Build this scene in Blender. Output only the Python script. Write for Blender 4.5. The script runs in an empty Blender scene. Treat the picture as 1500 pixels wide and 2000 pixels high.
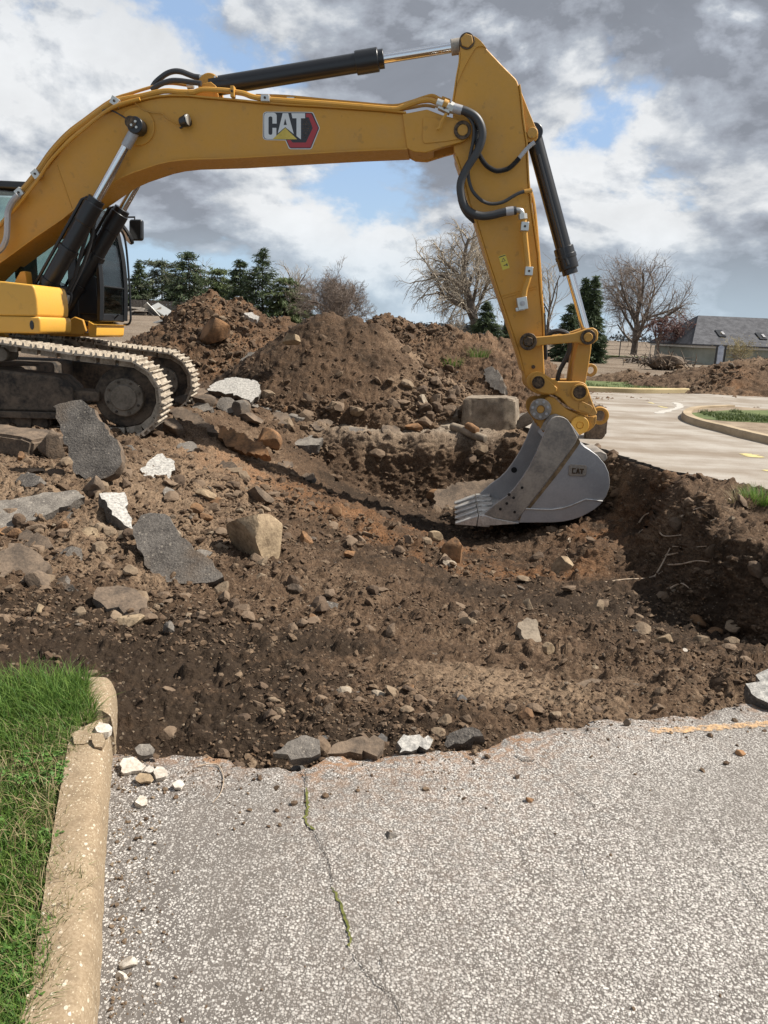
import bpy, bmesh, math, random
import numpy as np
from mathutils import Vector, Matrix

random.seed(7)
R = math.radians
SC = bpy.context.scene
COL = SC.collection

# ------------------------------------------------------------------ camera
PITCH, ROLL, CAM_H, FPX = R(13.3), R(2.4), 1.6, 1500.0      # focal length in pixels of the 1500 x 2000 photograph
_f = np.array([0, math.cos(PITCH), -math.sin(PITCH)])
_r0 = np.array([1.0, 0, 0]); _u0 = np.cross(_r0, _f)
_r = _r0 * math.cos(ROLL) + _u0 * math.sin(ROLL)
_u = -_r0 * math.sin(ROLL) + _u0 * math.cos(ROLL)
CAMP = np.array([0, 0, CAM_H])
cam = bpy.data.cameras.new('camera')
cam.sensor_fit = 'VERTICAL'; cam.sensor_height = 36.0; cam.lens = FPX / 2000 * 36.0
cam.clip_start = 0.05; cam.clip_end = 9000
camo = bpy.data.objects.new('camera', cam); COL.objects.link(camo)
camo.matrix_world = Matrix(((_r[0], _u[0], -_f[0], 0), (_r[1], _u[1], -_f[1], 0), (_r[2], _u[2], -_f[2], CAM_H), (0, 0, 0, 1)))
SC.camera = camo

# ------------------------------------------------------------------ sky, sun, exposure
SUN_EL, SUN_AZ = R(50), R(84)
SUN = Vector((math.sin(SUN_AZ) * math.cos(SUN_EL), math.cos(SUN_AZ) * math.cos(SUN_EL), math.sin(SUN_EL)))
SC.view_settings.view_transform = 'Standard'; SC.view_settings.look = 'None'
SC.view_settings.gamma = 1.0; SC.view_settings.use_curve_mapping = False
SC.view_settings.exposure = 0.75
sl = bpy.data.lights.new('sun', 'SUN'); sl.energy = 4.7; sl.angle = R(0.53); sl.color = (1.0, 0.95, 0.87)
so = bpy.data.objects.new('sun', sl); COL.objects.link(so)
so.rotation_euler = (-SUN).to_track_quat('-Z', 'Y').to_euler()


class NT:
    """tiny helper to write node trees"""
    def __init__(s, tree):
        s.t = tree; s.n = tree.nodes; s.l = tree.links
    def new(s, typ, **kw):
        nd = s.n.new(typ)
        for k, v in kw.items(): setattr(nd, k, v)
        return nd
    def put(s, sock, v):
        if hasattr(v, 'is_output') or hasattr(v, 'links'): s.l.new(v, sock)
        elif v is not None: sock.default_value = v
    def math(s, op, a, b=None, c=None, clamp=False):
        nd = s.new('ShaderNodeMath', operation=op); nd.use_clamp = clamp
        for i, v in enumerate((a, b, c)):
            if v is not None: s.put(nd.inputs[i], v)
        return nd.outputs[0]
    def vmath(s, op, a, b=None, scale=None):
        nd = s.new('ShaderNodeVectorMath', operation=op)
        s.put(nd.inputs[0], a)
        if b is not None: s.put(nd.inputs[1], b)
        if scale is not None: s.put(nd.inputs['Scale'], scale)
        return nd.outputs[0]
    def ramp(s, fac, lo, hi, a=0.0, b=1.0, interp='SMOOTHSTEP'):
        nd = s.new('ShaderNodeMapRange', interpolation_type=interp)
        s.put(nd.inputs['Value'], fac); s.put(nd.inputs['From Min'], lo); s.put(nd.inputs['From Max'], hi)
        s.put(nd.inputs['To Min'], a); s.put(nd.inputs['To Max'], b)
        return nd.outputs[0]
    def mix(s, fac, a, b, blend='MIX'):
        nd = s.new('ShaderNodeMix', data_type='RGBA', blend_type=blend)
        s.put(nd.inputs[0], fac); s.put(nd.inputs[6], rgba(a)); s.put(nd.inputs[7], rgba(b))
        return nd.outputs[2]
    def noise(s, vec, scale, detail=4.0, rough=0.55, dist=0.0, dims='3D', w=None):
        nd = s.new('ShaderNodeTexNoise', noise_dimensions=dims)
        if vec is not None: s.put(nd.inputs['Vector'], vec)
        nd.inputs['Scale'].default_value = scale; nd.inputs['Detail'].default_value = detail
        nd.inputs['Roughness'].default_value = rough; nd.inputs['Distortion'].default_value = dist
        return nd.outputs['Fac']
    def voro(s, vec, scale, feature='F1', rnd=1.0):
        nd = s.new('ShaderNodeTexVoronoi', feature=feature)
        s.put(nd.inputs['Vector'], vec); nd.inputs['Scale'].default_value = scale
        nd.inputs['Randomness'].default_value = rnd
        return nd
    def bump(s, h, strength=0.5, dist=0.01, normal=None):
        nd = s.new('ShaderNodeBump'); nd.inputs['Strength'].default_value = strength
        nd.inputs['Distance'].default_value = dist; s.put(nd.inputs['Height'], h)
        if normal is not None: s.put(nd.inputs['Normal'], normal)
        return nd.outputs[0]


def rgba(c):
    if isinstance(c, (tuple, list)) and len(c) == 3: return (c[0], c[1], c[2], 1.0)
    return c


world = bpy.data.worlds.new('World'); SC.world = world; world.use_nodes = True
wt = NT(world.node_tree); wt.n.clear()
w_out = wt.new('ShaderNodeOutputWorld'); w_bg = wt.new('ShaderNodeBackground'); w_bg.inputs['Strength'].default_value = 0.1
w_sky = wt.new('ShaderNodeTexSky', sky_type='NISHITA'); w_sky.sun_disc = False
w_sky.sun_elevation = SUN_EL; w_sky.sun_rotation = SUN_AZ; w_sky.air_density = 1.0; w_sky.dust_density = 1.2; w_sky.ozone_density = 1.5
w_dir = wt.new('ShaderNodeTexCoord').outputs['Generated']
sx = wt.new('ShaderNodeSeparateXYZ'); wt.put(sx.inputs[0], w_dir)
el = wt.math('MAXIMUM', sx.outputs[2], 0.0)
CLOUD_OFF = (0.3, 1.1, 0.0)
cv = wt.vmath('ADD', wt.vmath('MULTIPLY', w_dir, (1.0, 1.0, 1.75)), CLOUD_OFF)
def cl(v): return wt.noise(v, 3.3, 12.0, 0.57, 0.12)
n0 = cl(cv); n1 = cl(wt.vmath('ADD', cv, (0.035, 0.0, 0.075)))
n2 = cl(wt.vmath('ADD', cv, (0.011, 0.0, 0.024)))
broad = wt.noise(cv, 1.7, 3.0, 0.5, 0.2)
deck = wt.ramp(el, 0.20, 0.36, 0.0, 0.06)              # the cloud deck closes towards the zenith
dens = wt.math('ADD', wt.math('ADD', n0, deck), wt.math('MULTIPLY', wt.math('SUBTRACT', broad, 0.5), 0.35))
cover = wt.ramp(dens, 0.41, 0.485)
light = wt.math('ADD', wt.math('ADD', wt.math('MULTIPLY', wt.math('SUBTRACT', n0, n1), 4.0), 0.52), wt.math('MULTIPLY', wt.math('SUBTRACT', n0, n2), 4.5))
thick = wt.ramp(dens, 0.44, 0.66)
shade = wt.math('ADD', wt.math('SUBTRACT', wt.math('MULTIPLY', thick, 0.95), wt.math('MULTIPLY', wt.math('SUBTRACT', light, 0.5), 1.35)), 0.10, clamp=True)
shade = wt.math('ADD', shade, wt.ramp(el, 0.22, 0.36, 0.0, 0.16), clamp=True)
cr_ = wt.new('ShaderNodeValToRGB'); wt.put(cr_.inputs[0], shade); e_ = cr_.color_ramp.elements
e_[0].position = 0.0; e_[0].color = (0.72, 0.735, 0.75, 1); e_[1].position = 1.0; e_[1].color = (0.235, 0.255, 0.295, 1)
for q_, c_ in ((0.25, (0.58, 0.605, 0.635, 1)), (0.55, (0.385, 0.42, 0.475, 1)), (0.8, (0.31, 0.335, 0.385, 1))):
    n_ = e_.new(q_); n_.color = c_
ccol = wt.vmath('SCALE', cr_.outputs[0], scale=wt.math('MULTIPLY', wt.ramp(wt.noise(cv, 7.0, 7.0, 0.6, 0.3), 0.25, 0.75, 0.88, 1.14, 'LINEAR'), 6.9))
haze = wt.ramp(el, 0.0, 0.24, 0.65, 0.0)
skyc = wt.mix(0.7, w_sky.outputs[0], (2.3, 3.3, 4.9))
skyc = wt.mix(haze, skyc, (3.3, 4.4, 5.2))
ccol = wt.mix(wt.ramp(el, 0.0, 0.15, 0.62, 0.0), ccol, (3.5, 4.4, 5.1))
final = wt.mix(cover, skyc, ccol)
wt.put(w_bg.inputs['Color'], final); wt.put(w_out.inputs['Surface'], w_bg.outputs[0])

# ------------------------------------------------------------------ picture to place
def ray(px, py): return _f + _r * (px - 750) / FPX - _u * (py - 1000) / FPX
def at_z(px, py, z):
    d = ray(px, py); return CAMP + d * ((z - CAM_H) / d[2])
def at_y(px, py, y):
    d = ray(px, py); return CAMP + d * (y / d[1])
def at_plane(px, py, p0, n):
    d = ray(px, py); n = np.array(n, float); return CAMP + d * (np.dot(np.array(p0) - CAMP, n) / np.dot(d, n))

# ------------------------------------------------------------------ numpy noise
def _hash(ix, iy, iz, seed):
    with np.errstate(over='ignore'):
        h = (ix.astype(np.uint32) * np.uint32(374761393) + iy.astype(np.uint32) * np.uint32(668265263)
             + iz.astype(np.uint32) * np.uint32(2246822519) + np.uint32(seed * 3266489917 & 0xffffffff))
        h = (h ^ (h >> np.uint32(13))) * np.uint32(1274126177)
        h = h ^ (h >> np.uint32(16))
    return (h & np.uint32(0xffffff)).astype(np.float32) / np.float32(0xffffff)

def vnoise(x, y, z, seed=0):
    fx, fy, fz = np.floor(x), np.floor(y), np.floor(z)
    ix, iy, iz = fx.astype(np.int64), fy.astype(np.int64), fz.astype(np.int64)
    tx, ty, tz = (x - fx).astype(np.float32), (y - fy).astype(np.float32), (z - fz).astype(np.float32)
    tx = tx * tx * (3 - 2 * tx); ty = ty * ty * (3 - 2 * ty); tz = tz * tz * (3 - 2 * tz)
    def g(a, b, c): return _hash(ix + a, iy + b, iz + c, seed)
    c00 = g(0, 0, 0) * (1 - tx) + g(1, 0, 0) * tx; c10 = g(0, 1, 0) * (1 - tx) + g(1, 1, 0) * tx
    c01 = g(0, 0, 1) * (1 - tx) + g(1, 0, 1) * tx; c11 = g(0, 1, 1) * (1 - tx) + g(1, 1, 1) * tx
    return (c00 * (1 - ty) + c10 * ty) * (1 - tz) + (c01 * (1 - ty) + c11 * ty) * tz - 0.5

def fbm(x, y, z, scale, octs, seed=0, gain=0.5, ridged=False):
    s, a, tot = 0.0, 1.0, 0.0
    f = scale
    for o in range(octs):
        n = vnoise(x * f + 17.3 * o, y * f - 9.1 * o, z * f + 4.7 * o, seed + o)
        if ridged: n = 0.5 - 2 * np.abs(n)
        s = s + n * a; tot += a; a *= gain; f *= 2.03
    return s / tot * 2

def worley(x, y, z, scale, seed=0):
    """distance to the nearest feature point (in cells) and that point's random number"""
    X, Y, Z = x * scale, y * scale, z * scale
    fx, fy, fz = np.floor(X), np.floor(Y), np.floor(Z)
    best = np.full(X.shape, 9.0, np.float32); rid = np.zeros(X.shape, np.float32)
    for a in (-1, 0, 1):
        for b in (-1, 0, 1):
            for c in (-1, 0, 1):
                i, j, k = (fx + a).astype(np.int64), (fy + b).astype(np.int64), (fz + c).astype(np.int64)
                r1 = _hash(i, j, k, seed + 1); r2 = _hash(i, j, k, seed + 2); r3 = _hash(i, j, k, seed + 3)
                d = (fx + a + r1 - X) ** 2 + (fy + b + r2 - Y) ** 2 + (fz + c + r3 - Z) ** 2
                m = d < best
                best = np.where(m, d, best); rid = np.where(m, _hash(i, j, k, seed + 4), rid)
    return np.sqrt(best), rid

def sstep(a, b, x):
    t = np.clip((x - a) / (b - a), 0, 1); return t * t * (3 - 2 * t)

def poly_sd(x, y, poly):
    """signed distance, negative inside"""
    P = np.array(poly, np.float32); d = np.full(x.shape, 1e9, np.float32); ins = np.zeros(x.shape, bool)
    n = len(P)
    for i in range(n):
        ax, ay = P[i]; bx, by = P[(i + 1) % n]
        ex, ey = bx - ax, by - ay
        t = np.clip(((x - ax) * ex + (y - ay) * ey) / (ex * ex + ey * ey + 1e-12), 0, 1)
        d = np.minimum(d, (x - ax - t * ex) ** 2 + (y - ay - t * ey) ** 2)
        c = ((ay <= y) & (by > y)) | ((by <= y) & (ay > y))
        xx = ax + (y - ay) / (ey if abs(ey) > 1e-9 else 1e-9) * ex
        ins ^= c & (x < xx)
    d = np.sqrt(d)
    return np.where(ins, -d, d)

# ------------------------------------------------------------------ objects
def props(o, label=None, cat=None, group=None, kind=None):
    if label: o['label'] = label
    if cat: o['category'] = cat
    if group: o['group'] = group
    if kind: o['kind'] = kind
    return o

def mkobj(name, me, mat=None, parent=None):
    o = bpy.data.objects.new(name, me); COL.objects.link(o)
    if mat is not None and me is not None:
        if isinstance(mat, (list, tuple)):
            for m in mat: me.materials.append(m)
        else: me.materials.append(mat)
    if parent is not None: o.parent = parent
    return o

def empty(name, loc, rz=0.0, **kw):
    o = bpy.data.objects.new(name, None); COL.objects.link(o)
    o.location = loc; o.rotation_euler = (0, 0, rz); o.empty_display_size = 0.2
    return props(o, **kw)

def np_mesh(name, V, F, smooth=True, attrs=None):
    """mesh from arrays; F is (n,3) or (n,4)"""
    V = np.ascontiguousarray(V, np.float32); F = np.ascontiguousarray(F, np.int32)
    me = bpy.data.meshes.new(name); k = F.shape[1]
    me.vertices.add(len(V)); me.vertices.foreach_set('co', V.ravel())
    me.loops.add(F.size); me.loops.foreach_set('vertex_index', F.ravel())
    me.polygons.add(len(F)); me.polygons.foreach_set('loop_start', np.arange(0, F.size, k, dtype=np.int32))
    me.polygons.foreach_set('use_smooth', np.full(len(F), smooth, bool))
    if attrs:
        for an, arr in attrs.items():
            arr = np.asarray(arr, np.float32)
            if arr.ndim == 1:
                a = me.attributes.new(an, 'FLOAT', 'POINT'); a.data.foreach_set('value', np.ascontiguousarray(arr))
            else:
                if arr.shape[1] == 3: arr = np.concatenate([arr, np.ones((len(arr), 1), np.float32)], 1)
                a = me.attributes.new(an, 'FLOAT_COLOR', 'POINT'); a.data.foreach_set('color', np.ascontiguousarray(arr).ravel())
    me.update(calc_edges=True)
    return me

class B:
    """collects simple solids in one bmesh"""
    def __init__(s): s.bm = bmesh.new()
    def prism(s, pts, v0, v1):
        """pts: list of (x, z); extruded along y from v0 to v1"""
        a = [s.bm.verts.new((p[0], v0, p[1])) for p in pts]; b = [s.bm.verts.new((p[0], v1, p[1])) for p in pts]
        n = len(pts)
        s.bm.faces.new(a); s.bm.faces.new(b[::-1])
        for i in range(n): s.bm.faces.new((a[(i + 1) % n], a[i], b[i], b[(i + 1) % n]))
        return s
    def hull(s, bottom, top):
        a = [s.bm.verts.new(p) for p in bottom]; b = [s.bm.verts.new(p) for p in top]; n = len(a)
        s.bm.faces.new(a[::-1]); s.bm.faces.new(b)
        for i in range(n): s.bm.faces.new((a[i], a[(i + 1) % n], b[(i + 1) % n], b[i]))
        return s
    def box(s, c, size, M=None):
        hx, hy, hz = size[0] / 2, size[1] / 2, size[2] / 2
        pts = [Vector((sx_ * hx, sy_ * hy, sz_ * hz)) for sz_ in (-1, 1) for sx_, sy_ in ((-1, -1), (1, -1), (1, 1), (-1, 1))]
        if M is not None: pts = [M @ p for p in pts]
        c = Vector(c); pts = [p + c for p in pts]
        return s.hull(pts[:4], pts[4:])
    def tube(s, pts, rad, n=8, cap=True):
        pts = [Vector(p) for p in pts]; k = len(pts)
        rads = rad if isinstance(rad, (list, tuple)) else [rad] * k
        rings = []; prev = None
        for i, p in enumerate(pts):
            t = (pts[min(i + 1, k - 1)] - pts[max(i - 1, 0)]).normalized()
            if prev is None:
                a = t.orthogonal().normalized()
            else:
                a = (prev - t * prev.dot(t)).normalized()
            prev = a; b = t.cross(a)
            rings.append([s.bm.verts.new(p + (a * math.cos(q) + b * math.sin(q)) * rads[i]) for q in (2 * math.pi * j / n for j in range(n))])
        for i in range(k - 1):
            for j in range(n):
                s.bm.faces.new((rings[i][j], rings[i][(j + 1) % n], rings[i + 1][(j + 1) % n], rings[i + 1][j]))
        if cap:
            s.bm.faces.new(rings[0][::-1]); s.bm.faces.new(rings[-1])
        return s
    def cyl(s, p0, p1, r, n=20, r1=None): return s.tube([p0, p1], [r, r if r1 is None else r1], n)
    def ringy(s, c, ro, ri, v0, v1, n=24, a0=0.0, a1=2 * math.pi):
        """flat ring in the x-z plane"""
        full = abs(a1 - a0 - 2 * math.pi) < 1e-6
        m = n if full else n + 1
        L = []
        for j in range(m):
            q = a0 + (a1 - a0) * j / n; ca, sa = math.cos(q), math.sin(q)
            L.append([s.bm.verts.new((c[0] + rr * ca, vv, c[1] + rr * sa)) for rr, vv in ((ro, v0), (ro, v1), (ri, v1), (ri, v0))])
        for j in range(n):
            A, Bq = L[j], L[(j + 1) % m]
            for q in range(4): s.bm.faces.new((A[q], A[(q + 1) % 4], Bq[(q + 1) % 4], Bq[q]))
        if not full: s.bm.faces.new(L[0]); s.bm.faces.new(L[-1][::-1])
        return s
    def build(s, name, mat, parent=None, bevel=0.0, ang=35, seg=2, smooth=True):
        bmesh.ops.recalc_face_normals(s.bm, faces=s.bm.faces)
        me = bpy.data.meshes.new(name); s.bm.to_mesh(me); s.bm.free()
        if smooth:
            for p in me.polygons: p.use_smooth = True
            me.set_sharp_from_angle(angle=R(ang))
        o = mkobj(name, me, mat, parent)
        if bevel > 0:
            m = o.modifiers.new('bevel', 'BEVEL'); m.width = bevel; m.segments = seg; m.limit_method = 'ANGLE'; m.angle_limit = R(35)
            m.harden_normals = False
        return o

def smooth_path(pts, n=6):
    pts = [Vector(p) for p in pts]; out = []
    for i in range(len(pts) - 1):
        p0, p1, p2, p3 = pts[max(i - 1, 0)], pts[i], pts[i + 1], pts[min(i + 2, len(pts) - 1)]
        for j in range(n):
            t = j / n
            out.append(0.5 * ((2 * p1) + (p2 - p0) * t + (2 * p0 - 5 * p1 + 4 * p2 - p3) * t * t + (3 * p1 - p0 - 3 * p2 + p3) * t ** 3))
    out.append(pts[-1]); return out

# ------------------------------------------------------------------ materials
def new_mat(name, rough=0.6, metal=0.0, spec=0.5):
    m = bpy.data.materials.new(name); m.use_nodes = True
    t = NT(m.node_tree); b = t.n['Principled BSDF']
    b.inputs['Roughness'].default_value = rough; b.inputs['Metallic'].default_value = metal
    b.inputs['Specular IOR Level'].default_value = spec
    return m, t, b

def pos(t): return t.new('ShaderNodeNewGeometry').outputs['Position']
def objc(t): return t.new('ShaderNodeTexCoord').outputs['Object']
def attr(t, name, typ='GEOMETRY'):
    nd = t.new('ShaderNodeAttribute'); nd.attribute_name = name; return nd

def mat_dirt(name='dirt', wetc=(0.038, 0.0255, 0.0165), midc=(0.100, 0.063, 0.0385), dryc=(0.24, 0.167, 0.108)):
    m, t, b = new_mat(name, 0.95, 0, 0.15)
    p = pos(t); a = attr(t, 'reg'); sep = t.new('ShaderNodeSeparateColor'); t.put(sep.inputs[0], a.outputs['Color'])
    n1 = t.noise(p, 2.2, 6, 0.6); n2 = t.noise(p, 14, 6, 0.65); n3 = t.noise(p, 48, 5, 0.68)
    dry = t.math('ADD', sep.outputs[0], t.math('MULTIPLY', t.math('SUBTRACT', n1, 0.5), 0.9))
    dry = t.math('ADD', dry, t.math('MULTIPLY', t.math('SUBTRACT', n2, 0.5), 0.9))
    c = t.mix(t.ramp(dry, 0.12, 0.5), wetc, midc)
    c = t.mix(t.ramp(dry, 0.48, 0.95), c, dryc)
    rust = t.math('MULTIPLY', sep.outputs[1], t.ramp(n1, 0.35, 0.65))
    c = t.mix(rust, c, (0.23, 0.105, 0.042))
    c = t.mix(t.math('MULTIPLY', sep.outputs[2], t.ramp(n2, 0.3, 0.7, 0.6, 1.0)), c, (0.27, 0.225, 0.175))
    v = t.voro(p, 46.0); vc = t.new('ShaderNodeSeparateColor'); t.put(vc.inputs[0], v.outputs['Color'])
    st = t.math('MULTIPLY', t.ramp(vc.outputs[0], 0.86, 0.89), t.ramp(v.outputs['Distance'], 0.42, 0.34))
    c = t.mix(t.math('MULTIPLY', st, 0.6), c, t.mix(vc.outputs[1], (0.10, 0.07, 0.045), (0.30, 0.235, 0.17)))
    c = t.mix(t.ramp(n3, 0.34, 0.56, 0.72, 0.0), c, (0.022, 0.014, 0.009))
    c = t.mix(t.ramp(n3, 0.54, 0.72, 0.0, 0.55), c, t.mix(t.ramp(dry, 0.2, 0.7), (0.10, 0.066, 0.041), (0.27, 0.19, 0.125)))
    t.put(b.inputs['Base Color'], c)
    h = t.math('ADD', t.math('MULTIPLY', n2, 0.6), t.math('ADD', t.math('MULTIPLY', n3, 0.65), t.math('MULTIPLY', st, 0.35)))
    t.put(b.inputs['Normal'], t.bump(h, 0.9, 0.03))
    return m

def mat_asphalt_top():
    """exposed stone chips in a grey binder, worn and dusty"""
    m, t, b = new_mat('chip_asphalt', 0.85, 0, 0.25)
    p = pos(t)
    big = t.noise(p, 1.1, 4, 0.6); mid = t.noise(p, 7, 4, 0.6); fin = t.noise(p, 300, 2, 0.6)
    wob = t.vmath('ADD', p, t.vmath('SCALE', t.new('ShaderNodeTexNoise').outputs['Color'], scale=0.0))
    def chips(scale, lo, hi):
        v = t.voro(p, scale); s = t.new('ShaderNodeSeparateColor'); t.put(s.inputs[0], v.outputs['Color'])
        return s.outputs[0], s.outputs[1], t.ramp(v.outputs['Distance'], hi, lo)
    r1, q1, s1 = chips(122, 0.36, 0.60)
    r2, q2, s2 = chips(235, 0.32, 0.56)
    expo = t.ramp(t.math('ADD', big, t.math('MULTIPLY', mid, 0.35)), 0.40, 0.80, 0.74, 1.0)
    sxp = t.new('ShaderNodeSeparateXYZ'); t.put(sxp.inputs[0], p)
    dist = t.math('ADD', t.math('SUBTRACT', sxp.outputs[0], t.math('MULTIPLY', sxp.outputs[1], -0.38)), t.math('MULTIPLY', t.math('SUBTRACT', mid, 0.5), 0.5))
    expo = t.math('MULTIPLY', expo, t.ramp(dist, 0.0, 0.9, 0.62, 1.0))     # fewer bare chips in the silted strip by the kerb
    binder = t.mix(mid, (0.088, 0.077, 0.068), (0.145, 0.129, 0.115))
    k1 = t.math('MULTIPLY', s1, t.math('LESS_THAN', r1, expo))
    k2 = t.math('MULTIPLY', s2, t.math('LESS_THAN', r2, t.math('MULTIPLY', expo, 0.8)))
    cc1 = t.mix(q1, (0.25, 0.228, 0.205), (0.58, 0.545, 0.50)); cc2 = t.mix(q2, (0.22, 0.20, 0.18), (0.50, 0.47, 0.43))
    c = t.mix(k2, binder, cc2); c = t.mix(k1, c, cc1)
    c = t.mix(t.ramp(t.noise(p, 0.9, 5, 0.62, 0.6), 0.42, 0.62, 0.0, 0.42), c, (0.15, 0.13, 0.112))
    c = t.mix(t.ramp(t.noise(p, 3.2, 6, 0.66, 0.4), 0.54, 0.72, 0.0, 0.35), c, (0.105, 0.09, 0.076))
    d = attr(t, 'soil').outputs['Fac']
    c = t.mix(t.math('MULTIPLY', d, t.ramp(t.noise(p, 22, 5, 0.7), 0.40, 0.62)), c, (0.26, 0.15, 0.085))
    t.put(b.inputs['Base Color'], c)
    t.put(b.inputs['Normal'], t.bump(t.math('ADD', t.math('ADD', k1, t.math('MULTIPLY', k2, 0.6)), t.math('MULTIPLY', fin, 0.3)), 0.55, 0.004))
    return m

def mat_simple(name, c0, c1, scale=6.0, rough=0.8, bump=0.4, bdist=0.01, metal=0.0, spec=0.3, fine=40.0, obj=False):
    m, t, b = new_mat(name, rough, metal, spec)
    p = objc(t) if obj else pos(t)
    n = t.noise(p, scale, 6, 0.6); f = t.noise(p, fine, 4, 0.6)
    t.put(b.inputs['Base Color'], t.mix(t.ramp(t.math('ADD', t.math('MULTIPLY', n, 0.65), t.math('MULTIPLY', f, 0.35)), 0.34, 0.66), c0, c1))
    if bump > 0: t.put(b.inputs['Normal'], t.bump(t.math('ADD', n, t.math('MULTIPLY', f, 0.6)), bump, bdist))
    return m

def mat_paint(name, c, grime=0.35, rough=0.38):
    m, t, b = new_mat(name, rough, 0, 0.5)
    p = pos(t)
    n = t.noise(p, 3.0, 6, 0.65); f = t.noise(p, 26, 5, 0.65); s = t.noise(p, 9, 3, 0.5)
    dust = t.math('MULTIPLY', t.ramp(t.math('ADD', t.math('MULTIPLY', n, 0.7), t.math('MULTIPLY', f, 0.3)), 0.42, 0.72), grime)
    col = t.mix(dust, c, (0.33, 0.215, 0.105))
    col = t.mix(t.math('MULTIPLY', t.ramp(s, 0.64, 0.70), grime * 0.7), col, (0.06, 0.045, 0.03))
    t.put(b.inputs['Base Color'], col)
    t.put(b.inputs['Roughness'], t.ramp(f, 0.3, 0.7, rough, rough + 0.25))
    t.put(b.inputs['Normal'], t.bump(t.noise(p, 160, 2, 0.5), 0.05, 0.002))
    return m

def mat_flat(name, c, rough=0.5, metal=0.0, spec=0.5):
    m, t, b = new_mat(name, rough, metal, spec)
    n = t.noise(pos(t), 30, 3, 0.6)
    t.put(b.inputs['Base Color'], t.mix(t.math('MULTIPLY', n, 0.3), c, tuple(x * 0.6 for x in c)))
    return m

def mat_rock(name='stone', tint=None):
    """stones: tone from the object's own random number, or from a tone attribute when joined"""
    m, t, b = new_mat(name, 0.92, 0, 0.2)
    p = pos(t)
    rnd = attr(t, 'tone').outputs['Fac'] if tint == 'attr' else t.new('ShaderNodeObjectInfo').outputs['Random']
    cr = t.new('ShaderNodeValToRGB'); t.put(cr.inputs[0], rnd); e = cr.color_ramp.elements
    cols = [(0.0, (0.065, 0.042, 0.027)), (0.35, (0.11, 0.070, 0.043)), (0.62, (0.17, 0.115, 0.072)), (0.84, (0.21, 0.15, 0.098)), (0.91, (0.15, 0.085, 0.043)), (0.97, (0.29, 0.225, 0.155)), (1.0, (0.11, 0.10, 0.09))]
    e[0].position = 0; e[0].color = rgba(cols[0][1]); e[1].position = 1; e[1].color = rgba(cols[-1][1])
    for q, c in cols[1:-1]:
        ne = e.new(q); ne.color = rgba(c)
    n = t.noise(p, 18, 6, 0.65); f = t.noise(p, 90, 4, 0.6)
    c = t.mix(t.ramp(n, 0.35, 0.7), cr.outputs[0], (0.105, 0.070, 0.045))
    c = t.mix(t.ramp(f, 0.35, 0.65, 0.35, 0.0), c, (0.04, 0.028, 0.02))
    t.put(b.inputs['Base Color'], c)
    t.put(b.inputs['Normal'], t.bump(t.math('ADD', n, t.math('MULTIPLY', f, 0.6)), 0.6, 0.012))
    return m

def mat_leaf(name, c0, c1, trans=0.25, attrib=None):
    m, t, b = new_mat(name, 0.6, 0, 0.3)
    fac = attr(t, 'tone').outputs['Fac'] if attrib else t.noise(pos(t), 1.5, 4, 0.6)
    c = t.mix(fac, c0, c1)
    t.put(b.inputs['Base Color'], c)
    if trans > 0:
        tr = t.new('ShaderNodeBsdfTranslucent'); t.put(tr.inputs[0], c)
        mx = t.new('ShaderNodeMixShader'); mx.inputs[0].default_value = trans
        t.put(mx.inputs[1], b.outputs[0]); t.put(mx.inputs[2], tr.outputs[0])
        t.put(t.n['Material Output'].inputs['Surface'], mx.outputs[0])
    return m

M = {}
M['dirt'] = mat_dirt()
M['asphalt'] = mat_asphalt_top()
M['slab_dark'] = mat_simple('tar_underside', (0.055, 0.051, 0.050), (0.165, 0.152, 0.142), 5, 0.8, 0.7, 0.012, fine=55)
def speckled(name, c0, c1, cs, scale=5):
    m, t, b = new_mat(name, 0.85, 0, 0.3)
    p = pos(t); n = t.noise(p, scale, 6, 0.6); f = t.noise(p, 55, 4, 0.6); w_ = t.noise(p, 1.6, 4, 0.6)
    c = t.mix(t.ramp(t.math('ADD', t.math('MULTIPLY', n, 0.6), t.math('MULTIPLY', f, 0.4)), 0.34, 0.66), c0, c1)
    for sc_, th_ in ((34, .16), (75, .22), (140, .25)):
        v = t.voro(p, sc_); q = t.new('ShaderNodeSeparateColor'); t.put(q.inputs[0], v.outputs['Color'])
        k = t.math('MULTIPLY', t.math('LESS_THAN', q.outputs[0], th_), t.ramp(v.outputs['Distance'], .36, .22))
        c = t.mix(t.math('MULTIPLY', k, 0.6), c, cs)
    c = t.mix(t.ramp(w_, .52, .72, 0, .75), c, (0.15, 0.105, 0.068))
    t.put(b.inputs['Base Color'], c); t.put(b.inputs['Normal'], t.bump(t.math('ADD', n, f), 0.8, 0.012)); return m
M['slab_dark'] = speckled('tar_underside', (0.064, 0.055, 0.047), (0.165, 0.145, 0.124), (0.30, 0.26, 0.21))
M['slab_brown'] = mat_simple('soiled_asphalt', (0.065, 0.050, 0.038), (0.19, 0.138, 0.096), 5, 0.93, 0.7, 0.015, fine=45)
M['slab_light'] = mat_simple('chip_surface', (0.20, 0.19, 0.175), (0.52, 0.49, 0.44), 40, 0.9, 0.6, 0.006, fine=130)
M['slab_grey'] = speckled('worn_asphalt_face', (0.095, 0.082, 0.070), (0.215, 0.19, 0.16), (0.34, 0.30, 0.25), 8)
M['concrete'] = mat_simple('concrete', (0.12, 0.094, 0.068), (0.29, 0.235, 0.175), 5, 0.9, 0.6, 0.008, fine=70)
M['concrete_pale'] = mat_simple('broken_concrete', (0.36, 0.31, 0.25), (0.62, 0.57, 0.50), 16, 0.9, 0.6, 0.008, fine=90)
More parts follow.
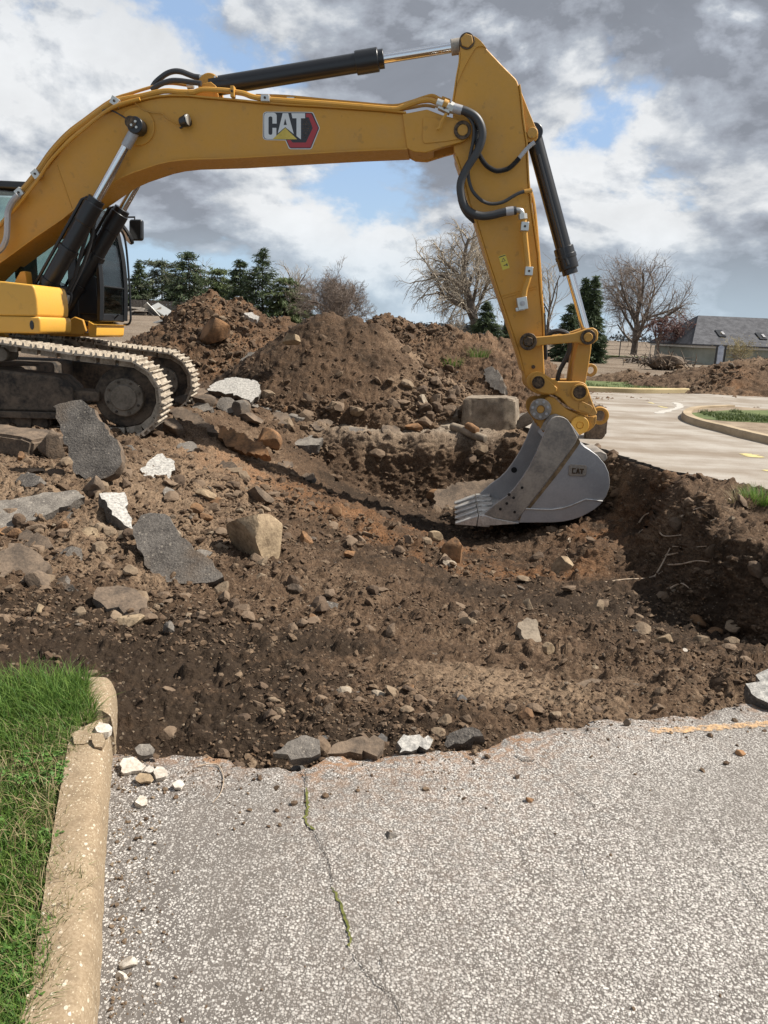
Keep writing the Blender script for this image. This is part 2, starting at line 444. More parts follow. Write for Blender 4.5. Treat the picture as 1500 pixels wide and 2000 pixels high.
M['boulder'] = mat_simple('tan_rock', (0.15, 0.105, 0.065), (0.40, 0.30, 0.19), 4.5, 0.9, 0.7, 0.02, fine=30)
M['rustrock'] = mat_simple('rusty_rock', (0.09, 0.055, 0.032), (0.30, 0.16, 0.075), 4.5, 0.9, 0.7, 0.02, fine=30)
M['stone'] = mat_rock()
M['stone_attr'] = mat_rock('stone_bed', 'attr')
M['yellow'] = mat_paint('machine_yellow', (0.51, 0.247, 0.028), 0.26, 0.44)
M['yellow_worn'] = mat_paint('worn_machine_yellow', (0.47, 0.235, 0.034), 0.5, 0.5)
M['yellow_clean'] = mat_paint('bright_machine_yellow', (0.64, 0.335, 0.046), 0.12, 0.32)
M['black'] = mat_flat('black_paint', (0.012, 0.012, 0.013), 0.35)
M['rubber'] = mat_flat('hose_rubber', (0.035, 0.034, 0.034), 0.5)
M['chrome'] = mat_flat('chrome', (0.75, 0.75, 0.76), 0.12, 1.0)
M['zinc'] = mat_flat('zinc_plate', (0.55, 0.54, 0.50), 0.35, 0.7)
M['pin'] = mat_simple('oily_pin', (0.03, 0.022, 0.016), (0.13, 0.085, 0.05), 20, 0.5, 0.3, 0.004, metal=0.4)
M['steel'] = mat_simple('worn_steel', (0.33, 0.325, 0.328), (0.43, 0.42, 0.415), 3, 0.42, 0.15, 0.004, metal=0.35, spec=0.5, fine=45)
M['steel_brown'] = mat_simple('dusty_steel', (0.185, 0.165, 0.145), (0.38, 0.33, 0.27), 3.5, 0.55, 0.2, 0.004, metal=0.2, fine=30)
M['tooth'] = mat_simple('polished_tooth', (0.38, 0.36, 0.33), (0.68, 0.65, 0.60), 9, 0.35, 0.2, 0.004, metal=0.5)
M['track'] = mat_simple('dusty_track_steel', (0.20, 0.165, 0.125), (0.50, 0.43, 0.34), 9, 0.75, 0.3, 0.006, metal=0.1)
M['undercarriage'] = mat_simple('muddy_undercarriage', (0.022, 0.020, 0.018), (0.14, 0.105, 0.075), 4, 0.85, 0.4, 0.012, fine=25)
M['kerb'] = None

# ------------------------------------------------------------------ the lie of the land
CTRL = np.array([
 (-1.5,3.2,-.10),(-.9,2.7,-.08),(-.3,2.6,-.08),(.3,2.7,-.08),(.8,2.95,-.08),(1.8,3.25,-.08),(3,3.5,-.12),(-.5,1.5,-.12),(1,1.5,-.12),(2.5,1.5,-.12),(-2.5,1.5,-.06),(4.5,2,-.12),
 (-1.2,3.6,-.18),(0,3.4,-.18),(1.2,3.8,-.24),(2.4,4.1,-.28),(3.5,4.4,-.4),(-2.5,4,-.14),(-4,4,-.05),(-6,4,0),(-12,4,0),
 (-1.5,4.8,-.28),(0,4.8,-.38),(1.5,4.8,-.45),(2.6,5.2,-.62),(3.6,5.2,-.7),(-3,5.5,-.06),(-5,5.5,.05),(-1.6,5.9,-.25),(-.6,6.2,-.42),(.6,6.2,-.55),(1.8,6.3,-.70),(2.6,6.6,-.80),
 (-3.2,7.5,.08),(-6,7.5,.13),(-2.2,7.5,-.10),(-1.2,7.6,-.38),(0,7.6,-.68),(1.3,7.8,-.95),(2.6,8,-.86),(3.4,8,-.86),
 (-4,9,.18),(-3,9,.10),(-2.2,9.3,-.10),(-1.2,9.3,-.48),(0,9.3,-.85),(1.5,9.5,-1.18),(2.8,9.6,-.82),
 (-8,10,.25),(-4,11,.22),(-2.6,11,.10),(-1.5,11,-.40),(0,11,-.95),(1.5,11,-1.25),(2.8,11,-.85),(-4,13,.28),(-2.2,13,0.05),(-.5,12.6,-1.0),(1.5,12.7,-1.15),(2.6,12.6,-.95),(-12,10,.25),(-8,14,.3),(0,14,-1.0),(3,14,-.9)], np.float64)

def _rbf_fit(P, eps=1.6):
    d = np.linalg.norm(P[:, None, :2] - P[None, :, :2], axis=2)
    A = np.sqrt(d * d + eps * eps) + np.eye(len(P)) * -0.03
    n = len(P); T = np.concatenate([P[:, :2], np.ones((n, 1))], 1)
    K = np.block([[A, T], [T.T, np.zeros((3, 3))]])
    return np.linalg.solve(K, np.concatenate([P[:, 2], np.zeros(3)]))
_W = _rbf_fit(CTRL)
def rbf(x, y):
    s = _W[-3] * x + _W[-2] * y + _W[-1]
    for (px_, py_, _), w in zip(CTRL, _W[:-3]): s = s + w * np.sqrt((x - px_) ** 2 + (y - py_) ** 2 + 1.6 ** 2)
    return s

PIT = [(-60,-8),(14,-8),(14,3.3),(4.7,3.9),(4.35,4.7),(3.9,5.45),(3.35,5.8),(3.12,6.3),(3.22,7.0),(3.50,7.7),(3.42,8.4),(3.58,9.1),(3.40,10.2),(3.25,11.4),(2.95,12.7),(2.0,13.25),(.9,13.15),(-.45,13.1),(-1.3,13.4),(-2.2,14.0),(-4,14.8),(-60,15.5)]
ROAD = [(3.18,11.9),(3.42,10.6),(3.62,9.75),(4.02,9.35),(4.35,8.75),(6.0,7.4),(15,4.5),(45,20),(45,40),(14,27.2),(11,25.8),(8,24.4),(6.9,24.0),(4,23.7),(1.0,23.6),(1.6,17.5),(2.4,14.2),(2.75,13.1)]
BUMPS = [(-.05,9.0,.9,.6,.22),(.55,8.6,.5,.4,.12),(2.55,8.6,.45,.5,.20),(-1.6,8.6,.7,.6,.12),(-2.6,6.9,.9,.5,.12),(-.2,5.9,.5,.4,.06),(1.9,5.4,.8,.3,.06),(1.5,4.4,.9,.25,.06),(2.3,3.75,.6,.2,.10)]

def z_out(x, y):
    a = x / np.maximum(y, 0.5)
    left = 0.22 + 0.035 * (np.clip(y, 10, 80) - 10)
    back = -0.15 + 0.2 * sstep(13.0, 15.0, y)
    right = -0.03 + 0.06 * sstep(3.6, 5.0, x) * (1 - sstep(9.5, 11, y))
    w1 = sstep(-0.06, -0.24, a); w2 = sstep(0.16, 0.26, a)
    mid = back * (1 - w2) + right * w2
    return mid * (1 - w1) + left * w1

def H(x, y):
    """large shape of the ground"""
    x = np.asarray(x, np.float64); y = np.asarray(y, np.float64)
    zin = rbf(np.clip(x, -14, 6), np.clip(y, 0, 14.5))
    for bx, by, sx_, sy_, h in BUMPS: zin = zin + h * np.exp(-((x - bx) / sx_) ** 2 - ((y - by) / sy_) ** 2)
    sd = poly_sd(x.astype(np.float32), y.astype(np.float32), PIT)
    wob = 0.20 * fbm(x, y, 0 * x, 1.3, 3, 11)
    wid = 0.34 + 1.5 * sstep(-1.0, -2.4, x) + 0.22 * sstep(11.2, 12.3, y) * sstep(2.9, 2.0, x) + 0.30 * sstep(6.2, 6.9, y) * sstep(9.6, 8.6, y) * sstep(1.5, 2.2, x)
    s = sstep(-wid, 0.04, sd + wob * sstep(40, 14, y))
    return zin * (1 - s) + z_out(x, y) * s

def ground_hit(px, py, r0=1.2, r1=120):
    d = ray(px, py); d = d / np.hypot(d[0], d[1])
    r = np.geomspace(r0, r1, 3000); x, y, z = d[0] * r, d[1] * r, CAM_H + d[2] * r
    k = np.argmax(z < H(x, y))
    return np.array([x[k], y[k], H(x[k:k + 1], y[k:k + 1])[0]])

def adaptive_grid(func, th0, th1, ncol, r0, r1, nrow, nfine, extra=0.10):
    """grid in azimuth and range whose rows are spread evenly along the slope, so steep banks get rows too"""
    th = np.linspace(th0, th1, ncol); rf = np.geomspace(r0, r1, nfine)
    TH, RF = np.meshgrid(th, rf, indexing='ij')
    Z = func(RF * np.sin(TH), RF * np.cos(TH))
    phi = np.arctan2(Z - CAM_H, RF)
    ds = np.abs(np.diff(phi, axis=1)) + extra * np.abs(np.diff(np.log(RF), axis=1)) * 0.35
    S = np.concatenate([np.zeros((ncol, 1)), np.cumsum(ds, 1)], 1); S /= S[:, -1:]
    t = np.linspace(0, 1, nrow)
    RR = np.stack([np.interp(t, S[i], rf) for i in range(ncol)]); ZZ = np.stack([np.interp(RR[i], rf, Z[i]) for i in range(ncol)])
    P = np.stack([RR * np.sin(th)[:, None], RR * np.cos(th)[:, None], ZZ], 2)
    return P

def grid_normals(P):
    a = np.gradient(P, axis=0); b = np.gradient(P, axis=1)
    n = np.cross(a, b); n /= (np.linalg.norm(n, axis=2, keepdims=True) + 1e-12)
    n[n[..., 2] < 0] *= -1
    return n

def grid_faces(nc, nr):
    i = np.arange(nc * nr).reshape(nc, nr)
    return np.stack([i[:-1, :-1], i[1:, :-1], i[1:, 1:], i[:-1, 1:]], 2).reshape(-1, 4)

def clods(x, y, z, amp):
    """lumps, crumbs and half-buried stones"""
    d = 0.09 * fbm(x, y, z, 1.1, 3, 3) + 0.050 * fbm(x, y, z, 3.6, 3, 5, 0.5, True)
    d = d + 0.030 * fbm(x, y, z, 13.0, 3, 8, 0.6)
    wx = x + 0.03 * fbm(x, y, z, 9.0, 2, 81); wy = y + 0.03 * fbm(x, y, z, 9.0, 2, 82)
    w, rid = worley(wx, wy, z, 6.0, 20)
    d = d + 0.060 * np.minimum(np.clip(1 - w / (0.25 + 0.35 * rid), 0, 1) * 1.8, 0.75) * (rid > 0.66)
    w, rid = worley(wx, wy, z, 15.0, 30)
    d = d + 0.034 * np.minimum(np.clip(1 - w / (0.25 + 0.4 * rid), 0, 1) * 1.8, 0.8) * (rid > 0.5)
    w, rid = worley(x, y, z, 36.0, 35)
    d = d + 0.014 * np.minimum(np.clip(1 - w / (0.3 + 0.4 * rid), 0, 1) * 1.8, 0.8) * (rid > 0.45)
    d = d + 0.017 * fbm(x, y, z, 50.0, 2, 60)
    return d * amp

# ------------------------------------------------------------------ ground
P = adaptive_grid(H, R(-46), R(46), 720, 2.15, 2600, 660, 2600)
x, y, z = P[..., 0], P[..., 1], P[..., 2]
N = grid_normals(P)
sdp = poly_sd(x.astype(np.float32), y.astype(np.float32), PIT); sdr = poly_sd(x.astype(np.float32), y.astype(np.float32), ROAD)
rough = 0.85 * sstep(19, 15, y) + 0.10
rough = np.where(sdr < 0.25, 0.0, rough)
scr = sstep(5.0, 3.9, y + 0.25 * x) * sstep(1.6, 0.2, x)          # scraped flat strip by the pavement
smo = np.exp(-((x - 0.50) / 0.75) ** 2 - ((y - 3.75) / 0.5) ** 2)
rough = rough * (1 - 0.12 * scr) * (1 - 0.6 * smo)
rough = rough * (1 + 0.25 * sstep(2.5, 3.0, x) * sstep(4.5, 5.5, y) * sstep(10.5, 9.0, y))
left_lot = sstep(9, 14, y) * sstep(-0.24, -0.3, x / np.maximum(y, .5))
rough = rough * (1 - 0.75 * left_lot)
far = sstep(20, 60, y)
D = clods(x, y, z, rough * (1 - far))
ed_ = y - np.interp(x, [-1.02, -.3, .1, .5, .8, 1.8, 2.6, 5], [2.66, 2.6, 2.71, 2.85, 3.0, 3.27, 3.38, 3.6])
D = D * (0.30 + 0.70 * sstep(0.0, 0.45, ed_)) - 0.05 * sstep(0.40, 0.05, ed_) * sstep(-1.25, -1.05, x)
# scrape marks left by the bucket teeth
D = D + (0.030 * fbm(x * 0.35, y * 2.4, z * 0, 4.0, 4, 77, 0.62, True) + 0.012 * fbm(x * 0.5, y * 2.0, z * 0, 22.0, 3, 78, 0.6, True)) * scr * sstep(30, 10, y)
P = P + N * D[..., None]
P[..., 2] -= 0.13 * sstep(0.05, -0.35, sdr)
P[..., 2] -= 0.25 * sstep(0.10, 0.35, np.interp(x, [-1.02, -.3, .1, .5, .8, 1.8, 2.6, 5], [2.66, 2.6, 2.71, 2.85, 3.0, 3.27, 3.38, 3.6]) - y) * sstep(-1.3, -1.1, x)
PG = P.copy()
reg = np.zeros(P.shape, np.float32)
nz = fbm(x, y, z, 0.55, 4, 91)
dry = 0.50 + 0.34 * nz
dry = dry - (0.42 - 0.5 * fbm(x * .4, y * 1.6, 0 * z, 2.0, 3, 95)) * scr + 0.62 * smo
dry = dry - 0.26 * sstep(-0.30, -0.85, z) * (0.6 + 0.8 * fbm(x, y, z, 0.9, 3, 14)) - 0.22 * np.exp(-((y - 11.2 + .35 * x) / 1.0) ** 2) * sstep(-2.2, -1.2, x) * sstep(1.6, .8, x)  # moist deep soil, plus the stick's shadow painted as a dark diagonal band
dry = dry + 0.22 * sstep(-0.9, -1.8, x) * sstep(4.2, 5.2, y) * sstep(14, 9, y)
dry = dry - 0.12 * sstep(-0.45, 0.0, sdp) * sstep(2.4, 2.9, x) * sstep(16, 12, y)   # darker soil on the right bank
dry = dry + 0.35 * np.exp(-((y - 13.9) / 1.0) ** 2) * sstep(-3, -1, x)
dry = np.where(y > 17, 0.62 + 0.25 * nz, dry)
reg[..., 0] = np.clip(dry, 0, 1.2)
reg[..., 1] = np.clip(1.3 * np.exp(-((x - 0.2) / 1.0) ** 2 - ((y - 9.0) / 0.8) ** 2) + np.exp(-((x + 1.6) / .8) ** 2 - ((y - 9.6) / .9) ** 2)
                      + 0.9 * np.exp(-((x - 1.6) / .8) ** 2 - ((y - 8.1) / .35) ** 2) + .9 * np.exp(-((x - 2.9) / .5) ** 2 - ((y - 9.4) / .7) ** 2), 0, 0.62)
trk = 0.5 + 0.5 * np.sin((y * 0.9 + 0.10 * x + 1.2 * fbm(x, y, z, 0.08, 2, 40)) * 1.7)
reg[..., 2] = np.clip(sstep(17, 21, y) * (0.55 + 0.5 * nz + 0.25 * trk), 0, 0.9)
reg[..., 2] = np.maximum(reg[..., 2], 0.95 * np.exp(-((y - 13.45) / .40) ** 2) * sstep(-1.6, -.4, x) * sstep(2.4, 1.4, x) * sstep(-.45, -.25, z))
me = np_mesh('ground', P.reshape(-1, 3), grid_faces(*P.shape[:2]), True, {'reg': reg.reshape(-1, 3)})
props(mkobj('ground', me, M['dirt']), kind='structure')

# ------------------------------------------------------------------ spoil heaps
HEAPS = []
def mound(name, label, peaks, th0, th1, r0, r1, nc, nr, dry_lit, rustv, group='heaps of dug-up earth', seed=0, amp=1.25):
    def f(x, y):
        h = np.zeros(x.shape)
        for (mx, my, ax, ay, hh, pw) in peaks:
            d = np.sqrt(((x - mx) / ax) ** 2 + ((y - my) / ay) ** 2)
            h = np.maximum(h, hh * np.clip(1 - d ** pw, -0.4, 1)) if pw < 3 else h
        h = h - 2.0 * sstep(13.7, 12.9, y)
        h = h + 0.16 * fbm(x, y, 0 * x, 0.7, 3, 31 + seed) * np.clip(h, 0, 1)
        return z_out(x, y) - 0.10 + h
    Pm = adaptive_grid(f, R(th0), R(th1), nc, r0, r1, nr, 900, 0.22)
    xm, ym, zm = Pm[..., 0], Pm[..., 1], Pm[..., 2]
    Dm = clods(xm + seed * 3.7, ym, zm, np.full(xm.shape, amp))
    nm = grid_normals(Pm)
    Pm = Pm + nm * Dm[..., None]
    rg = np.zeros(Pm.shape, np.float32)
    nn = fbm(xm, ym, zm, 0.9, 4, 55 + seed)
    rg[..., 0] = np.clip(dry_lit(xm, ym, zm) + 0.30 * nn, 0, 1.1); rg[..., 1] = np.clip(rustv(xm, ym, zm) * (0.7 + nn), 0, .8)
    HEAPS.append((Pm.copy(), zm - z_out(xm, ym)))
    # drop the faces well below the ground round the heap
    keep = (zm - z_out(xm, ym)) > -0.16
    fc = grid_faces(*Pm.shape[:2]); kf = keep.reshape(-1)[fc].any(1)
    fc = fc[kf]; used = np.unique(fc); mp = np.zeros(Pm.shape[0] * Pm.shape[1], np.int64); mp[used] = np.arange(len(used))
    me = np_mesh(name, Pm.reshape(-1, 3)[used], mp[fc], True, {'reg': rg.reshape(-1, 3)[used]})
    return props(mkobj(name, me, M['dirt']), label, 'earth heap', group), f

_, HM2 = mound('dirt_mound', 'tall cone of fine dark earth in the middle, with a sun-tinted stony right flank', [(-1.20, 15.7, 2.5, 2.5, 1.96, 1.12), (-0.75, 15.7, 2.5, 2.5, 1.93, 1.12), (-0.32, 15.7, 2.4, 2.5, 1.84, 1.12), (0.3, 15.5, 2.2, 2.2, 1.25, 1.1)], -18, 13, 11.9, 19.5, 330, 210,
      lambda x, y, z: 0.34 + 0.34 * sstep(-0.9, 0.6, x + 0.2 * (z - 1)) + 0.15 * sstep(0.6, 0.1, z), lambda x, y, z: 0.05 + 0 * x, seed=1, amp=0.75)  # shaded left and sunlit right side put into the soil tone
_, HM1 = mound('dirt_mound', 'reddish lumpy heap with a tan boulder in its side, behind the tracks of the digger', [(-4.2, 18.6, 2.9, 3.4, 1.84, 1.1), (-3.6, 18.8, 2.8, 3.4, 1.86, 1.1), (-2.6, 19.3, 2.8, 3.0, 1.76, 1.1), (-1.6, 19.3, 2.8, 3.0, 1.66, 1.1)], -24, 0, 14.2, 23, 270, 170,
      lambda x, y, z: 0.48 + 0 * x, lambda x, y, z: 0.40 + 0 * x, seed=2)
_, HM3 = mound('dirt_mound', 'long heap of rubble and broken slabs behind the arm of the digger', [(-0.2 + .42 * k_, 19.2, 2.5 if k_ < 6 else 1.9, 3.4, 1.98 - .052 * k_ + .05 * math.sin(k_ * 2.3), 1.15) for k_ in range(9)], -5, 16, 15.0, 23.5, 300, 170,
      lambda x, y, z: 0.52 + 0 * x, lambda x, y, z: 0.25 + 0 * x, seed=3)
_, HM4 = mound('dirt_mound', 'grey brown heap of clods in front of the grey roofed building', [(13.2, 28.0, 5.0, 3.2, 1.30, 1.3), (16.5, 28.0, 5.5, 4.0, 1.35, 1.3), (9.4, 30.6, 2.0, 1.5, 0.55, 1.3), (11.2, 29.6, 1.7, 1.4, .75, 1.2)], 14, 40, 22.5, 35, 260, 120,
      lambda x, y, z: 0.62 + 0 * x, lambda x, y, z: 0.9 * np.exp(-((x - 11.6) / .8) ** 2 - ((y - 26.2) / 1.2) ** 2), seed=4)

# ------------------------------------------------------------------ paving
def jag(pts, step, amp, seed, closed=False):
    """an outline with broken, crumbly edges"""
    rnd = random.Random(seed); out = []
    n = len(pts)
    for i in range(n if closed else n - 1):
        a, b = Vector(pts[i]), Vector(pts[(i + 1) % n]); L = (b - a).length; k = max(1, int(L / step))
        for j in range(k):
            q = a.lerp(b, j / k)
            if j or not closed or amp < 0.5 * step:
                q = q + Vector((rnd.gauss(0, 1), rnd.gauss(0, 1))) * amp * (1.0 if j else 0.5)
            out.append((q.x, q.y))
    if not closed: out.append(tuple(pts[-1]))
    return out

def sheet(name, poly, ztop, thick, mat, parent=None, attrs=None):
    bm = bmesh.new()
    top = [bm.verts.new((p[0], p[1], ztop)) for p in poly]; bot = [bm.verts.new((p[0], p[1], ztop - thick)) for p in poly]
    n = len(poly); f = bm.faces.new(top)
    if f.normal.z < 0: pass
    bm.faces.new(bot[::-1])
    for i in range(n): bm.faces.new((top[(i + 1) % n], top[i], bot[i], bot[(i + 1) % n]))
    bmesh.ops.recalc_face_normals(bm, faces=bm.faces)
    me = bpy.data.meshes.new(name); bm.to_mesh(me); bm.free()
    return mkobj(name, me, mat, parent)

# foreground pavement: a fine grid so that soil can lie on it as an attribute, its broken edge towards the pit cut crumbly
EDGE = [(-1.6, 2.66), (-1.02, 2.66), (-.82, 2.62), (-.66, 2.655), (-.50, 2.61), (-.36, 2.60), (-.28, 2.55), (-.22, 2.60), (-.17, 2.66), (-.02, 2.69), (.10, 2.71), (.22, 2.72), (.34, 2.75), (.42, 2.74), (.50, 2.85), (.62, 2.92), (.80, 3.00), (.95, 3.05), (1.12, 3.08), (1.35, 3.12), (1.55, 3.20), (1.8, 3.27), (2.6, 3.38), (5, 3.6)]
ex = np.array([e[0] for e in EDGE]); ey = np.array([e[1] for e in EDGE])
def edge_y(x):
    x = np.asarray(x, float)
    return np.interp(x, ex, ey) + 0.022 * fbm(x, 0 * x, 0 * x, 9.0, 4, 5, 0.7) * 2
gx = np.linspace(-1.7, 4.2, 800); gt = np.concatenate([np.linspace(0, 0.90, 70), np.linspace(0.905, 1, 36)])
GX, GT = np.meshgrid(gx, gt, indexing='ij')
EY = edge_y(gx)[:, None]
GY = 0.55 + (EY - 0.55) * GT
edge_d = EY - GY
GZ = 0.004 * fbm(GX, GY, 0 * GX, 1.5, 3, 3) - 0.035 * sstep(0.10, 0.0, edge_d) * (0.5 + fbm(GX, GY, 0 * GX, 6, 3, 9)) + 0.003 * fbm(GX, GY, 0 * GX, 30, 2, 12)
soil = 1.1 * np.exp(-edge_d / 0.10) * (0.7 + 1.2 * fbm(GX, GY, 0 * GX, 5, 3, 15)) + 0.42 * np.exp(-edge_d / 0.45) * sstep(-0.5, 0.1, GX) * sstep(1.3, 0.5, GX)
Pp = np.stack([GX, GY, GZ], 2)
Vp = Pp.reshape(-1, 3); Fp = grid_faces(*Pp.shape[:2])
# skirt: the thickness of the broken layer
nb = len(gx); rnd_sk = np.random.RandomState(5)
sk = Pp[:, -1].copy(); sk[:, 2] = -0.11; sk[:, 1] += 0.02 + 0.02 * rnd_sk.rand(nb)
base = len(Vp); top_i = np.arange(nb) * Pp.shape[1] + Pp.shape[1] - 1
Vp = np.concatenate([Vp, sk]); bi = base + np.arange(nb)
Fp = np.concatenate([Fp, np.stack([top_i[:-1], top_i[1:], bi[1:], bi[:-1]], 1)])
me = np_mesh('pavement', Vp, Fp, True, {'soil': np.concatenate([np.clip(soil, 0, 1).reshape(-1), np.full(nb, 0.9)])})
pavement = props(mkobj('pavement', me, M['asphalt']), kind='structure')

def strip_line(name, pts, width, z, mat, parent, seed=1, taper=True, wob=0.004):
    rnd = random.Random(seed); bm = bmesh.new(); rows = []
    path = smooth_path([(p[0], p[1], z) for p in pts], 10)
    k = len(path)
    for i, p in enumerate(path):
        t = (path[min(i + 1, k - 1)] - path[max(i - 1, 0)]).normalized(); nrm = Vector((-t.y, t.x, 0))
        w = width * (0.5 + rnd.random()) * 0.5; q = p + nrm * rnd.gauss(0, wob)
        if taper: w *= min(1, i / 3 + 0.15, (k - 1 - i) / 3 + 0.15)
        rows.append((bm.verts.new(q + nrm * w), bm.verts.new(q - nrm * w)))
    for a, b in zip(rows, rows[1:]): bm.faces.new((a[0], b[0], b[1], a[1]))
    bmesh.ops.recalc_face_normals(bm, faces=bm.faces)
    for f in bm.faces:
        if f.normal.z < 0: f.normal_flip()
    me = bpy.data.meshes.new(name); bm.to_mesh(me); bm.free()
    return mkobj(name, me, mat, parent)

def zpx(pts, z=0.0): return [tuple(at_z(px, py, z)[:2]) for px, py in pts]

M['crack'] = mat_flat('crack_dark', (0.075, 0.066, 0.058), 0.95, 0, 0.1)
M['moss'] = mat_simple('moss', (0.05, 0.06, 0.015), (0.15, 0.15, 0.04), 60, 0.95, 0.4, 0.004)
m, t, b = new_mat('orange_marking', 0.8, 0, 0.2)
p_ = pos(t); t.put(b.inputs['Base Color'], (0.62, 0.39, 0.20, 1))
tr = t.new('ShaderNodeBsdfTransparent'); mx = t.new('ShaderNodeMixShader')
v_ = t.voro(p_, 105.0); s_ = t.new('ShaderNodeSeparateColor'); t.put(s_.inputs[0], v_.outputs['Color'])
t.put(mx.inputs[0], t.math('ADD', t.ramp(t.noise(p_, 40, 5, 0.7), 0.38, 0.62, 0.05, 0.55), t.math('MULTIPLY', t.math('LESS_THAN', s_.outputs[0], 0.4), 0.25)))
t.put(mx.inputs[1], tr.outputs[0]); t.put(mx.inputs[2], b.outputs[0]); t.put(t.n['Material Output'].inputs['Surface'], mx.outputs[0])
M['orange_mark'] = m
strip_line('paint_line', zpx([(1265, 1430), (1340, 1427), (1420, 1421), (1500, 1416), (1560, 1412)]), 0.040, 0.006, M['orange_mark'], pavement, 3, True, 0.002)
for nm, pts, w, mt in (('moss_crack', [(597, 1540), (600, 1575), (598, 1605), (615, 1625)], 0.008, 'moss'), ('moss_crack', [(648, 1735), (668, 1775), (683, 1830), (681, 1855)], 0.006, 'moss'),
                       ('crack', [(596, 1500), (597, 1540)], 0.004, 'crack'), ('crack', [(615, 1625), (630, 1660), (645, 1700), (648, 1735)], 0.0024, 'crack'), ('crack', [(681, 1855), (705, 1885), (718, 1905), (748, 1932), (770, 1950), (790, 2010)], 0.0024, 'crack'), ('crack', [(738, 1865), (750, 1892)], 0.0024, 'crack'),
                       ('crack', [(1005, 1478), (1030, 1488), (1045, 1486)], 0.005, 'crack'), ('crack', [(1045, 1486), (1100, 1530), (1140, 1560), (1190, 1595), (1250, 1625)], 0.0024, 'crack'),
                       ('crack', [(1390, 1640), (1420, 1680), (1455, 1725), (1500, 1790)], 0.0024, 'crack'), ('crack', [(1110, 1640), (1135, 1680), (1150, 1730)], 0.0024, 'crack')):
    strip_line(nm, zpx(pts), w, 0.0065, M[mt], pavement, len(pts) * 3 + pts[0][0], True, 0.003)

# road beyond the pit
def mat_road():
    m, t, b = new_mat('dusty_road', 0.9, 0, 0.2)
    p = pos(t)
    sep = t.new('ShaderNodeMapping'); t.put(sep.inputs['Vector'], p); sep.inputs['Rotation'].default_value = (0, 0, 0.30); sep.inputs['Scale'].default_value = (0.10, 1.0, 1)
    st = t.noise(sep.outputs[0], 1.5, 7, 0.62); sp = t.noise(p, 1.0, 5, 0.6); fn = t.noise(p, 60, 3, 0.6)
    c = t.mix(t.ramp(t.math('ADD', t.math('MULTIPLY', st, 0.5), t.math('MULTIPLY', sp, 0.5)), 0.36, 0.64), (0.215, 0.17, 0.125), (0.385, 0.35, 0.305))
    c = t.mix(t.ramp(fn, 0.3, 0.7, 0.35, 0.0), c, (0.14, 0.12, 0.10))
    t.put(b.inputs['Base Color'], c); t.put(b.inputs['Normal'], t.bump(fn, 0.3, 0.01))
    return m
M['road'] = mat_road()
M['layer'] = mat_simple('road_layer_side', (0.018, 0.016, 0.015), (0.085, 0.075, 0.065), 12, 0.95, 0.7, 0.02)
road_out = jag(ROAD[:6], 0.07, 0.022, 4) + ROAD[6:] 
road = sheet('road', road_out, 0.0, 0.13, M['road']); props(road, kind='structure')
road.data.materials.append(M['layer'])
for p in road.data.polygons:
    if abs(p.normal.z) < 0.5: p.material_index = 1
M['yellow_mark'] = mat_simple('yellow_spray', (0.42, 0.345, 0.16), (0.56, 0.47, 0.20), 20, 0.8, 0)
M['white_mark'] = mat_simple('white_line', (0.38, 0.35, 0.31), (0.48, 0.45, 0.40), 20, 0.8, 0)
for pts, w, mt in (([(1452, 886), (1468, 890), (1478, 894)], 0.22, 'yellow_mark'), ([(1494, 918), (1504, 921)], 0.12, 'yellow_mark'), ([(1285, 793), (1302, 797)], 0.12, 'yellow_mark'), ([(1268, 786), (1278, 789)], .10, 'yellow_mark'),
                   ([(1318, 786), (1328, 792), (1322, 798), (1300, 803), (1284, 808)], 0.20, 'white_mark')):
    strip_line('paint_mark', zpx(pts), w, 0.005, M[mt], road, int(pts[0][0]), True, 0.006)

# ------------------------------------------------------------------ kerbs, verge, grass islands
def mat_kerb():
    m, t, b = new_mat('kerb_concrete', 0.9, 0, 0.2)
    p = pos(t)
    n = t.noise(p, 5, 5, 0.6); f = t.noise(p, 120, 3, 0.6)
    mp = t.new('ShaderNodeMapping'); t.put(mp.inputs['Vector'], p); mp.inputs['Scale'].default_value = (1.0, 0.8, 1)
    v = t.voro(mp.outputs[0], 72); s = t.new('ShaderNodeSeparateColor'); t.put(s.inputs[0], v.outputs['Color'])
    v2 = t.voro(mp.outputs[0], 170); s2 = t.new('ShaderNodeSeparateColor'); t.put(s2.inputs[0], v2.outputs['Color'])
    c = t.mix(n, (0.25, 0.185, 0.118), (0.37, 0.29, 0.197))
    c = t.mix(t.ramp(f, 0.3, 0.7, 0.55, 0.0), c, (0.15, 0.10, 0.055))
    c = t.mix(t.ramp(t.noise(p, 16, 5, .65), 0.48, 0.66, 0.0, 0.5), c, (0.17, 0.125, 0.08))
    k2 = t.math('MULTIPLY', t.math('LESS_THAN', s2.outputs[0], 0.22), t.ramp(v2.outputs['Distance'], 0.5, 0.3))
    k = t.math('MULTIPLY', t.math('LESS_THAN', s.outputs[0], 0.20), t.ramp(v.outputs['Distance'], 0.42, 0.26))
    c = t.mix(k2, c, (0.40, 0.325, 0.225)); c = t.mix(k, c, t.mix(s.outputs[1], (0.36, 0.29, 0.20), (0.56, 0.49, 0.39)))
    t.put(b.inputs['Base Color'], c)
    t.put(b.inputs['Normal'], t.bump(t.math('ADD', t.math('ADD', k, t.math('MULTIPLY', k2, 0.5)), t.math('MULTIPLY', f, 0.5)), 0.5, 0.005))
    return m
M['kerb'] = mat_kerb()
KL = smooth_path([(-.10, .45, 0)] + [tuple(at_z(px, py, 0)) for px, py in ((183, 2200), (192, 2000), (199, 1860), (205, 1700), (213, 1580), (220, 1480), (226, 1410), (229, 1365))], 8)
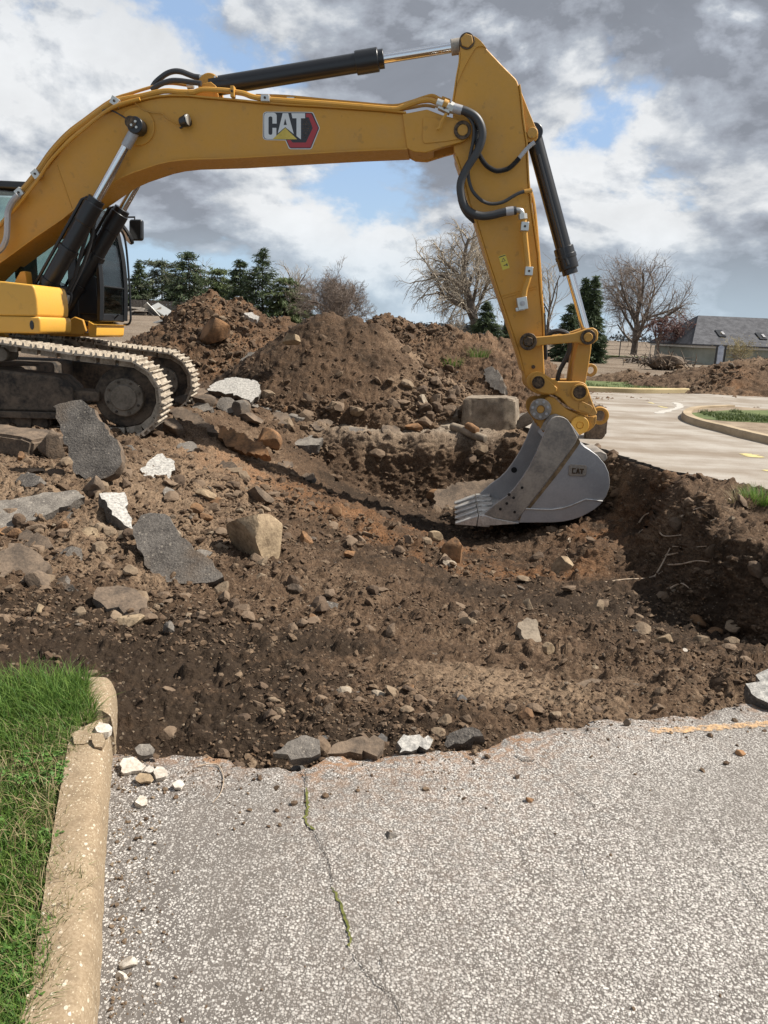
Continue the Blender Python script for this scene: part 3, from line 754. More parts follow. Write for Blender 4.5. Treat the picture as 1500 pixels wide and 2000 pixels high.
def kerb_run(name, path, prof, parent, mat, seed=0, rough_end=0.0):
    """prof: (offset to the left of the path, height)"""
    bm = bmesh.new(); rows = []; k = len(path)
    for i, p in enumerate(path):
        tt = (path[min(i + 1, k - 1)] - path[max(i - 1, 0)]).normalized(); nl = Vector((-tt.y, tt.x, 0))
        rows.append([bm.verts.new(p + nl * (o + random.gauss(0, 0.0012)) + Vector((0, 0, h + random.gauss(0, 0.0012))) + tt * (random.gauss(0, rough_end) if i in (0, k - 1) else 0)) for o, h in prof])
    for a, c in zip(rows, rows[1:]):
        for j in range(len(prof) - 1): bm.faces.new((a[j], a[j + 1], c[j + 1], c[j]))
    bm.faces.new(rows[0]); bm.faces.new(rows[-1][::-1])
    bmesh.ops.recalc_face_normals(bm, faces=bm.faces)
    me = bpy.data.meshes.new(name); bm.to_mesh(me); bm.free()
    for p in me.polygons: p.use_smooth = True
    me.set_sharp_from_angle(angle=R(40))
    return mkobj(name, me, mat, parent)
KW = 0.140
kprof = [(0, -.1), (0.000, 0.0), (0.006, .06), (0.012, .09), (0.022, .112), (0.040, .126), (0.065, .132), (.10, .133), (KW, .130), (KW, -.1)]
kerb = empty('kerb', (-.9, 2.0, 0), label='rounded tan concrete kerb with pale chips, broken near its far end, beside the lawn', cat='kerb')
def shift(path): return [q - Vector((-.9, 2.0, 0)) for q in path]
cut = [q for q in KL if q.y < 2.62]; far_k = [q for q in KL if q.y > 2.70]
kerb_run('kerb_section', shift(cut), kprof, kerb, M['kerb'], 1, 0.012)
kp2 = [(o, h * 0.97 - 0.004) for o, h in kprof]
end = far_k[-1]; 
fk = far_k
o2 = kerb_run('kerb_section', shift(fk), kp2, kerb, M['kerb'], 2, 0.01)
# the rounded, worn far end
for v in o2.data.vertices:
    e = (v.co.y + 2.0) - (KL[-1].y - .09)
    if e > 0 and v.co.z > 0: v.co.z -= 0.9 * e * e * 3; 

VERGE = [(q.x - KW * 0.93, q.y) for q in KL] + [(-1.5, 2.98), (-2.2, 3.02), (-3.4, 3.0), (-4.2, 2.0), (-4.2, .3), (-.5, .25)]
lawn = sheet('lawn', jag(VERGE, 0.08, 0.012, 8, True), 0.085, 0.22, mat_simple('lawn_soil', (0.028, 0.022, 0.012), (0.055, 0.055, 0.018), 14, 0.95, 0.6, 0.02)); props(lawn, kind='structure')

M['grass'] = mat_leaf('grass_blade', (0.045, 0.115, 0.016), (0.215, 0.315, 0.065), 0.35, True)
M['clover'] = mat_leaf('clover_leaf', (0.045, 0.12, 0.02), (0.14, 0.255, 0.055), 0.3, True)
def blades(name, pts, zs, hs, ws, lean, mat, seed=0, parent=None, segs=3):
    rs = np.random.RandomState(seed); n = len(pts)
    ang = rs.rand(n) * 6.283; dirx, diry = np.cos(ang), np.sin(ang); fa = ang + 1.57 + rs.randn(n) * 0.6
    px_, py_ = np.cos(fa), np.sin(fa)
    tone = np.clip(rs.rand(n) * 0.9 + 0.1 * rs.randn(n), 0, 1); cur = lean * (0.25 + rs.rand(n) * 1.1)
    V = []; T = []
    for s in range(segs + 1):
        q = s / segs; w = ws * (1 - q) ** 0.7 * 0.5 if s < segs else 0 * ws
        cxp = pts[:, 0] + dirx * cur * hs * q * q; cyp = pts[:, 1] + diry * cur * hs * q * q; cz = zs + hs * q * np.sqrt(np.maximum(1 - (cur * q) ** 2 * 0.55, 0.08))
        V += [np.stack([cxp + px_ * w, cyp + py_ * w, cz], 1), np.stack([cxp - px_ * w, cyp - py_ * w, cz], 1)]
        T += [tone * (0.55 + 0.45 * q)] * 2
    V = np.stack(V, 1).reshape(-1, 3); T = np.stack(T, 1).reshape(-1)
    k = 2 * (segs + 1); idx = np.arange(n)[:, None] * k
    F = np.concatenate([idx + np.array([[2 * s, 2 * s + 1, 2 * s + 3, 2 * s + 2]]) for s in range(segs)])
    me = np_mesh(name, V, F, True, {'tone': T})
    return mkobj(name, me, mat, parent)
rs = np.random.RandomState(3)
def kerb_x(y): return np.interp(y, [q.y for q in KL], [q.x for q in KL])
n = 60000
gy = 0.55 + 2.38 * rs.rand(n); inner = kerb_x(gy) - KW * 0.80
gxx = inner - 1.75 * rs.rand(n) ** 1.5
over = 0.085 * fbm(gy, 0 * gy, 0 * gy, 4.0, 4, 4) - 0.005        # the turf creeps over the kerb unevenly
gxx = gxx + np.maximum(over, -0.03)
gp = np.stack([gxx, gy], 1)
patch = fbm(gp[:, 0], gp[:, 1], 0 * gxx, 2.2, 3, 44)
tall = 0.055 + 0.10 * sstep(2.2, 3.0, gy) * (0.6 + patch) + 0.03 * patch
hs = np.clip(tall, 0.025, 0.2) * (0.55 + 0.8 * rs.rand(n))
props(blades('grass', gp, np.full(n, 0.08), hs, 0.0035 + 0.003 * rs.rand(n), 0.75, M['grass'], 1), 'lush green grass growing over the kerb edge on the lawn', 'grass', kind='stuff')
nd_ = 3800; dy_ = 0.6 + 2.25 * rs.rand(nd_); dx_ = kerb_x(dy_) - KW * .78 - .30 * rs.rand(nd_) ** 1.5 + np.maximum(0.085 * fbm(dy_, 0 * dy_, 0 * dy_, 4.0, 4, 4), -.02)
M['grass_dry'] = mat_leaf('dry_grass', (0.19, 0.145, 0.07), (0.40, 0.33, 0.18), 0.2, True)
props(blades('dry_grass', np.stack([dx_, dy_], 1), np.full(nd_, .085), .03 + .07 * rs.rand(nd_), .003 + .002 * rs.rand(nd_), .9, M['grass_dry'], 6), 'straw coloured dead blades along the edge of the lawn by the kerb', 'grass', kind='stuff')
# clover between the blades
nc_ = 4200
cyy = 0.55 + 1.9 * rs.rand(nc_); cxx = kerb_x(cyy) - KW * 0.78 - 0.9 * rs.rand(nc_) ** 1.6 + np.maximum(0.085 * fbm(cyy, 0 * cyy, 0 * cyy, 4.0, 4, 4) - 0.005, -.03)
mk = fbm(cxx, cyy, 0 * cxx, 3.0, 3, 66) > -0.12; cxx, cyy = cxx[mk], cyy[mk]; nc_ = len(cxx)
cz = 0.10 + 0.035 * rs.rand(nc_); V = []; F = []; T = []
for lf in range(3):
    a = rs.rand(nc_) * 0.4 + lf * 2.09; rr = 0.007 + 0.005 * rs.rand(nc_); tz = rs.randn(nc_, 4) * 0.003
    ca, sa = np.cos(a), np.sin(a)
    quad = [(0, 0), (1.0, -0.55), (1.6, 0), (1.0, 0.55)]
    V.append(np.stack([np.stack([cxx + rr * (ca * q0 - sa * q1), cyy + rr * (sa * q0 + ca * q1), cz + tz[:, i]], 1) for i, (q0, q1) in enumerate(quad)], 1))
    T.append(np.repeat(rs.rand(nc_)[:, None], 4, 1))
V = np.concatenate(V).reshape(-1, 3); T = np.concatenate(T).reshape(-1); F = np.arange(len(V)).reshape(-1, 4)
props(mkobj('clover', np_mesh('clover', V, F, False, {'tone': T}), M['clover']), 'low clover leaves mixed into the lawn beside the kerb', 'clover', kind='stuff')

# grass islands beyond the road
M['grass_far'] = mat_leaf('far_grass_blade', (0.050, 0.085, 0.022), (0.160, 0.190, 0.060), 0.2, True)
M['turf'] = mat_simple('distant_turf', (0.062, 0.084, 0.028), (0.125, 0.15, 0.052), 3, 0.95, 0.5, 0.02)
M['turf_dirt'] = mat_simple('bare_island_soil', (0.16, 0.115, 0.075), (0.30, 0.235, 0.165), 2, 0.95, 0.4, 0.02)
I1 = [(1.5, 24.6), (4, 24.55), (7, 24.9), (8.2, 25.2), (10.2, 26.4), (11.0, 27.3), (10.6, 28.6), (9, 29.2), (6.5, 29.6), (3.5, 31.5), (1.5, 31)]
isl1 = sheet('grass_island', I1, 0.07, 0.2, M['turf']); props(isl1, kind='structure')
kp = smooth_path([(p[0], p[1], 0) for p in [(1.5, 24.45), (4, 24.4), (7, 24.72), (8.3, 25.0), (10.4, 26.2), (11.6, 27.2)]], 6)
kerb_run('kerb', kp, [(0, -.1), (0, .10), (.03, .13), (.17, .13), (.17, -.1)], None, mat_simple('yellowed_kerb', (0.36, 0.28, 0.15), (0.52, 0.42, 0.24), 1.2, 0.9, 0.2))
props(bpy.data.objects['kerb.001'] if 'kerb.001' in bpy.data.objects else None, 'yellowish kerb along the green grass strip beyond the road', 'kerb')
I2k = [at_z(px, py, 0.0)[:2] for px, py in [(1420, 800), (1360, 803), (1338, 808), (1330, 816), (1340, 825), (1370, 835), (1410, 845), (1450, 856), (1500, 868), (1560, 884)]]
kp = smooth_path([(p[0], p[1], 0) for p in I2k], 5)
k2 = kerb_run('kerb', kp, [(0, -.1), (0, .09), (.03, .13), (.20, .13), (.20, -.1)], None, mat_simple('dusty_kerb', (0.27, 0.205, 0.13), (0.42, 0.33, 0.22), 1.5, 0.9, 0.2))
props(k2, 'curved tan kerb round the end of the bare island at the right edge', 'kerb')
isl2p = [(q.x + 0.08, q.y + 0.02) for q in kp] + [(16, 12), (16, 18.5), (11, 18.3)]
isl2 = sheet('island_soil', isl2p, 0.09, 0.2, M['turf_dirt']); props(isl2, kind='structure')
tri = [tuple(at_z(px, py, 0.1)[:2]) for px, py in [(1352, 806), (1345, 812), (1365, 817), (1420, 822), (1560, 828), (1560, 801), (1420, 801)]]
tf2 = sheet('turf', tri, 0.098, 0.05, M['turf']); props(tf2, kind='structure')
def scatter_in(poly, n, seed):
    rs_ = np.random.RandomState(seed); Pq = np.array(poly); lo, hi = Pq.min(0), Pq.max(0)
    q = lo + (hi - lo) * rs_.rand(n * 3, 2); q = q[poly_sd(q[:, 0].astype(np.float32), q[:, 1].astype(np.float32), poly) < -0.05]
    return q[:n]
for pl, nn, zz, lb in ((I1, 9000, .06, 'short green grass on the strip beyond the road'), (tri, 5000, .09, 'short green grass on the curved island at the right edge')):
    q = scatter_in(pl, nn, 5); rs2 = np.random.RandomState(9); pt = fbm(q[:, 0], q[:, 1], 0 * q[:, 0], .8, 3, 3)
    q = q[pt > -0.12]
    props(blades('grass', q, np.full(len(q), zz), 0.05 + 0.07 * rs2.rand(len(q)), 0.012 + 0.01 * rs2.rand(len(q)), 0.8, M['grass_far'], 3, segs=2), lb, 'grass', kind='stuff')
# tuft on the bank and weeds on the rubble
def tuft(name, px, py, n, rad, h, label, cat, r0=3.0, hh=None, dry=False):
    g = ground_hit(px, py, r0) if hh is None else hh
    rs_ = np.random.RandomState(int(px)); a = rs_.rand(n) * 6.283; rr = rad * np.sqrt(rs_.rand(n))
    q = np.stack([g[0] + rr * np.cos(a), g[1] + rr * np.sin(a)], 1)
    o = blades(name, q - g[:2], np.zeros(n) - 0.02, h * (0.5 + 0.7 * rs_.rand(n)), 0.006 + 0.004 * rs_.rand(n), 0.8, M['grass_dry'] if dry else M['grass'], int(px))
    o.location = g
    return props(o, label, cat)
tuft('grass_tuft', 1482, 990, 700, 0.20, 0.22, 'bright green grass tuft on the bank at the right edge of the pit', 'grass tuft', hh=np.array([3.92, 7.78, 0.0]))
tuft('dry_grass_tuft', 1440, 985, 110, 0.16, 0.20, 'dry straw coloured grass beside the green tuft on the bank', 'grass tuft', dry=True, hh=np.array([3.70, 7.75, 0.0]))

# ------------------------------------------------------------------ the excavator
YAW = R(-4)                                     # house and boom swung a little towards the camera
XF = np.array([math.cos(YAW), math.sin(YAW), 0]); XL = np.array([-math.sin(YAW), math.cos(YAW), 0])
_sp = at_y(905, 255, 11.0)
XO = _sp - XF * 6.75; XO[2] = 0.24
exc = empty('excavator', XO, YAW, label='large yellow tracked excavator with its bucket lowered into the pit', cat='excavator')
def rel(px, py, v):
    """picture point on the vertical plane v metres behind the boom's middle plane, in the machine's own frame"""
    p = at_plane(px, py, XO + XL * v, XL) - XO
    return Vector((p @ XF, v, p[2]))
def r2(pts, v): return [(q.x, q.z) for q in (rel(px, py, v) for px, py in pts)]
def fromz(pts, ox, oy, s): return [(ox + a / s, oy + b_ / s) for a, b_ in pts]
def zA(*p): return fromz(p, 0, 100, 3.0)
def zB(*p): return fromz(p, 0, 320, 3.7025)
def zC(*p): return fromz(p, 300, 60, 3.0)
def zD(*p): return fromz(p, 760, 40, 4.16667)
def zE(*p): return fromz(p, 860, 400, 4.16667)
def zF(*p): return fromz(p, 860, 640, 4.16667)
def arc(c, r, a0, a1, n=8):
    return [(c[0] + r * math.cos(R(a0 + (a1 - a0) * i / n)), c[1] - r * math.sin(R(a0 + (a1 - a0) * i / n))) for i in range(n + 1)]

# boom -------------------------------------------------------------
VB = 0.29
top_e = [(793, 222), (740, 217), (633, 210), (560, 206), (500, 201), (450, 196), (400, 192), (367, 188.5), (333, 188), (308, 190), (283, 195), (250, 205), (225, 213), (200, 223), (165, 248), (133, 277), (113, 300), (73, 350), (33, 400), (0, 441), (-60, 514), (-105, 556)]
foot = [(-118, 580), (-108, 603), (-84, 610)]
bot_e = [(-60, 592), (0, 512), (67, 463), (120, 427), (151, 402), (183, 381), (217, 357), (233, 347), (258, 336), (283, 327.5), (308, 319), (333, 313.5), (365, 310), (400, 309), (460, 307), (527, 303), (610, 298), (700, 293), (760, 290.5), (796, 289)]
foot = [(-95, 520), (-120, 545), (-122, 572), (-100, 592), (-70, 590)]
top_e = top_e[:-2] + [(-40, 487)]
bot_e = bot_e[1:]
b = B(); b.prism(r2(top_e + foot + [(-40, 552)] + bot_e, -VB), -VB + 0.02, VB - 0.02)
boom = b.build('boom', M['yellow'], exc, 0.012)
# nose: two fork plates
nose = [(786, 222), (798, 221), (834, 214), (863, 225), (885, 230.5), (903, 238), (912, 242), (919, 251), (920, 261), (914, 270.5), (902, 278), (868, 287), (832, 298.5), (808, 297), (795, 290)]
for s in (-1, 1):
    b = B(); pts = r2(nose, -VB); v0, v1 = (-VB - 0.012, -VB + 0.075) if s < 0 else (VB - 0.075, VB + 0.012)
    b.prism(pts, v0, v1); b.build('boom_nose_plate', M['yellow'], boom, 0.01)
b = B(); pts = r2([(786, 224), (800, 222), (834, 216), (850, 224), (846, 291), (832, 297), (808, 296), (795, 289)], -VB); b.prism(pts, -VB + 0.07, VB - 0.07); b.build('boom_nose', M['yellow'], boom, 0.01)
dpl = r2([(830, 229), (868, 234), (903, 241), (914, 249), (916, 259), (910, 268), (900, 272), (870, 277), (830, 281), (826, 277), (826, 234)], -VB)
b = B(); b.prism(dpl, -VB - 0.026, -VB - 0.012); b.build('doubler_plate', M['yellow'], boom, 0.004)
# the plates that close the box stand a little proud of the sides
def ribbon(pts, v0, v1, th, out):
    b = B(); P2 = [Vector((q[0], q[1])) for q in pts]; k = len(P2); off = []
    for i, p in enumerate(P2):
        t_ = (P2[min(i + 1, k - 1)] - P2[max(i - 1, 0)]).normalized(); off.append(p + Vector((-t_.y, t_.x)) * th * out)
    for i in range(k - 1):
        a0, a1, c0, c1 = P2[i], P2[i + 1], off[i], off[i + 1]
        b.hull([(a0.x, v0, a0.y), (a1.x, v0, a1.y), (a1.x, v1, a1.y), (a0.x, v1, a0.y)], [(c0.x, v0, c0.y), (c1.x, v0, c1.y), (c1.x, v1, c1.y), (c0.x, v1, c0.y)])
    bmesh.ops.remove_doubles(b.bm, verts=b.bm.verts, dist=0.0005)
    return b
ribbon(r2(top_e, -VB), -VB - 0.022, VB + 0.022, 0.022, -1).build('boom_top_plate', M['yellow'], boom, 0.004)
ribbon(r2(bot_e, -VB), -VB - 0.022, VB + 0.022, 0.022, -1).build('boom_bottom_plate', M['yellow'], boom, 0.004)
# weld seam across the boom side and round boss behind the cylinder pin
b = B(); q0, q1 = rel(110, 322, -VB), rel(141, 412, -VB); b.tube([(q0.x, -VB + .018, q0.z), (q1.x, -VB + .018, q1.z)], 0.008, 6); b.build('weld_seam', M['yellow'], boom)
c = rel(268, 247, -VB)
b = B(); b.cyl((c.x, -VB - 0.006, c.z), (c.x, VB + .006, c.z), 0.235, 40); b.build('pin_boss', M['yellow'], boom, 0.008)
b = B(); b.cyl((c.x, -0.52, c.z), (c.x, 0.52, c.z), 0.075, 24); b.build('boom_pin', M['pin'], boom)
c2 = rel(903.5, 255.5, -VB)
b = B(); b.ringy((c2.x, c2.z), 0.112, 0.068, -VB - 0.05, -VB - 0.024); b.build('pin_ring', M['pin'], boom, 0.004)
b = B(); b.cyl((c2.x, -VB - 0.042, c2.z), (c2.x, VB + .05, c2.z), 0.070, 24); b.build('nose_pin', M['yellow_worn'], boom, 0.008)

# badge on the boom: dark plate, pale letters, yellow peak, red bracket, all flat print
def decal(name, pts, v, mat, parent, lift):
    q = r2(pts, v); bm = bmesh.new(); f = bm.faces.new([bm.verts.new((a, v - lift, c)) for a, c in q])
    bm.normal_update()
    if f.normal.y > 0: f.normal_flip()
    bmesh.ops.triangulate(bm, faces=bm.faces)
    me = bpy.data.meshes.new(name); bm.to_mesh(me); bm.free(); return mkobj(name, me, mat, parent)
M['badge_black'] = mat_flat('badge_black', (0.022, 0.020, 0.022), 0.35)
M['badge_white'] = mat_flat('badge_silver', (0.62, 0.62, 0.60), 0.4); M['badge_red'] = mat_flat('badge_red', (0.36, 0.030, 0.035), 0.4)
M['badge_gold'] = mat_simple('badge_gold', (0.45, 0.33, 0.06), (0.62, 0.47, 0.10), 3, 0.45, 0)
DV = -VB + 0.02
def rrect(x0, y0, x1, y1, r_): 
    o = []
    for cxx_, cyy_, a0 in ((x0 + r_, y0 + r_, 180), (x1 - r_, y0 + r_, 90), (x1 - r_, y1 - r_, 0), (x0 + r_, y1 - r_, -90)):
        o += arc((cxx_, cyy_), r_, a0, a0 - 90, 4)
    return o
badge = decal('badge', zC((641, 492), (646, 481), (658, 475), (890, 476), (928, 477), (937, 482), (974, 568), (973, 576), (928, 689), (918, 695), (802, 695), (792, 689), (772, 643), (660, 641), (647, 636), (640, 624)), DV, M['badge_white'], boom, 0.003)
decal('badge_plate', zC((645, 494), (650, 484), (661, 479), (890, 480), (926, 481), (933, 486), (969, 568), (968, 576), (923, 686), (916, 690), (805, 690), (796, 685), (775, 639), (662, 637), (650, 633), (644, 622)), DV, M['badge_black'], badge, 0.005)
decal('red_bracket', zC((893, 486), (924, 486), (965, 571), (919, 685), (801, 685), (780, 641), (803, 641), (815, 656), (893, 656), (933, 571), (910, 508), (893, 508)), DV, M['badge_red'], badge, 0.007)
for k in range(9):
    for j in range(3):
        xx = 878 + j * 14 + (7 if k % 2 else 0); yy = 522 + k * 13
        if xx < 922 - abs(yy - 572) * 0.30: decal('badge_dot', [(zC((xx + 4.5 * math.cos(R(60 * q)), yy + 4.5 * math.sin(R(60 * q))))[0]) for q in range(6)], DV, M['pin'], badge, 0.0065)
decal('letter_c', zC(*(arc((667, 500), 19, 180, 90, 3) + arc((703, 500), 19, 90, 0, 3) + [(722, 545), (697, 545), (697, 512)] + arc((688, 512), 9, 0, 90, 2) + arc((683, 512), 9, 90, 180, 2) + [(674, 602)] + arc((683, 602), 9, 180, 270, 2) + arc((688, 602), 9, 270, 360, 2) + [(697, 570), (720, 570)] + arc((701, 617), 19, 0, -90, 3) + arc((667, 617), 19, 270, 180, 3))), DV, M['badge_white'], badge, 0.008)
decal('letter_a', zC((757, 484), (789, 484), (822, 606), (772, 566), (728, 603)), DV, M['badge_white'], badge, 0.008)
decal('letter_counter', zC((772, 515), (781, 553), (763, 553)), DV, M['badge_black'], badge, 0.0095)
decal('letter_t', zC((808, 484), (888, 484), (888, 514), (864, 514), (864, 638), (838, 618), (838, 514), (814, 514)), DV, M['badge_white'], badge, 0.008)
decal('yellow_peak', zC((772, 570), (842, 637), (697, 637)), DV, M['badge_gold'], badge, 0.0085)

# stick ------------------------------------------------------------
VS = 0.22
stick_o = zD((575, 178), (579, 158), (590, 138), (612, 121), (640, 115), (672, 119), (700, 130), (725, 146), (748, 166), (772, 195), (800, 235), (920, 362), (1028, 470), (1043, 492), (1054, 525), (1066, 600), (1085, 800), (1115, 1000), (1130, 1300), (1150, 1500)) + \
    zE((790, 400), (810, 700), (830, 900), (840, 1180), (850, 1385)) + [(1071, 752), (1062, 764), (1050, 769), (1038, 764), (1029, 752)] + \
    zE((690, 1400), (640, 1200), (560, 960), (480, 720), (400, 480), (300, 150), (280, 90)) + zD((650, 1480), (600, 1260), (560, 1140), (525, 1050), (520, 900), (520, 680), (533, 600), (552, 470), (575, 350), (582, 260))
b = B(); b.prism(r2(stick_o, -VS), -VS, VS); stick = b.build('stick', M['yellow'], exc, 0.014)
dbl = zD((577, 178), (580, 160), (592, 141), (613, 124), (640, 118), (671, 122), (698, 133), (722, 149), (745, 169), (770, 198), (796, 233), (782, 222), (762, 215), (735, 214), (712, 222), (694, 240), (660, 296), (610, 390), (556, 510), (549, 530), (553, 480), (577, 350), (584, 260))
b = B(); b.prism(r2(dbl, -VS), -VS - 0.018, -VS + .004); b.build('doubler_plate', M['yellow'], stick, 0.004)
c = rel(911.8, 81.3, -VS)
b = B(); b.cyl((c.x, -VS - 0.03, c.z), (c.x, VS + .03, c.z), 0.098, 28); b.build('pin_ring', M['pin'], stick, 0.004)
b = B(); b.cyl((c.x, -VS - 0.045, c.z), (c.x, VS + .04, c.z), 0.083, 6); b.build('pin_head', M['yellow_worn'], stick, 0.008)
# weld bands and edge plates
for aa, bb_ in (((980, 578), (1047, 559)), ((981, 583), (1048, 564))):
    q0, q1 = rel(*aa, -VS), rel(*bb_, -VS); b = B(); b.tube([(q0.x, -VS - .001, q0.z), (q1.x, -VS - .001, q1.z)], 0.007, 6); b.build('weld_seam', M['yellow'], stick)
right_e = zD((1054, 525), (1066, 600), (1085, 800), (1115, 1000), (1130, 1300), (1150, 1500)) + zE((790, 400), (810, 700), (830, 900), (838, 1130))
ribbon(r2(right_e, -VS), -VS - 0.02, VS + 0.02, 0.02, 1).build('stick_front_plate', M['yellow'], stick, 0.003)
left_e = zD((520, 680), (533, 600), (552, 470), (575, 350), (582, 260))
ribbon(r2(left_e[::-1], -VS), -VS - 0.015, VS + 0.015, 0.018, -1).build('stick_back_plate', M['yellow'], stick, 0.003)
left_e2 = zE((680, 1350), (640, 1200), (560, 960), (480, 720), (400, 480), (300, 150), (280, 90)) + zD((650, 1480), (600, 1260), (545, 1100))
ribbon(r2(left_e2, -VS), -VS - 0.018, VS + 0.018, 0.02, 1).build('stick_back_plate', M['yellow'], stick, 0.003)
# ears for the bucket cylinder
ear = zD((1060, 528), (1085, 600), (1140, 742), (1190, 860), (1207, 888), (1213, 915), (1211, 950), (1195, 975), (1165, 980), (1135, 985), (1112, 1008), (1085, 800))
for s in (-1, 1):
    b = B(); b.prism(r2(ear, -0.2), s * 0.17 - 0.03, s * 0.17 + 0.03); b.build('cylinder_ear', M['yellow'], stick, 0.006)
c = rel(1039.3, 260.3, -0.2)
b = B(); b.cyl((c.x, -0.235, c.z), (c.x, 0.235, c.z), 0.068, 24); b.build('ear_pin', M['yellow_worn'], stick, 0.008)
# warning sticker
wl = decal('warning_sticker', zE((473, 420), (529, 401), (565, 512), (508, 533)), -VS, mat_flat('sticker_yellow', (0.62, 0.50, 0.06), 0.5), stick, 0.003)
for pts in (((477, 424), (528, 407), (531, 413), (479, 431)), ((497, 467), (512, 430), (532, 456)), ((514, 492), (538, 484), (537, 475), (545, 478), (549, 498), (541, 500), (539, 491), (516, 498))):
    decal('warning_symbol', zE(*pts), -VS, M['badge_black'], wl, 0.005)
decal('warning_symbol', zE((503, 461), (513, 440), (525, 454)), -VS, bpy.data.materials['sticker_yellow'], wl, 0.0065)
# bolts and scuffs
for px, py in ((1041.5, 716.5),):
    c = rel(px, py, -VS); b = B(); b.cyl((c.x, -VS - 0.03, c.z), (c.x, -VS, c.z), 0.026, 10); b.build('bolt', M['pin'], stick)

# hydraulic cylinders ---------------------------------------------
def along(p0, p1, t): return p0.lerp(p1, t)
def hyd(name, pa, pb, v, f_barrel, r_b, r_r, collar=(0.06, 1.22), parent=exc, sleeve=True):
    """barrel from pa up to f_barrel of the way, chromed rod to pb"""
    A, Z = rel(*pa, -abs(v)), rel(*pb, -abs(v)); A.y = v; Z.y = v; L = (Z - A).length
    e = along(A, Z, f_barrel)
    b = B(); b.cyl(A, e, r_b, 28)
    o = b.build(name, M['black'], parent, 0.006)
    d = (Z - A).normalized()
    b = B(); b.cyl(e - d * 0.30, e, r_b * collar[1], 28); b.build('collar', M['black'], o, 0.012)
    b = B(); b.cyl(e - d * 0.02, e + d * 0.07, r_b * 0.98, 28); b.build('gland', M['black'], o, 0.006)
    b = B(); b.cyl(e + d * 0.02, Z - d * 0.10, r_r, 28); b.build('rod', M['chrome'], o)
    return o, A, Z, d, e
for s, v in ((1, -0.42), (-1, 0.42)):
    o, A, Z, d, e = hyd('boom_cylinder', (53, 632), (268, 247), v, 0.625, 0.114, 0.060, (0.06, 1.12))
    b = B(); b.cyl((Z.x, v - 0.09, Z.z), (Z.x, v + 0.09, Z.z), 0.105, 28); b.build('rod_eye', M['black'], o, 0.01)
    b = B(); b.cyl(Z - d * 0.3, Z - d * 0.06, 0.066, 24); b.build('rod_neck', M['steel'], o, 0.006)
    if v < 0:
        for q in range(3):
            a = 1.2 + q * 2.094; cx_, cz_ = Z.x + 0.04 * math.cos(a), Z.z + 0.04 * math.sin(a)
            b = B(); b.cyl((cx_, v - 0.105, cz_), (cx_, v - 0.088, cz_), 0.016, 8); b.build('cap_bolt', M['zinc'], o)
    b = B(); b.cyl((A.x, v - 0.11, A.z), (A.x, v + 0.11, A.z), 0.16, 28); b.build('base_eye', M['yellow'], o, 0.01)
    # feed pipe clamped along the barrel and hoses at its foot
    side = Vector((-d.z, 0, d.x)); p0 = A + d * 0.35 + side * 0.165; p1 = e - d * 0.05 + side * 0.165
    b = B(); b.tube([p0, p1, p1 + d * 0.07 - side * 0.05], 0.022, 8); b.build('feed_pipe', M['black'], o)
    for f in (0.35, 0.62): 
        pc = A.lerp(e, f); b = B(); b.cyl(pc - d * 0.035, pc + d * 0.035, 0.138, 28); b.build('pipe_clamp', M['black'], o)
o, A, Z, d, e = hyd('stick_cylinder', (412, 170), (905, 89), 0.0, 0.672, 0.118, 0.063, (0.06, 1.22))
b = B(); b.cyl((A.x, -0.09, A.z), (A.x, 0.09, A.z), 0.15, 28); b.build('base_eye', M['yellow_worn'], o, 0.01)
b = B(); b.cyl(Z - d * 0.16, Z - d * 0.03, 0.095, 24); b.build('rod_end', M['steel_brown'], o, 0.008)
lug = rel(458, 153, 0.0); b = B(); b.box(lug, (0.05, 0.05, 0.10)); b.build('lug', M['black'], o, 0.004)
b = B(); b.prism(r2([(375, 190), (383, 175), (398, 163), (412, 160), (422, 168), (428, 192)], -.15), -0.16, -0.10); b.prism(r2([(375, 190), (383, 175), (398, 163), (412, 160), (422, 168), (428, 192)], -.15), 0.10, 0.16); b.build('cylinder_bracket', M['yellow'], boom, 0.006)
o, A, Z, d, e = hyd('bucket_cylinder', (1041, 262), (1147, 658), 0.0, 0.655, 0.105, 0.058, (0.06, 1.26))
b = B(); b.cyl((A.x, -0.13, A.z), (A.x, 0.13, A.z), 0.115, 28); b.build('base_eye', M['black'], o, 0.01)
side = Vector((-d.z, 0, d.x)); b = B(); b.tube([A + d * 0.28 - side * 0.02 + Vector((0, -.115, 0)), e - d * 0.2 - side * 0.02 + Vector((0, -.115, 0)), e - d * 0.05 - side * .02 + Vector((0, -.14, 0))], 0.022, 8); b.build('feed_pipe', M['black'], o)
b = B(); b.cyl(e - d * 0.2, e - d * 0.14, 0.142, 12); b.build('gland_ring', M['black'], o, 0.008)

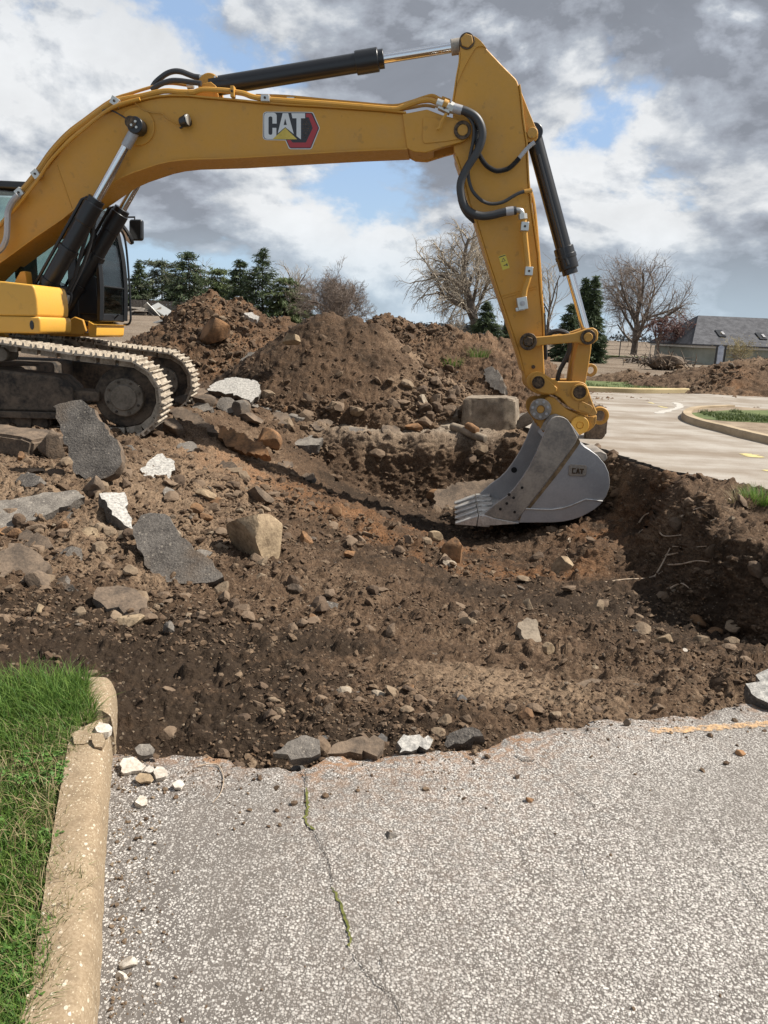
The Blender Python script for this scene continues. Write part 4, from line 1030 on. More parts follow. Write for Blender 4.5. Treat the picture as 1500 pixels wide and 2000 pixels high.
# linkage ----------------------------------------------------------
lk = zE((711, 1060), (740, 1066), (765, 1075), (840, 1070), (1000, 1055), (1080, 1044), (1130, 1028), (1190, 1006), (1238, 998), (1270, 1018), (1281, 1042), (1276, 1100), (1245, 1126), (1205, 1142), (1160, 1136), (1110, 1120), (1000, 1128), (850, 1140), (775, 1152), (745, 1164), (712, 1166), (680, 1150), (662, 1114), (678, 1078))
for v in (-VS - 0.09, VS + 0.09):
    b = B(); b.prism(r2(lk, -VS - 0.09), v - 0.045, v + 0.045); o = b.build('idler_link', M['yellow_worn'], exc, 0.012)
    if v < 0:
        for (px, py), rr in (((1030.9, 667), 0.115), ((1147, 658.5), 0.10)):
            c = rel(px, py, v)
            b = B(); b.ringy((c.x, c.z), rr, rr * 0.62, v - 0.075, v - 0.04); b.build('pin_ring', M['pin'], o, 0.006)
            b = B(); b.cyl((c.x, v - 0.085, c.z), (c.x, 0.45, c.z), rr * 0.60, 6 if rr > .11 else 24); b.build('link_pin', M['pin'] if rr > .11 else M['yellow_worn'], o, 0.008)
hl = zE((1120, 1120), (1232, 1125), (1228, 1180), (1205, 1330), (1182, 1450), (1150, 1520), (1090, 1520), (1065, 1450), (1085, 1300), (1108, 1170))
for v0, v1 in ((-0.24, -0.10), (0.10, 0.24)):
    b = B(); b.prism(r2(hl, -0.24), v0, v1); hlo = b.build('power_link', M['yellow_worn'], exc, 0.012)
b = B(); q = rel(1135, 720, 0); b.box((q.x, 0, q.z), (0.10, 0.24, 0.16)); b.build('link_web', M['yellow_worn'], hlo, 0.01)
c = rel(1151, 723, -0.2); b = B(); b.ringy((c.x + .02, c.z), 0.088, 0.048, -0.20, -0.14, 20); b.build('lifting_eye', M['yellow_worn'], hlo, 0.008)

# quick coupler ----------------------------------------------------
VQ = 0.26
up_ = zF((703, 445), (706, 415), (720, 388), (752, 366), (790, 358), (825, 364), (858, 384), (915, 422), (958, 437), (1060, 439), (1095, 438), (1130, 437), (1165, 446), (1188, 462), (1204, 500), (1225, 565), (1250, 632), (1278, 690), (1268, 712), (1236, 720), (1130, 690), (1040, 640), (980, 575), (930, 545), (880, 545), (835, 545), (790, 538), (745, 515), (715, 485))
lo_ = zF((735, 655), (742, 620), (770, 594), (812, 584), (850, 590), (880, 560), (930, 570), (980, 620), (1040, 668), (1110, 702), (1190, 724), (1240, 732), (1278, 716), (1272, 780), (1250, 815), (1215, 842), (1182, 855), (1140, 878), (1112, 885), (1085, 830), (1056, 770), (1020, 735), (970, 722), (915, 735), (885, 770), (862, 830), (842, 856), (815, 820), (790, 775), (755, 730), (738, 695))
for v0, v1, nm in ((-VQ - .10, -VQ - .02, 'n'), (VQ + .02, VQ + .10, 'f')):
    b = B(); b.prism(r2(up_, -VQ - .1), v0, v1); qc = b.build('coupler_upper_plate', M['yellow_worn'], exc, 0.012)
    b = B(); b.prism(r2(lo_, -VQ - .1), v0 + 0.03, v1 - 0.012 if v0 > 0 else v1 + 0.05); ql = b.build('coupler_lower_plate', M['yellow_worn'], exc, 0.012)
    if v0 < 0: qn, qln = qc, ql
b = B(); b.prism(r2(zF((745, 470), (800, 520), (900, 545), (1000, 590), (1200, 690), (1240, 600), (1190, 500), (1060, 460), (900, 440), (800, 440)), -VQ), -VQ - 0.03, VQ + 0.03); b.build('coupler_core', M['pin'], exc, 0.01)
b = B(); b.prism(r2(zF((770, 640), (830, 600), (900, 620), (1050, 700), (1190, 750), (1180, 820), (1120, 860), (1050, 760), (960, 715), (880, 740), (840, 800), (790, 750)), -VQ), -VQ - 0.0, VQ + 0.0); b.build('coupler_core', M['pin'], exc, 0.01)
b = B(); b.prism(r2(zF((735, 440), (740, 405), (768, 382), (805, 377), (840, 392), (950, 488), (944, 518), (915, 538), (880, 540), (815, 530), (762, 500)), -VQ - .1), -VQ - 0.145, -VQ - 0.098); b.build('pin_keeper', M['yellow_worn'], qn, 0.012)
def pin_at(px, py, v, r_out, r_in, parent, m_out, m_in, h=0.03):
    c = rel(px, py, v)
    b = B(); b.ringy((c.x, c.z), r_out, r_in, v - h, v, 32); b.build('pin_ring', m_out, parent, 0.008)
    b = B(); b.cyl((c.x, v - h * 0.8, c.z), (c.x, v + 0.1, c.z), r_in * 1.0, 24); b.build('coupler_pin', m_in, parent, 0.010)
pin_at(*zF((797, 445))[0], -VQ - 0.145, 0.085, 0.070, qn, M['pin'], M['pin'], 0.02)
pin_at(*zF((1131, 525))[0], -VQ - 0.10, 0.115, 0.088, qn, M['yellow_worn'], M['pin'], 0.035)
pin_at(*zF((1131, 790))[0], -VQ - 0.075, 0.122, 0.050, qln, M['yellow_clean'], M['yellow_clean'], 0.06)
pin_at(*zF((813, 662))[0], -VQ - 0.075, 0.145, 0.055, qln, M['steel_brown'], M['yellow_worn'], 0.06)
c0 = rel(*zF((813, 662))[0], -VQ - .135)
for q in range(7):
    a = q * 2 * math.pi / 7 + 0.3; b = B(); b.cyl((c0.x + 0.105 * math.cos(a), -VQ - 0.155, c0.z + 0.105 * math.sin(a)), (c0.x + 0.105 * math.cos(a), -VQ - 0.13, c0.z + 0.105 * math.sin(a)), 0.020, 6); b.build('bolt', M['steel'], qln)
b = B(); b.prism(r2(zF((1130, 610), (1150, 598), (1225, 632), (1240, 650), (1215, 700), (1125, 665)), -VQ - .1), -VQ - 0.118, -VQ - 0.098); b.build('lock_plate', M['yellow_worn'], qn, 0.005)
c = rel(*zF((1296, 715))[0], 0); b = B(); b.ringy((c.x, c.z), 0.125, 0.075, -0.05, 0.05, 24); b.build('lifting_eye', M['yellow_worn'], qn, 0.012)

# bucket -----------------------------------------------------------
VK = 0.70
side_o = zF((850, 850), (862, 805), (880, 770), (908, 736), (940, 722), (970, 720), (1005, 729), (1032, 746), (1058, 780), (1085, 832), (1118, 893), (1150, 948), (1180, 975), (1212, 992), (1282, 1042), (1340, 1112), (1370, 1180), (1379, 1240), (1376, 1300), (1350, 1372), (1308, 1432), (1255, 1478), (1200, 1512), (1140, 1543), (1080, 1563), (1000, 1580), (900, 1588), (760, 1588), (640, 1587), (550, 1592), (440, 1590), (360, 1560), (360, 1512), (450, 1432), (540, 1370), (600, 1310), (660, 1230), (730, 1120), (780, 1020), (820, 920))
bucket = None
b = B(); b.prism(r2(side_o, -VK), -VK, -VK + 0.04); bucket = b.build('bucket', M['steel'], exc, 0.006)
b = B(); b.prism(r2(side_o, -VK), VK - 0.04, VK); b.build('bucket_side', M['steel'], bucket, 0.006)
back = zF((1118, 893), (1150, 948), (1180, 975), (1212, 992), (1282, 1042), (1340, 1112), (1370, 1180), (1379, 1240), (1376, 1300), (1350, 1372), (1308, 1432), (1255, 1478), (1200, 1512), (1140, 1543), (1080, 1563), (1000, 1580), (900, 1588), (760, 1588), (640, 1587), (550, 1592), (440, 1591), (355, 1560))
ribbon(r2(back, -VK), -VK + 0.035, VK - 0.035, 0.035, -1).build('bucket_shell', M['steel'], bucket, 0.004)
ribbon(r2(zF((860, 830), (890, 770), (940, 740), (1000, 745), (1050, 800), (1118, 893)), -VK), -VK + 0.035, VK - 0.035, 0.04, -1) if False else None
bar = zF((850, 850), (862, 805), (880, 770), (908, 736), (940, 722), (970, 720), (1005, 729), (1032, 746), (1058, 780), (1085, 832), (1116, 890), (1092, 940), (940, 1150), (780, 1360), (622, 1562), (590, 1578), (540, 1566), (450, 1545), (358, 1520), (360, 1512), (450, 1432), (540, 1370), (600, 1310), (660, 1230), (730, 1120), (780, 1020), (820, 920))
b = B(); b.prism(r2(bar, -VK), -VK - 0.028, -VK + .002); barp = b.build('side_bar', M['steel_brown'], bucket, 0.006)
b = B(); b.prism(r2(bar, -VK), VK - .002, VK + 0.028); b.build('side_bar', M['steel_brown'], bucket, 0.006)
wear = zF((640, 1584), (672, 1490), (690, 1470), (770, 1474), (900, 1478), (1000, 1463), (1060, 1446), (1120, 1420), (1182, 1394), (1250, 1402), (1318, 1410), (1308, 1430), (1255, 1475), (1200, 1508), (1140, 1538), (1080, 1558), (1000, 1576), (900, 1584), (760, 1584))
b = B(); b.prism(r2(wear, -VK), -VK - 0.016, -VK + .002); b.build('wear_plate', M['steel'], bucket, 0.005)
for (px, py), vv in ((zF((665, 1302))[0], -VK - .028), (zF((560, 1358))[0], -VK - .028), (zF((596, 1384))[0], -VK - .028), (zF((541, 1430))[0], -VK - .028), (zF((488, 1476))[0], -VK - .028), (zF((605, 1500))[0], -VK - .028)):
    c = rel(px, py, vv); b = B(); b.cyl((c.x, vv - 0.004, c.z), (c.x, vv + .01, c.z), 0.020, 12); b.build('bolt_hole', M['black'], barp)
c = rel(*zF((600, 1157))[0], VK - .04); b = B(); b.cyl((c.x, VK - .05, c.z), (c.x, VK - .03, c.z), 0.045, 14); b.build('bolt_hole', M['black'], bucket)
lp = zF((1046, 1122), (1060, 1110), (1180, 1116), (1193, 1130), (1186, 1195), (1170, 1208), (1056, 1204), (1042, 1192))
b = B(); b.prism(r2(lp, -VK), -VK - 0.022, -VK + .002); plate = b.build('maker_plate', M['steel_brown'], bucket, 0.006)
lp2 = zF((1058, 1130), (1068, 1122), (1172, 1127), (1180, 1136), (1175, 1186), (1164, 1195), (1064, 1192), (1056, 1184))
decal('plate_field', lp2, -VK, M['steel_brown'], plate, 0.024)
for nm, pts in (('letter_c', [(1070, 1139), (1099, 1140), (1099, 1149), (1079, 1149), (1078, 1176), (1098, 1176), (1097, 1185), (1068, 1184)]), ('letter_a', [(1112, 1142), (1124, 1142), (1133, 1185), (1121, 1185), (1117, 1165), (1113, 1185), (1101, 1184)]), ('letter_t', [(1132, 1143), (1168, 1145), (1167, 1157), (1156, 1156), (1153, 1186), (1141, 1186), (1144, 1156), (1131, 1155)])):
    b = B(); b.prism(r2(zF(*pts), -VK), -VK - 0.032, -VK - .022); b.build(nm, M['pin'], plate, 0.002)
wz = r2(zF((690, 1472), (770, 1476), (900, 1480), (1000, 1465), (1060, 1447), (1120, 1421), (1182, 1395), (1250, 1403), (1318, 1411)), -VK)
b = B(); b.tube([(q_[0], -VK - .016, q_[1]) for q_ in wz], 0.012, 6); b.build('weld_bead', M['tooth'], bucket)
sz_ = zF((1120, 892), (1098, 942), (946, 1153), (786, 1363), (628, 1565), (650, 1572), (812, 1372), (975, 1168), (1122, 962), (1140, 930))
decal('soil_streak', sz_, -VK, mat_simple('dried_soil', (.13, .09, .05), (.30, .21, .12), 6, .95, .3), bucket, 0.004)
# rear wall bracing and hinge ears between the side plates
earp = zF((840, 856), (862, 805), (905, 738), (970, 722), (1032, 748), (1085, 832), (1118, 893), (1060, 960), (960, 900), (900, 880))
for v in (-0.34, 0.34):
    b = B(); b.prism(r2(earp, -VK), v - 0.03, v + 0.03); b.build('hinge_plate', M['steel_brown'], bucket, 0.01)
tp = zF((1118, 893), (1050, 800), (1000, 800), (960, 880), (900, 960))
ribbon(r2(tp, -VK), -VK + 0.035, VK - 0.035, 0.035, -1).build('bucket_head', M['steel'], bucket, 0.004)
b = B(); b.prism(r2(zF((1240, 1010), (1300, 1000), (1345, 1020), (1355, 1060), (1330, 1085), (1280, 1040)), -.3), -0.35, 0.35); b.build('heel_plate', M['steel_brown'], bucket, 0.01)
# lip and teeth
lip = zF((352, 1520), (430, 1545), (552, 1568), (640, 1584), (640, 1592), (550, 1598), (430, 1606), (335, 1606), (322, 1560))
b = B(); b.prism(r2(lip, -VK), -VK - 0.03, VK + 0.03); b.build('lip_plate', M['tooth'], bucket, 0.008)
q = rel(*zF((330, 1560))[0], -VK)
tip = rel(*zF((120, 1596))[0], -VK)
for k in range(5):
    v = -VK + 0.06 + (2 * VK - 0.12) * k / 4; w = 0.085
    dx = q.x - tip.x; L_ = dx
    b = B()
    b.hull([(q.x + .12, v - w, q.z - .10), (q.x - .05, v - w, q.z - .10), (q.x - .05, v + w, q.z - .10), (q.x + .12, v + w, q.z - .10)], [(q.x + .2, v - w, q.z + .09), (q.x - .03, v - w, q.z + .065), (q.x - .03, v + w, q.z + .065), (q.x + .2, v + w, q.z + .09)])
    ad = b.build('tooth_adapter', M['tooth'], bucket, 0.012)
    b = B(); b.hull([(q.x - .055, v - w * .95, q.z - .098), (tip.x, v - w * .75, tip.z - .012), (tip.x, v + w * .75, tip.z - .012), (q.x - .055, v + w * .95, q.z - .098)],
                    [(q.x - .04, v - w * .95, q.z + .06), (tip.x, v - w * .7, tip.z + .012), (tip.x, v + w * .7, tip.z + .012), (q.x - .04, v + w * .95, q.z + .06)])
    b.build('tooth', M['tooth'], bucket, 0.010)
    
# hoses, pipes, clamps --------------------------------------------
def run(name, pts, v, r_, mat, parent, n=6, sides=8, taper=None):
    P_ = []
    for i, p in enumerate(pts):
        vv = v if not isinstance(v, (list, tuple)) else v[0] + (v[1] - v[0]) * i / max(1, len(pts) - 1)
        P_.append(rel(p[0], p[1], vv))
    b = B(); b.tube(smooth_path(P_, n), r_, sides); return b.build(name, mat, parent)
pipe = [(37, 380), (72, 340), (97, 303), (130, 267), (160, 243), (217, 202), (245, 193), (273, 188), (320, 178), (350, 179.5), (377, 180), (388, 177), (400, 175), (425, 176), (445, 177.5), (460, 180), (477, 183), (493, 189), (515, 193), (533, 195), (633, 202), (700, 207.5), (767, 213), (784, 210), (800, 204), (820, 197.5), (839, 195.5), (850, 199), (858, 203)]
run('hydraulic_pipe', pipe, -0.30, 0.033, M['yellow'], boom, 4)
run('hydraulic_pipe', [(0, 441), (37, 398), (72, 354), (97, 316), (130, 281), (160, 255), (217, 211), (273, 193)], -0.385, 0.022, M['yellow'], boom, 4)
run('hydraulic_pipe', [(40, 372), (72, 332), (97, 296), (130, 260), (165, 233), (217, 196), (260, 181), (300, 169), (330, 163), (360, 166), (372, 168)], -0.10, 0.020, M['yellow_worn'], boom, 4)
run('hydraulic_pipe', [(500, 187), (560, 189), (633, 196), (700, 202), (767, 207), (800, 200), (830, 190), (845, 187), (858, 193), (880, 203)], -0.05, 0.024, M['yellow'], boom, 4)
run('hydraulic_pipe', [(520, 193), (633, 205), (700, 211), (770, 215), (800, 211), (830, 206), (850, 209)], -0.20, 0.020, M['yellow_worn'], boom, 4)
run('hose', [(-5, 492), (6, 481), (13, 462), (14.5, 430), (16, 412), (24, 394), (36, 381)], -0.42, 0.042, M['steel'], boom)
def clamp(px, py, v, sz, parent, mat=None, rot=0.0):
    q = rel(px, py, v); b = B(); b.box(q, sz, Matrix.Rotation(rot, 3, 'Y')); o = b.build('pipe_clamp', mat or M['zinc'], parent, 0.006)
    bb = B(); dv = sz[1] / 2
    bb.cyl((q.x, v - dv - .012, q.z), (q.x, v - dv, q.z), 0.016, 6); bb.build('clamp_bolt', M['pin'], o); return o
for (px, py, rt) in ((226, 199, -0.5), (72, 341, -0.9), (40, 377, -0.9)): clamp(px, py, -0.33, (0.11, 0.10, 0.10), boom, None, -rt)
for (px, py) in ((455, 180),): clamp(px, py, -0.33, (0.05, 0.09, 0.13), boom, M['yellow'])
clamp(519, 193, -0.32, (0.11, 0.10, 0.08), boom); clamp(568, 197, -0.1, (0.10, 0.08, 0.08), boom)
# couplings at the boom nose
run('coupling', [(853, 201), (890, 215)], -0.36, 0.055, M['zinc'], boom, 1, 12)
run('coupling', [(866, 203), (874, 207)], -0.36, 0.064, M['yellow_worn'], boom, 1, 12)
run('coupling', [(878, 208), (886, 212.5)], -0.36, 0.066, M['zinc'], boom, 1, 6)
run('coupling', [(862, 194), (878, 200)], -0.15, 0.04, M['yellow_worn'], boom, 1, 6)
clamp(868, 213, -0.34, (0.16, 0.12, 0.07), boom, None, 0.4)
run('bracket', [(872, 222), (862, 238), (858, 250), (853, 252)], -0.41, 0.022, M['yellow'], boom, 3, 6)
big_h = [(889, 213), (902, 215), (914, 219), (925, 225), (933, 233), (939, 244), (942, 256), (942, 268), (938, 283), (932, 296), (923, 311), (914, 325), (906, 340), (900.5, 354), (899, 368), (901, 384), (904, 395), (911, 408), (923, 417), (935, 421), (947, 422), (962, 420), (976, 416.5), (990, 413), (1000, 412), (1008, 411)]
run('hose', big_h, [-0.42, -0.36], 0.052, M['rubber'], stick, 4, 12)
run('hose_end', [(886, 211), (902, 215.5)], -0.42, 0.058, M['steel'], stick, 1, 12)
run('hose_end', [(988, 413.5), (1003, 411.5)], -0.365, 0.056, M['steel'], stick, 1, 12)
run('pipe_elbow', [(1003, 411.5), (1012, 410.5), (1018, 413), (1020.5, 420), (1021, 426)], -0.355, 0.035, M['zinc'], stick, 4, 10)
run('coupling', [(1020.5, 418), (1021.5, 428)], -0.355, 0.058, M['zinc'], stick, 1, 6)
run('hydraulic_pipe', [(1022, 428), (1024, 445), (1026, 470), (1029, 500), (1031.5, 525), (1032, 540), (1030, 550), (1025.5, 564), (1023, 582)], -0.345, 0.040, M['yellow'], stick, 4, 10)
run('hose', [(891, 214), (905, 221), (916, 229), (924, 243), (926, 260), (923, 282), (918, 306), (914.5, 330), (915.5, 350), (922, 371), (933, 385), (945, 394), (959, 398), (973, 397), (986, 393), (1001, 384), (1014, 377), (1027, 373.5), (1038, 372)], [-0.40, -0.30], 0.022, M['rubber'], stick, 4, 8)
run('hose_end', [(1024, 374.5), (1039, 372)], -0.305, 0.028, M['yellow_worn'], stick, 1, 8)
# ribbed protective hose
cp = smooth_path([rel(px, py, -0.33) for px, py in [(900, 210), (918, 217), (930, 232), (932, 248), (930.5, 270), (934, 296), (941, 311), (950, 323), (960, 330), (971, 334), (984, 332), (995, 328), (1006, 318), (1014, 309)]], 12)
b = B(); b.tube(cp, [0.030 + (0.006 if i % 2 else -0.004) for i in range(len(cp))], 8); b.build('spiral_hose', M['rubber'], stick, 0, 80)
run('hose_end', [(1012, 311), (1026, 294), (1036, 284), (1044, 278)], -0.32, 0.027, M['steel'], stick, 3, 8)
run('hose', [(900, 388), (905, 404), (912, 416), (920, 424), (928, 431)], [-0.20, -0.10], 0.045, M['rubber'], stick, 4, 10)
clamp(1024.5, 443, -0.345, (0.10, 0.12, 0.11), stick); clamp(1032.5, 530, -0.345, (0.10, 0.12, 0.11), stick)
q = rel(1019.5, 593, -0.34); b = B(); b.box(q, (0.13, 0.15, 0.16), Matrix.Rotation(-0.22, 3, 'Y')); b.box(q + Vector((-.02, 0, -.07)), (0.12, 0.11, 0.05), Matrix.Rotation(-0.22, 3, 'Y')); vb = b.build('valve_block', M['zinc'], stick, 0.006)
b = B(); b.cyl((q.x, -0.44, q.z), (q.x, -0.41, q.z), 0.032, 10); b.cyl((q.x, -0.45, q.z), (q.x, -0.43, q.z), 0.014, 8); b.build('valve_plug', M['steel'], vb)
for vv, mt in ((-0.20, 'yellow'), (-0.10, 'yellow_worn'), (0.0, 'steel_brown')):
    run('edge_pipe', [(1036 + 4 * (vv + .2), 372), (1043, 400), (1050, 470), (1054.5, 530), (1058, 585), (1060.5, 612)], vv, 0.020, M[mt], stick, 3, 8)
run('hose', [(1061, 600), (1063, 640), (1064, 668), (1066, 695), (1064, 702)], 0.0, 0.026, M['rubber'], stick, 4, 8)
run('hose', [(1062, 668), (1071, 654), (1086, 646.5), (1100, 648), (1109, 653), (1112, 664), (1112, 683), (1104, 703), (1094, 722), (1090, 735), (1089, 744)], 0.10, 0.032, M['rubber'], exc, 4, 8)
run('hose', [(1066, 662), (1078, 651), (1095, 649), (1108, 655), (1113, 670), (1110, 690)], 0.18, 0.022, M['rubber'], exc, 4, 8)
# stick cylinder hoses
run('hose', [(298, 170), (305, 160), (320, 147.5), (331, 141.5), (343, 139), (355, 140.5), (367, 145), (379, 149.5), (390, 151)], -0.05, 0.036, M['rubber'], boom, 5, 10)
run('hose_end', [(388, 151), (402, 150), (414, 147.5), (419, 150)], -0.05, 0.030, M['zinc'], boom, 3, 8)
run('coupling', [(421, 150), (422, 160)], -0.05, 0.045, M['zinc'], boom, 1, 8)
run('hose', [(296, 176), (312, 165), (333, 158), (350, 157.5), (370, 160), (393, 163)], -0.2, 0.034, M['rubber'], boom, 5, 10)
run('coupling', [(366, 169), (378, 168)], -0.12, 0.035, M['zinc'], boom, 1, 8)
run('feed_pipe', [(425, 158), (438, 156.5), (446, 158), (452, 157)], -0.10, 0.02, M['black'], boom, 3, 8)
# work lamp and its wires
wl = rel(362, 237, -VB - 0.07); b = B(); b.cyl((wl.x - .06, wl.y + .02, wl.z - .01), (wl.x + .045, wl.y - .02, wl.z + .012), 0.062, 20, 0.078); lamp = b.build('work_lamp', M['black'], boom, 0.008)
b = B(); b.cyl((wl.x + .043, wl.y - .019, wl.z + .012), (wl.x + .052, wl.y - .021, wl.z + .013), 0.070, 20); b.build('lens', M['zinc'], lamp, 0.003)
b = B(); b.tube([(wl.x - .09, -VB + .01, wl.z - .06), (wl.x - .07, wl.y, wl.z - .08), (wl.x - .01, wl.y, wl.z - .05)], 0.012, 6); b.build('lamp_bracket', M['black'], lamp)
run('lamp_wire', [(253, 197), (262, 199), (270, 208), (278, 213), (295, 219), (317, 222), (322, 228), (331, 234), (347, 242), (355, 240)], -VB - 0.012, 0.008, M['yellow_worn'], boom, 4, 6)
run('grease_line', [(200, 217), (207, 214), (219, 216), (236, 225), (255, 237)], -VB - 0.03, 0.010, M['rubber'], boom, 4, 6)

# cab, on the far side of the boom --------------------------------
M['glass'] = None
m, t, b_ = new_mat('cab_glass', 0.03, 0, 0.5)
t.put(b_.inputs['Base Color'], (0.70, 0.86, 0.80, 1)); tr = t.new('ShaderNodeBsdfTransparent'); tr.inputs[0].default_value = (0.72, 0.80, 0.78, 1)
gl = t.new('ShaderNodeBsdfGlossy'); gl.inputs['Roughness'].default_value = 0.03; fr = t.new('ShaderNodeFresnel'); fr.inputs[0].default_value = 1.5
mx = t.new('ShaderNodeMixShader'); t.put(mx.inputs[0], t.math('ADD', t.math('MULTIPLY', fr.outputs[0], 0.9), 0.04)); t.put(mx.inputs[1], tr.outputs[0]); t.put(mx.inputs[2], gl.outputs[0])
t.put(t.n['Material Output'].inputs['Surface'], mx.outputs[0]); M['glass'] = m
CN, CF_ = 0.42, 1.30                              # near and far wall of the cab
def reln(px, py, v):
    """a point read off the near wall, moved across to v"""
    q = rel(px, py, CN); return Vector((q.x, v, q.z))
xb, xf = rel(-140, 600, CN).x, rel(196, 600, CN).x
zt, zb, zr = rel(20, 349, CN).z, rel(180, 627, CN).z, rel(165, 380, CN).z
xr = rel(162, 380, CN).x
cab = B(); cab.hull([(xb, CN, zb), (xf, CN, zb), (xf, CF_, zb), (xb, CF_, zb)], [(xb, CN, zb + .12), (xf, CN, zb + .12), (xf, CF_, zb + .12), (xb, CF_, zb + .12)])
cab = cab.build('cab', M['black'], exc, 0.02)
b = B()
b.hull([(xb, CN - .03, zt - .10), (xr - .55, CN - .03, zt - .12), (xr + .0, CN - .03, zr - .07), (xr + .0, CF_ + .03, zr - .07), (xr - .55, CF_ + .03, zt - .12), (xb, CF_ + .03, zt - .10)],
       [(xb, CN, zt), (xr - .60, CN, zt - .02), (xr - .05, CN + .03, zr), (xr - .05, CF_ - .03, zr), (xr - .60, CF_, zt - .02), (xb, CF_, zt)])
b.build('cab_roof', M['black'], cab, 0.03)
fpx = [(196, 625), (196.5, 560), (191, 500), (182, 455), (172, 415), (163, 386)]
dpx = [(170, 625), (168, 560), (160, 500), (150, 450), (138, 400)]
for v in (CN, CF_):
    fp = [reln(px, py, v) for px, py in fpx]
    b = B(); b.tube(smooth_path(fp, 4), 0.052, 6); b.build('front_post', M['black'], cab)
    c0, c1 = reln(150, 622, v), reln(140, 470, v)
    zs = reln(150, 560, v).z
    b = B(); b.hull([(c0.x - .10, v - .035, zb), (c0.x + .06, v - .035, zb), (c0.x + .06, v + .035, zb), (c0.x - .10, v + .035, zb)], [(c1.x - .06, v - .035, zt - .12), (c1.x + .05, v - .035, zt - .12), (c1.x + .05, v + .035, zt - .12), (c1.x - .06, v + .035, zt - .12)])
    b.build('door_post', M['black'], cab, 0.015)
    b = B(); b.box((xb + .06, v, (zb + zt) / 2), (0.14, 0.09, zt - zb - .1)); b.build('rear_post', M['black'], cab, 0.015)
    fz = (xf - .02, c0.x + .06)[v == CF_]
    b = B(); b.prism([(xb, zb + .1), (c0.x + .06, zb + .1), (c0.x + .06, zs), (xb, zs)] if v == CF_ else [(xb, zb + .1), (xf - .02, zb + .1), (xf - .03, zb + .62), (c0.x + .1, zb + .78), (c0.x - .05, zs), (xb, zs + .05)], v - .028, v + .028); b.build('side_panel', M['black'], cab, 0.01)
    b = B(); b.prism([(xb + .12, zs), (c0.x - .10, zs), (c1.x - .03, zt - .13), (xb + .12, zt - .13)], v - .006, v + .006); b.build('side_window', M['glass'], cab, smooth=False)
    b = B(); b.prism(([(c0.x + .06, zb + .13), (xf - .05, zb + .13)] if v == CF_ else [(c0.x + .06, zb + .74), (xf - .05, zb + .62)]) + [(p.x - .05, p.z) for p in fp[2:]] + [(c1.x + .05, zr - .08)], v - .006, v + .006); b.build('quarter_window', M['glass'], cab, smooth=False)
z0 = reln(200, 553, CF_).z
def front_glass(name, pp, g):
    b = B(); b.hull([(p.x, CN + .05, p.z) for p in pp], [(p.x, CF_ - .05, p.z) for p in pp]) if False else None
    for p0, p1 in zip(pp, pp[1:]):
        b.hull([(p0.x - .008, CN + .05, p0.z), (p0.x + .004, CN + .05, p0.z), (p0.x + .004, CF_ - .05, p0.z), (p0.x - .008, CF_ - .05, p0.z)], [(p1.x - .008, CN + .05, p1.z), (p1.x + .004, CN + .05, p1.z), (p1.x + .004, CF_ - .05, p1.z), (p1.x - .008, CF_ - .05, p1.z)])
    b.build(name, M[g], cab, smooth=False)
fpn = [reln(px, py, CN) for px, py in fpx]
front_glass('lower_windscreen', [Vector((xf, 0, zb + .12)), fpn[1]], 'glass')
front_glass('windscreen', [fpn[1] + Vector((0, 0, .03)), fpn[2], fpn[3], fpn[4], fpn[5] - Vector((0, 0, .08))], 'glass')
b = B(); b.cyl((fpn[1].x, CN, fpn[1].z + .015), (fpn[1].x, CF_, fpn[1].z + .015), 0.014, 8); b.build('screen_bar', M['black'], cab)
# seat and console behind the glass
b = B(); sx_ = xf - 1.15; b.box((sx_, .97, zb + .50), (.50, .52, .14)); b.box((sx_ - .26, .97, zb + .92), (.14, .50, .75)); b.box((sx_ - .30, .97, zb + 1.38), (.10, .28, .18)); b.build('seat', M['rubber'], cab, 0.05)
b = B(); b.box((xf - .36, 1.28, zb + .62), (.05, .05, .85)); b.box((xf - .40, 1.28, zb + 1.06), (.05, .22, .17)); b.build('console', M['black'], cab, 0.02)
# hand rail, mirrors and wiper
b = B(); b.tube(smooth_path([rel(px, py, CF_ + .12) for px, py in [(228, 432), (241, 458), (246, 480), (250, 520), (253.5, 570), (255, 610), (255, 625), (251, 633), (242, 634)]], 5), 0.018, 8); b.build('hand_rail', M['black'], cab)
MV = 1.62
b = B(); b.tube([rel(px, py, MV) for px, py in [(232, 440), (241, 436), (241.5, 424), (263, 424), (263, 440), (262, 448)]], 0.016, 8); b.build('mirror_bracket', M['black'], cab)
b = B(); b.prism(r2(rrect(254, 429, 279, 470, 5), MV), MV - .05, MV + .06); mr = b.build('mirror', M['black'], cab, 0.02)
def tilted_disc(name, px, py, v, rx, rz, mat, parent, rot, th=0.05, dx=0.0):
    c_ = rel(px, py, v); b = B(); n_ = 24; Mx = Matrix.Rotation(rot, 3, 'Y') @ Matrix.Rotation(R(-50), 3, 'Z')
    a_ = [Vector((rx * math.cos(6.283 * i / n_), -th / 2 + dx, rz * math.sin(6.283 * i / n_))) for i in range(n_)]
    c__ = [p + Vector((0, th, 0)) for p in a_]
    b.hull([Mx @ p + c_ for p in a_], [Mx @ p + c_ for p in c__]); return b.build(name, mat, parent, 0.01)
m2 = tilted_disc('round_mirror', 246, 456, MV - .12, 0.10, 0.19, M['black'], cab, R(-35))
tilted_disc('mirror_glass', 246, 456, MV - .12, 0.08, 0.165, M['chrome'], m2, R(-35), 0.01, -0.03)
b = B(); b.tube([rel(220, 632, CN + .5), rel(224, 622, CN + .5), rel(232, 614, CN + .5)], 0.012, 6); b.build('wiper', M['black'], cab)

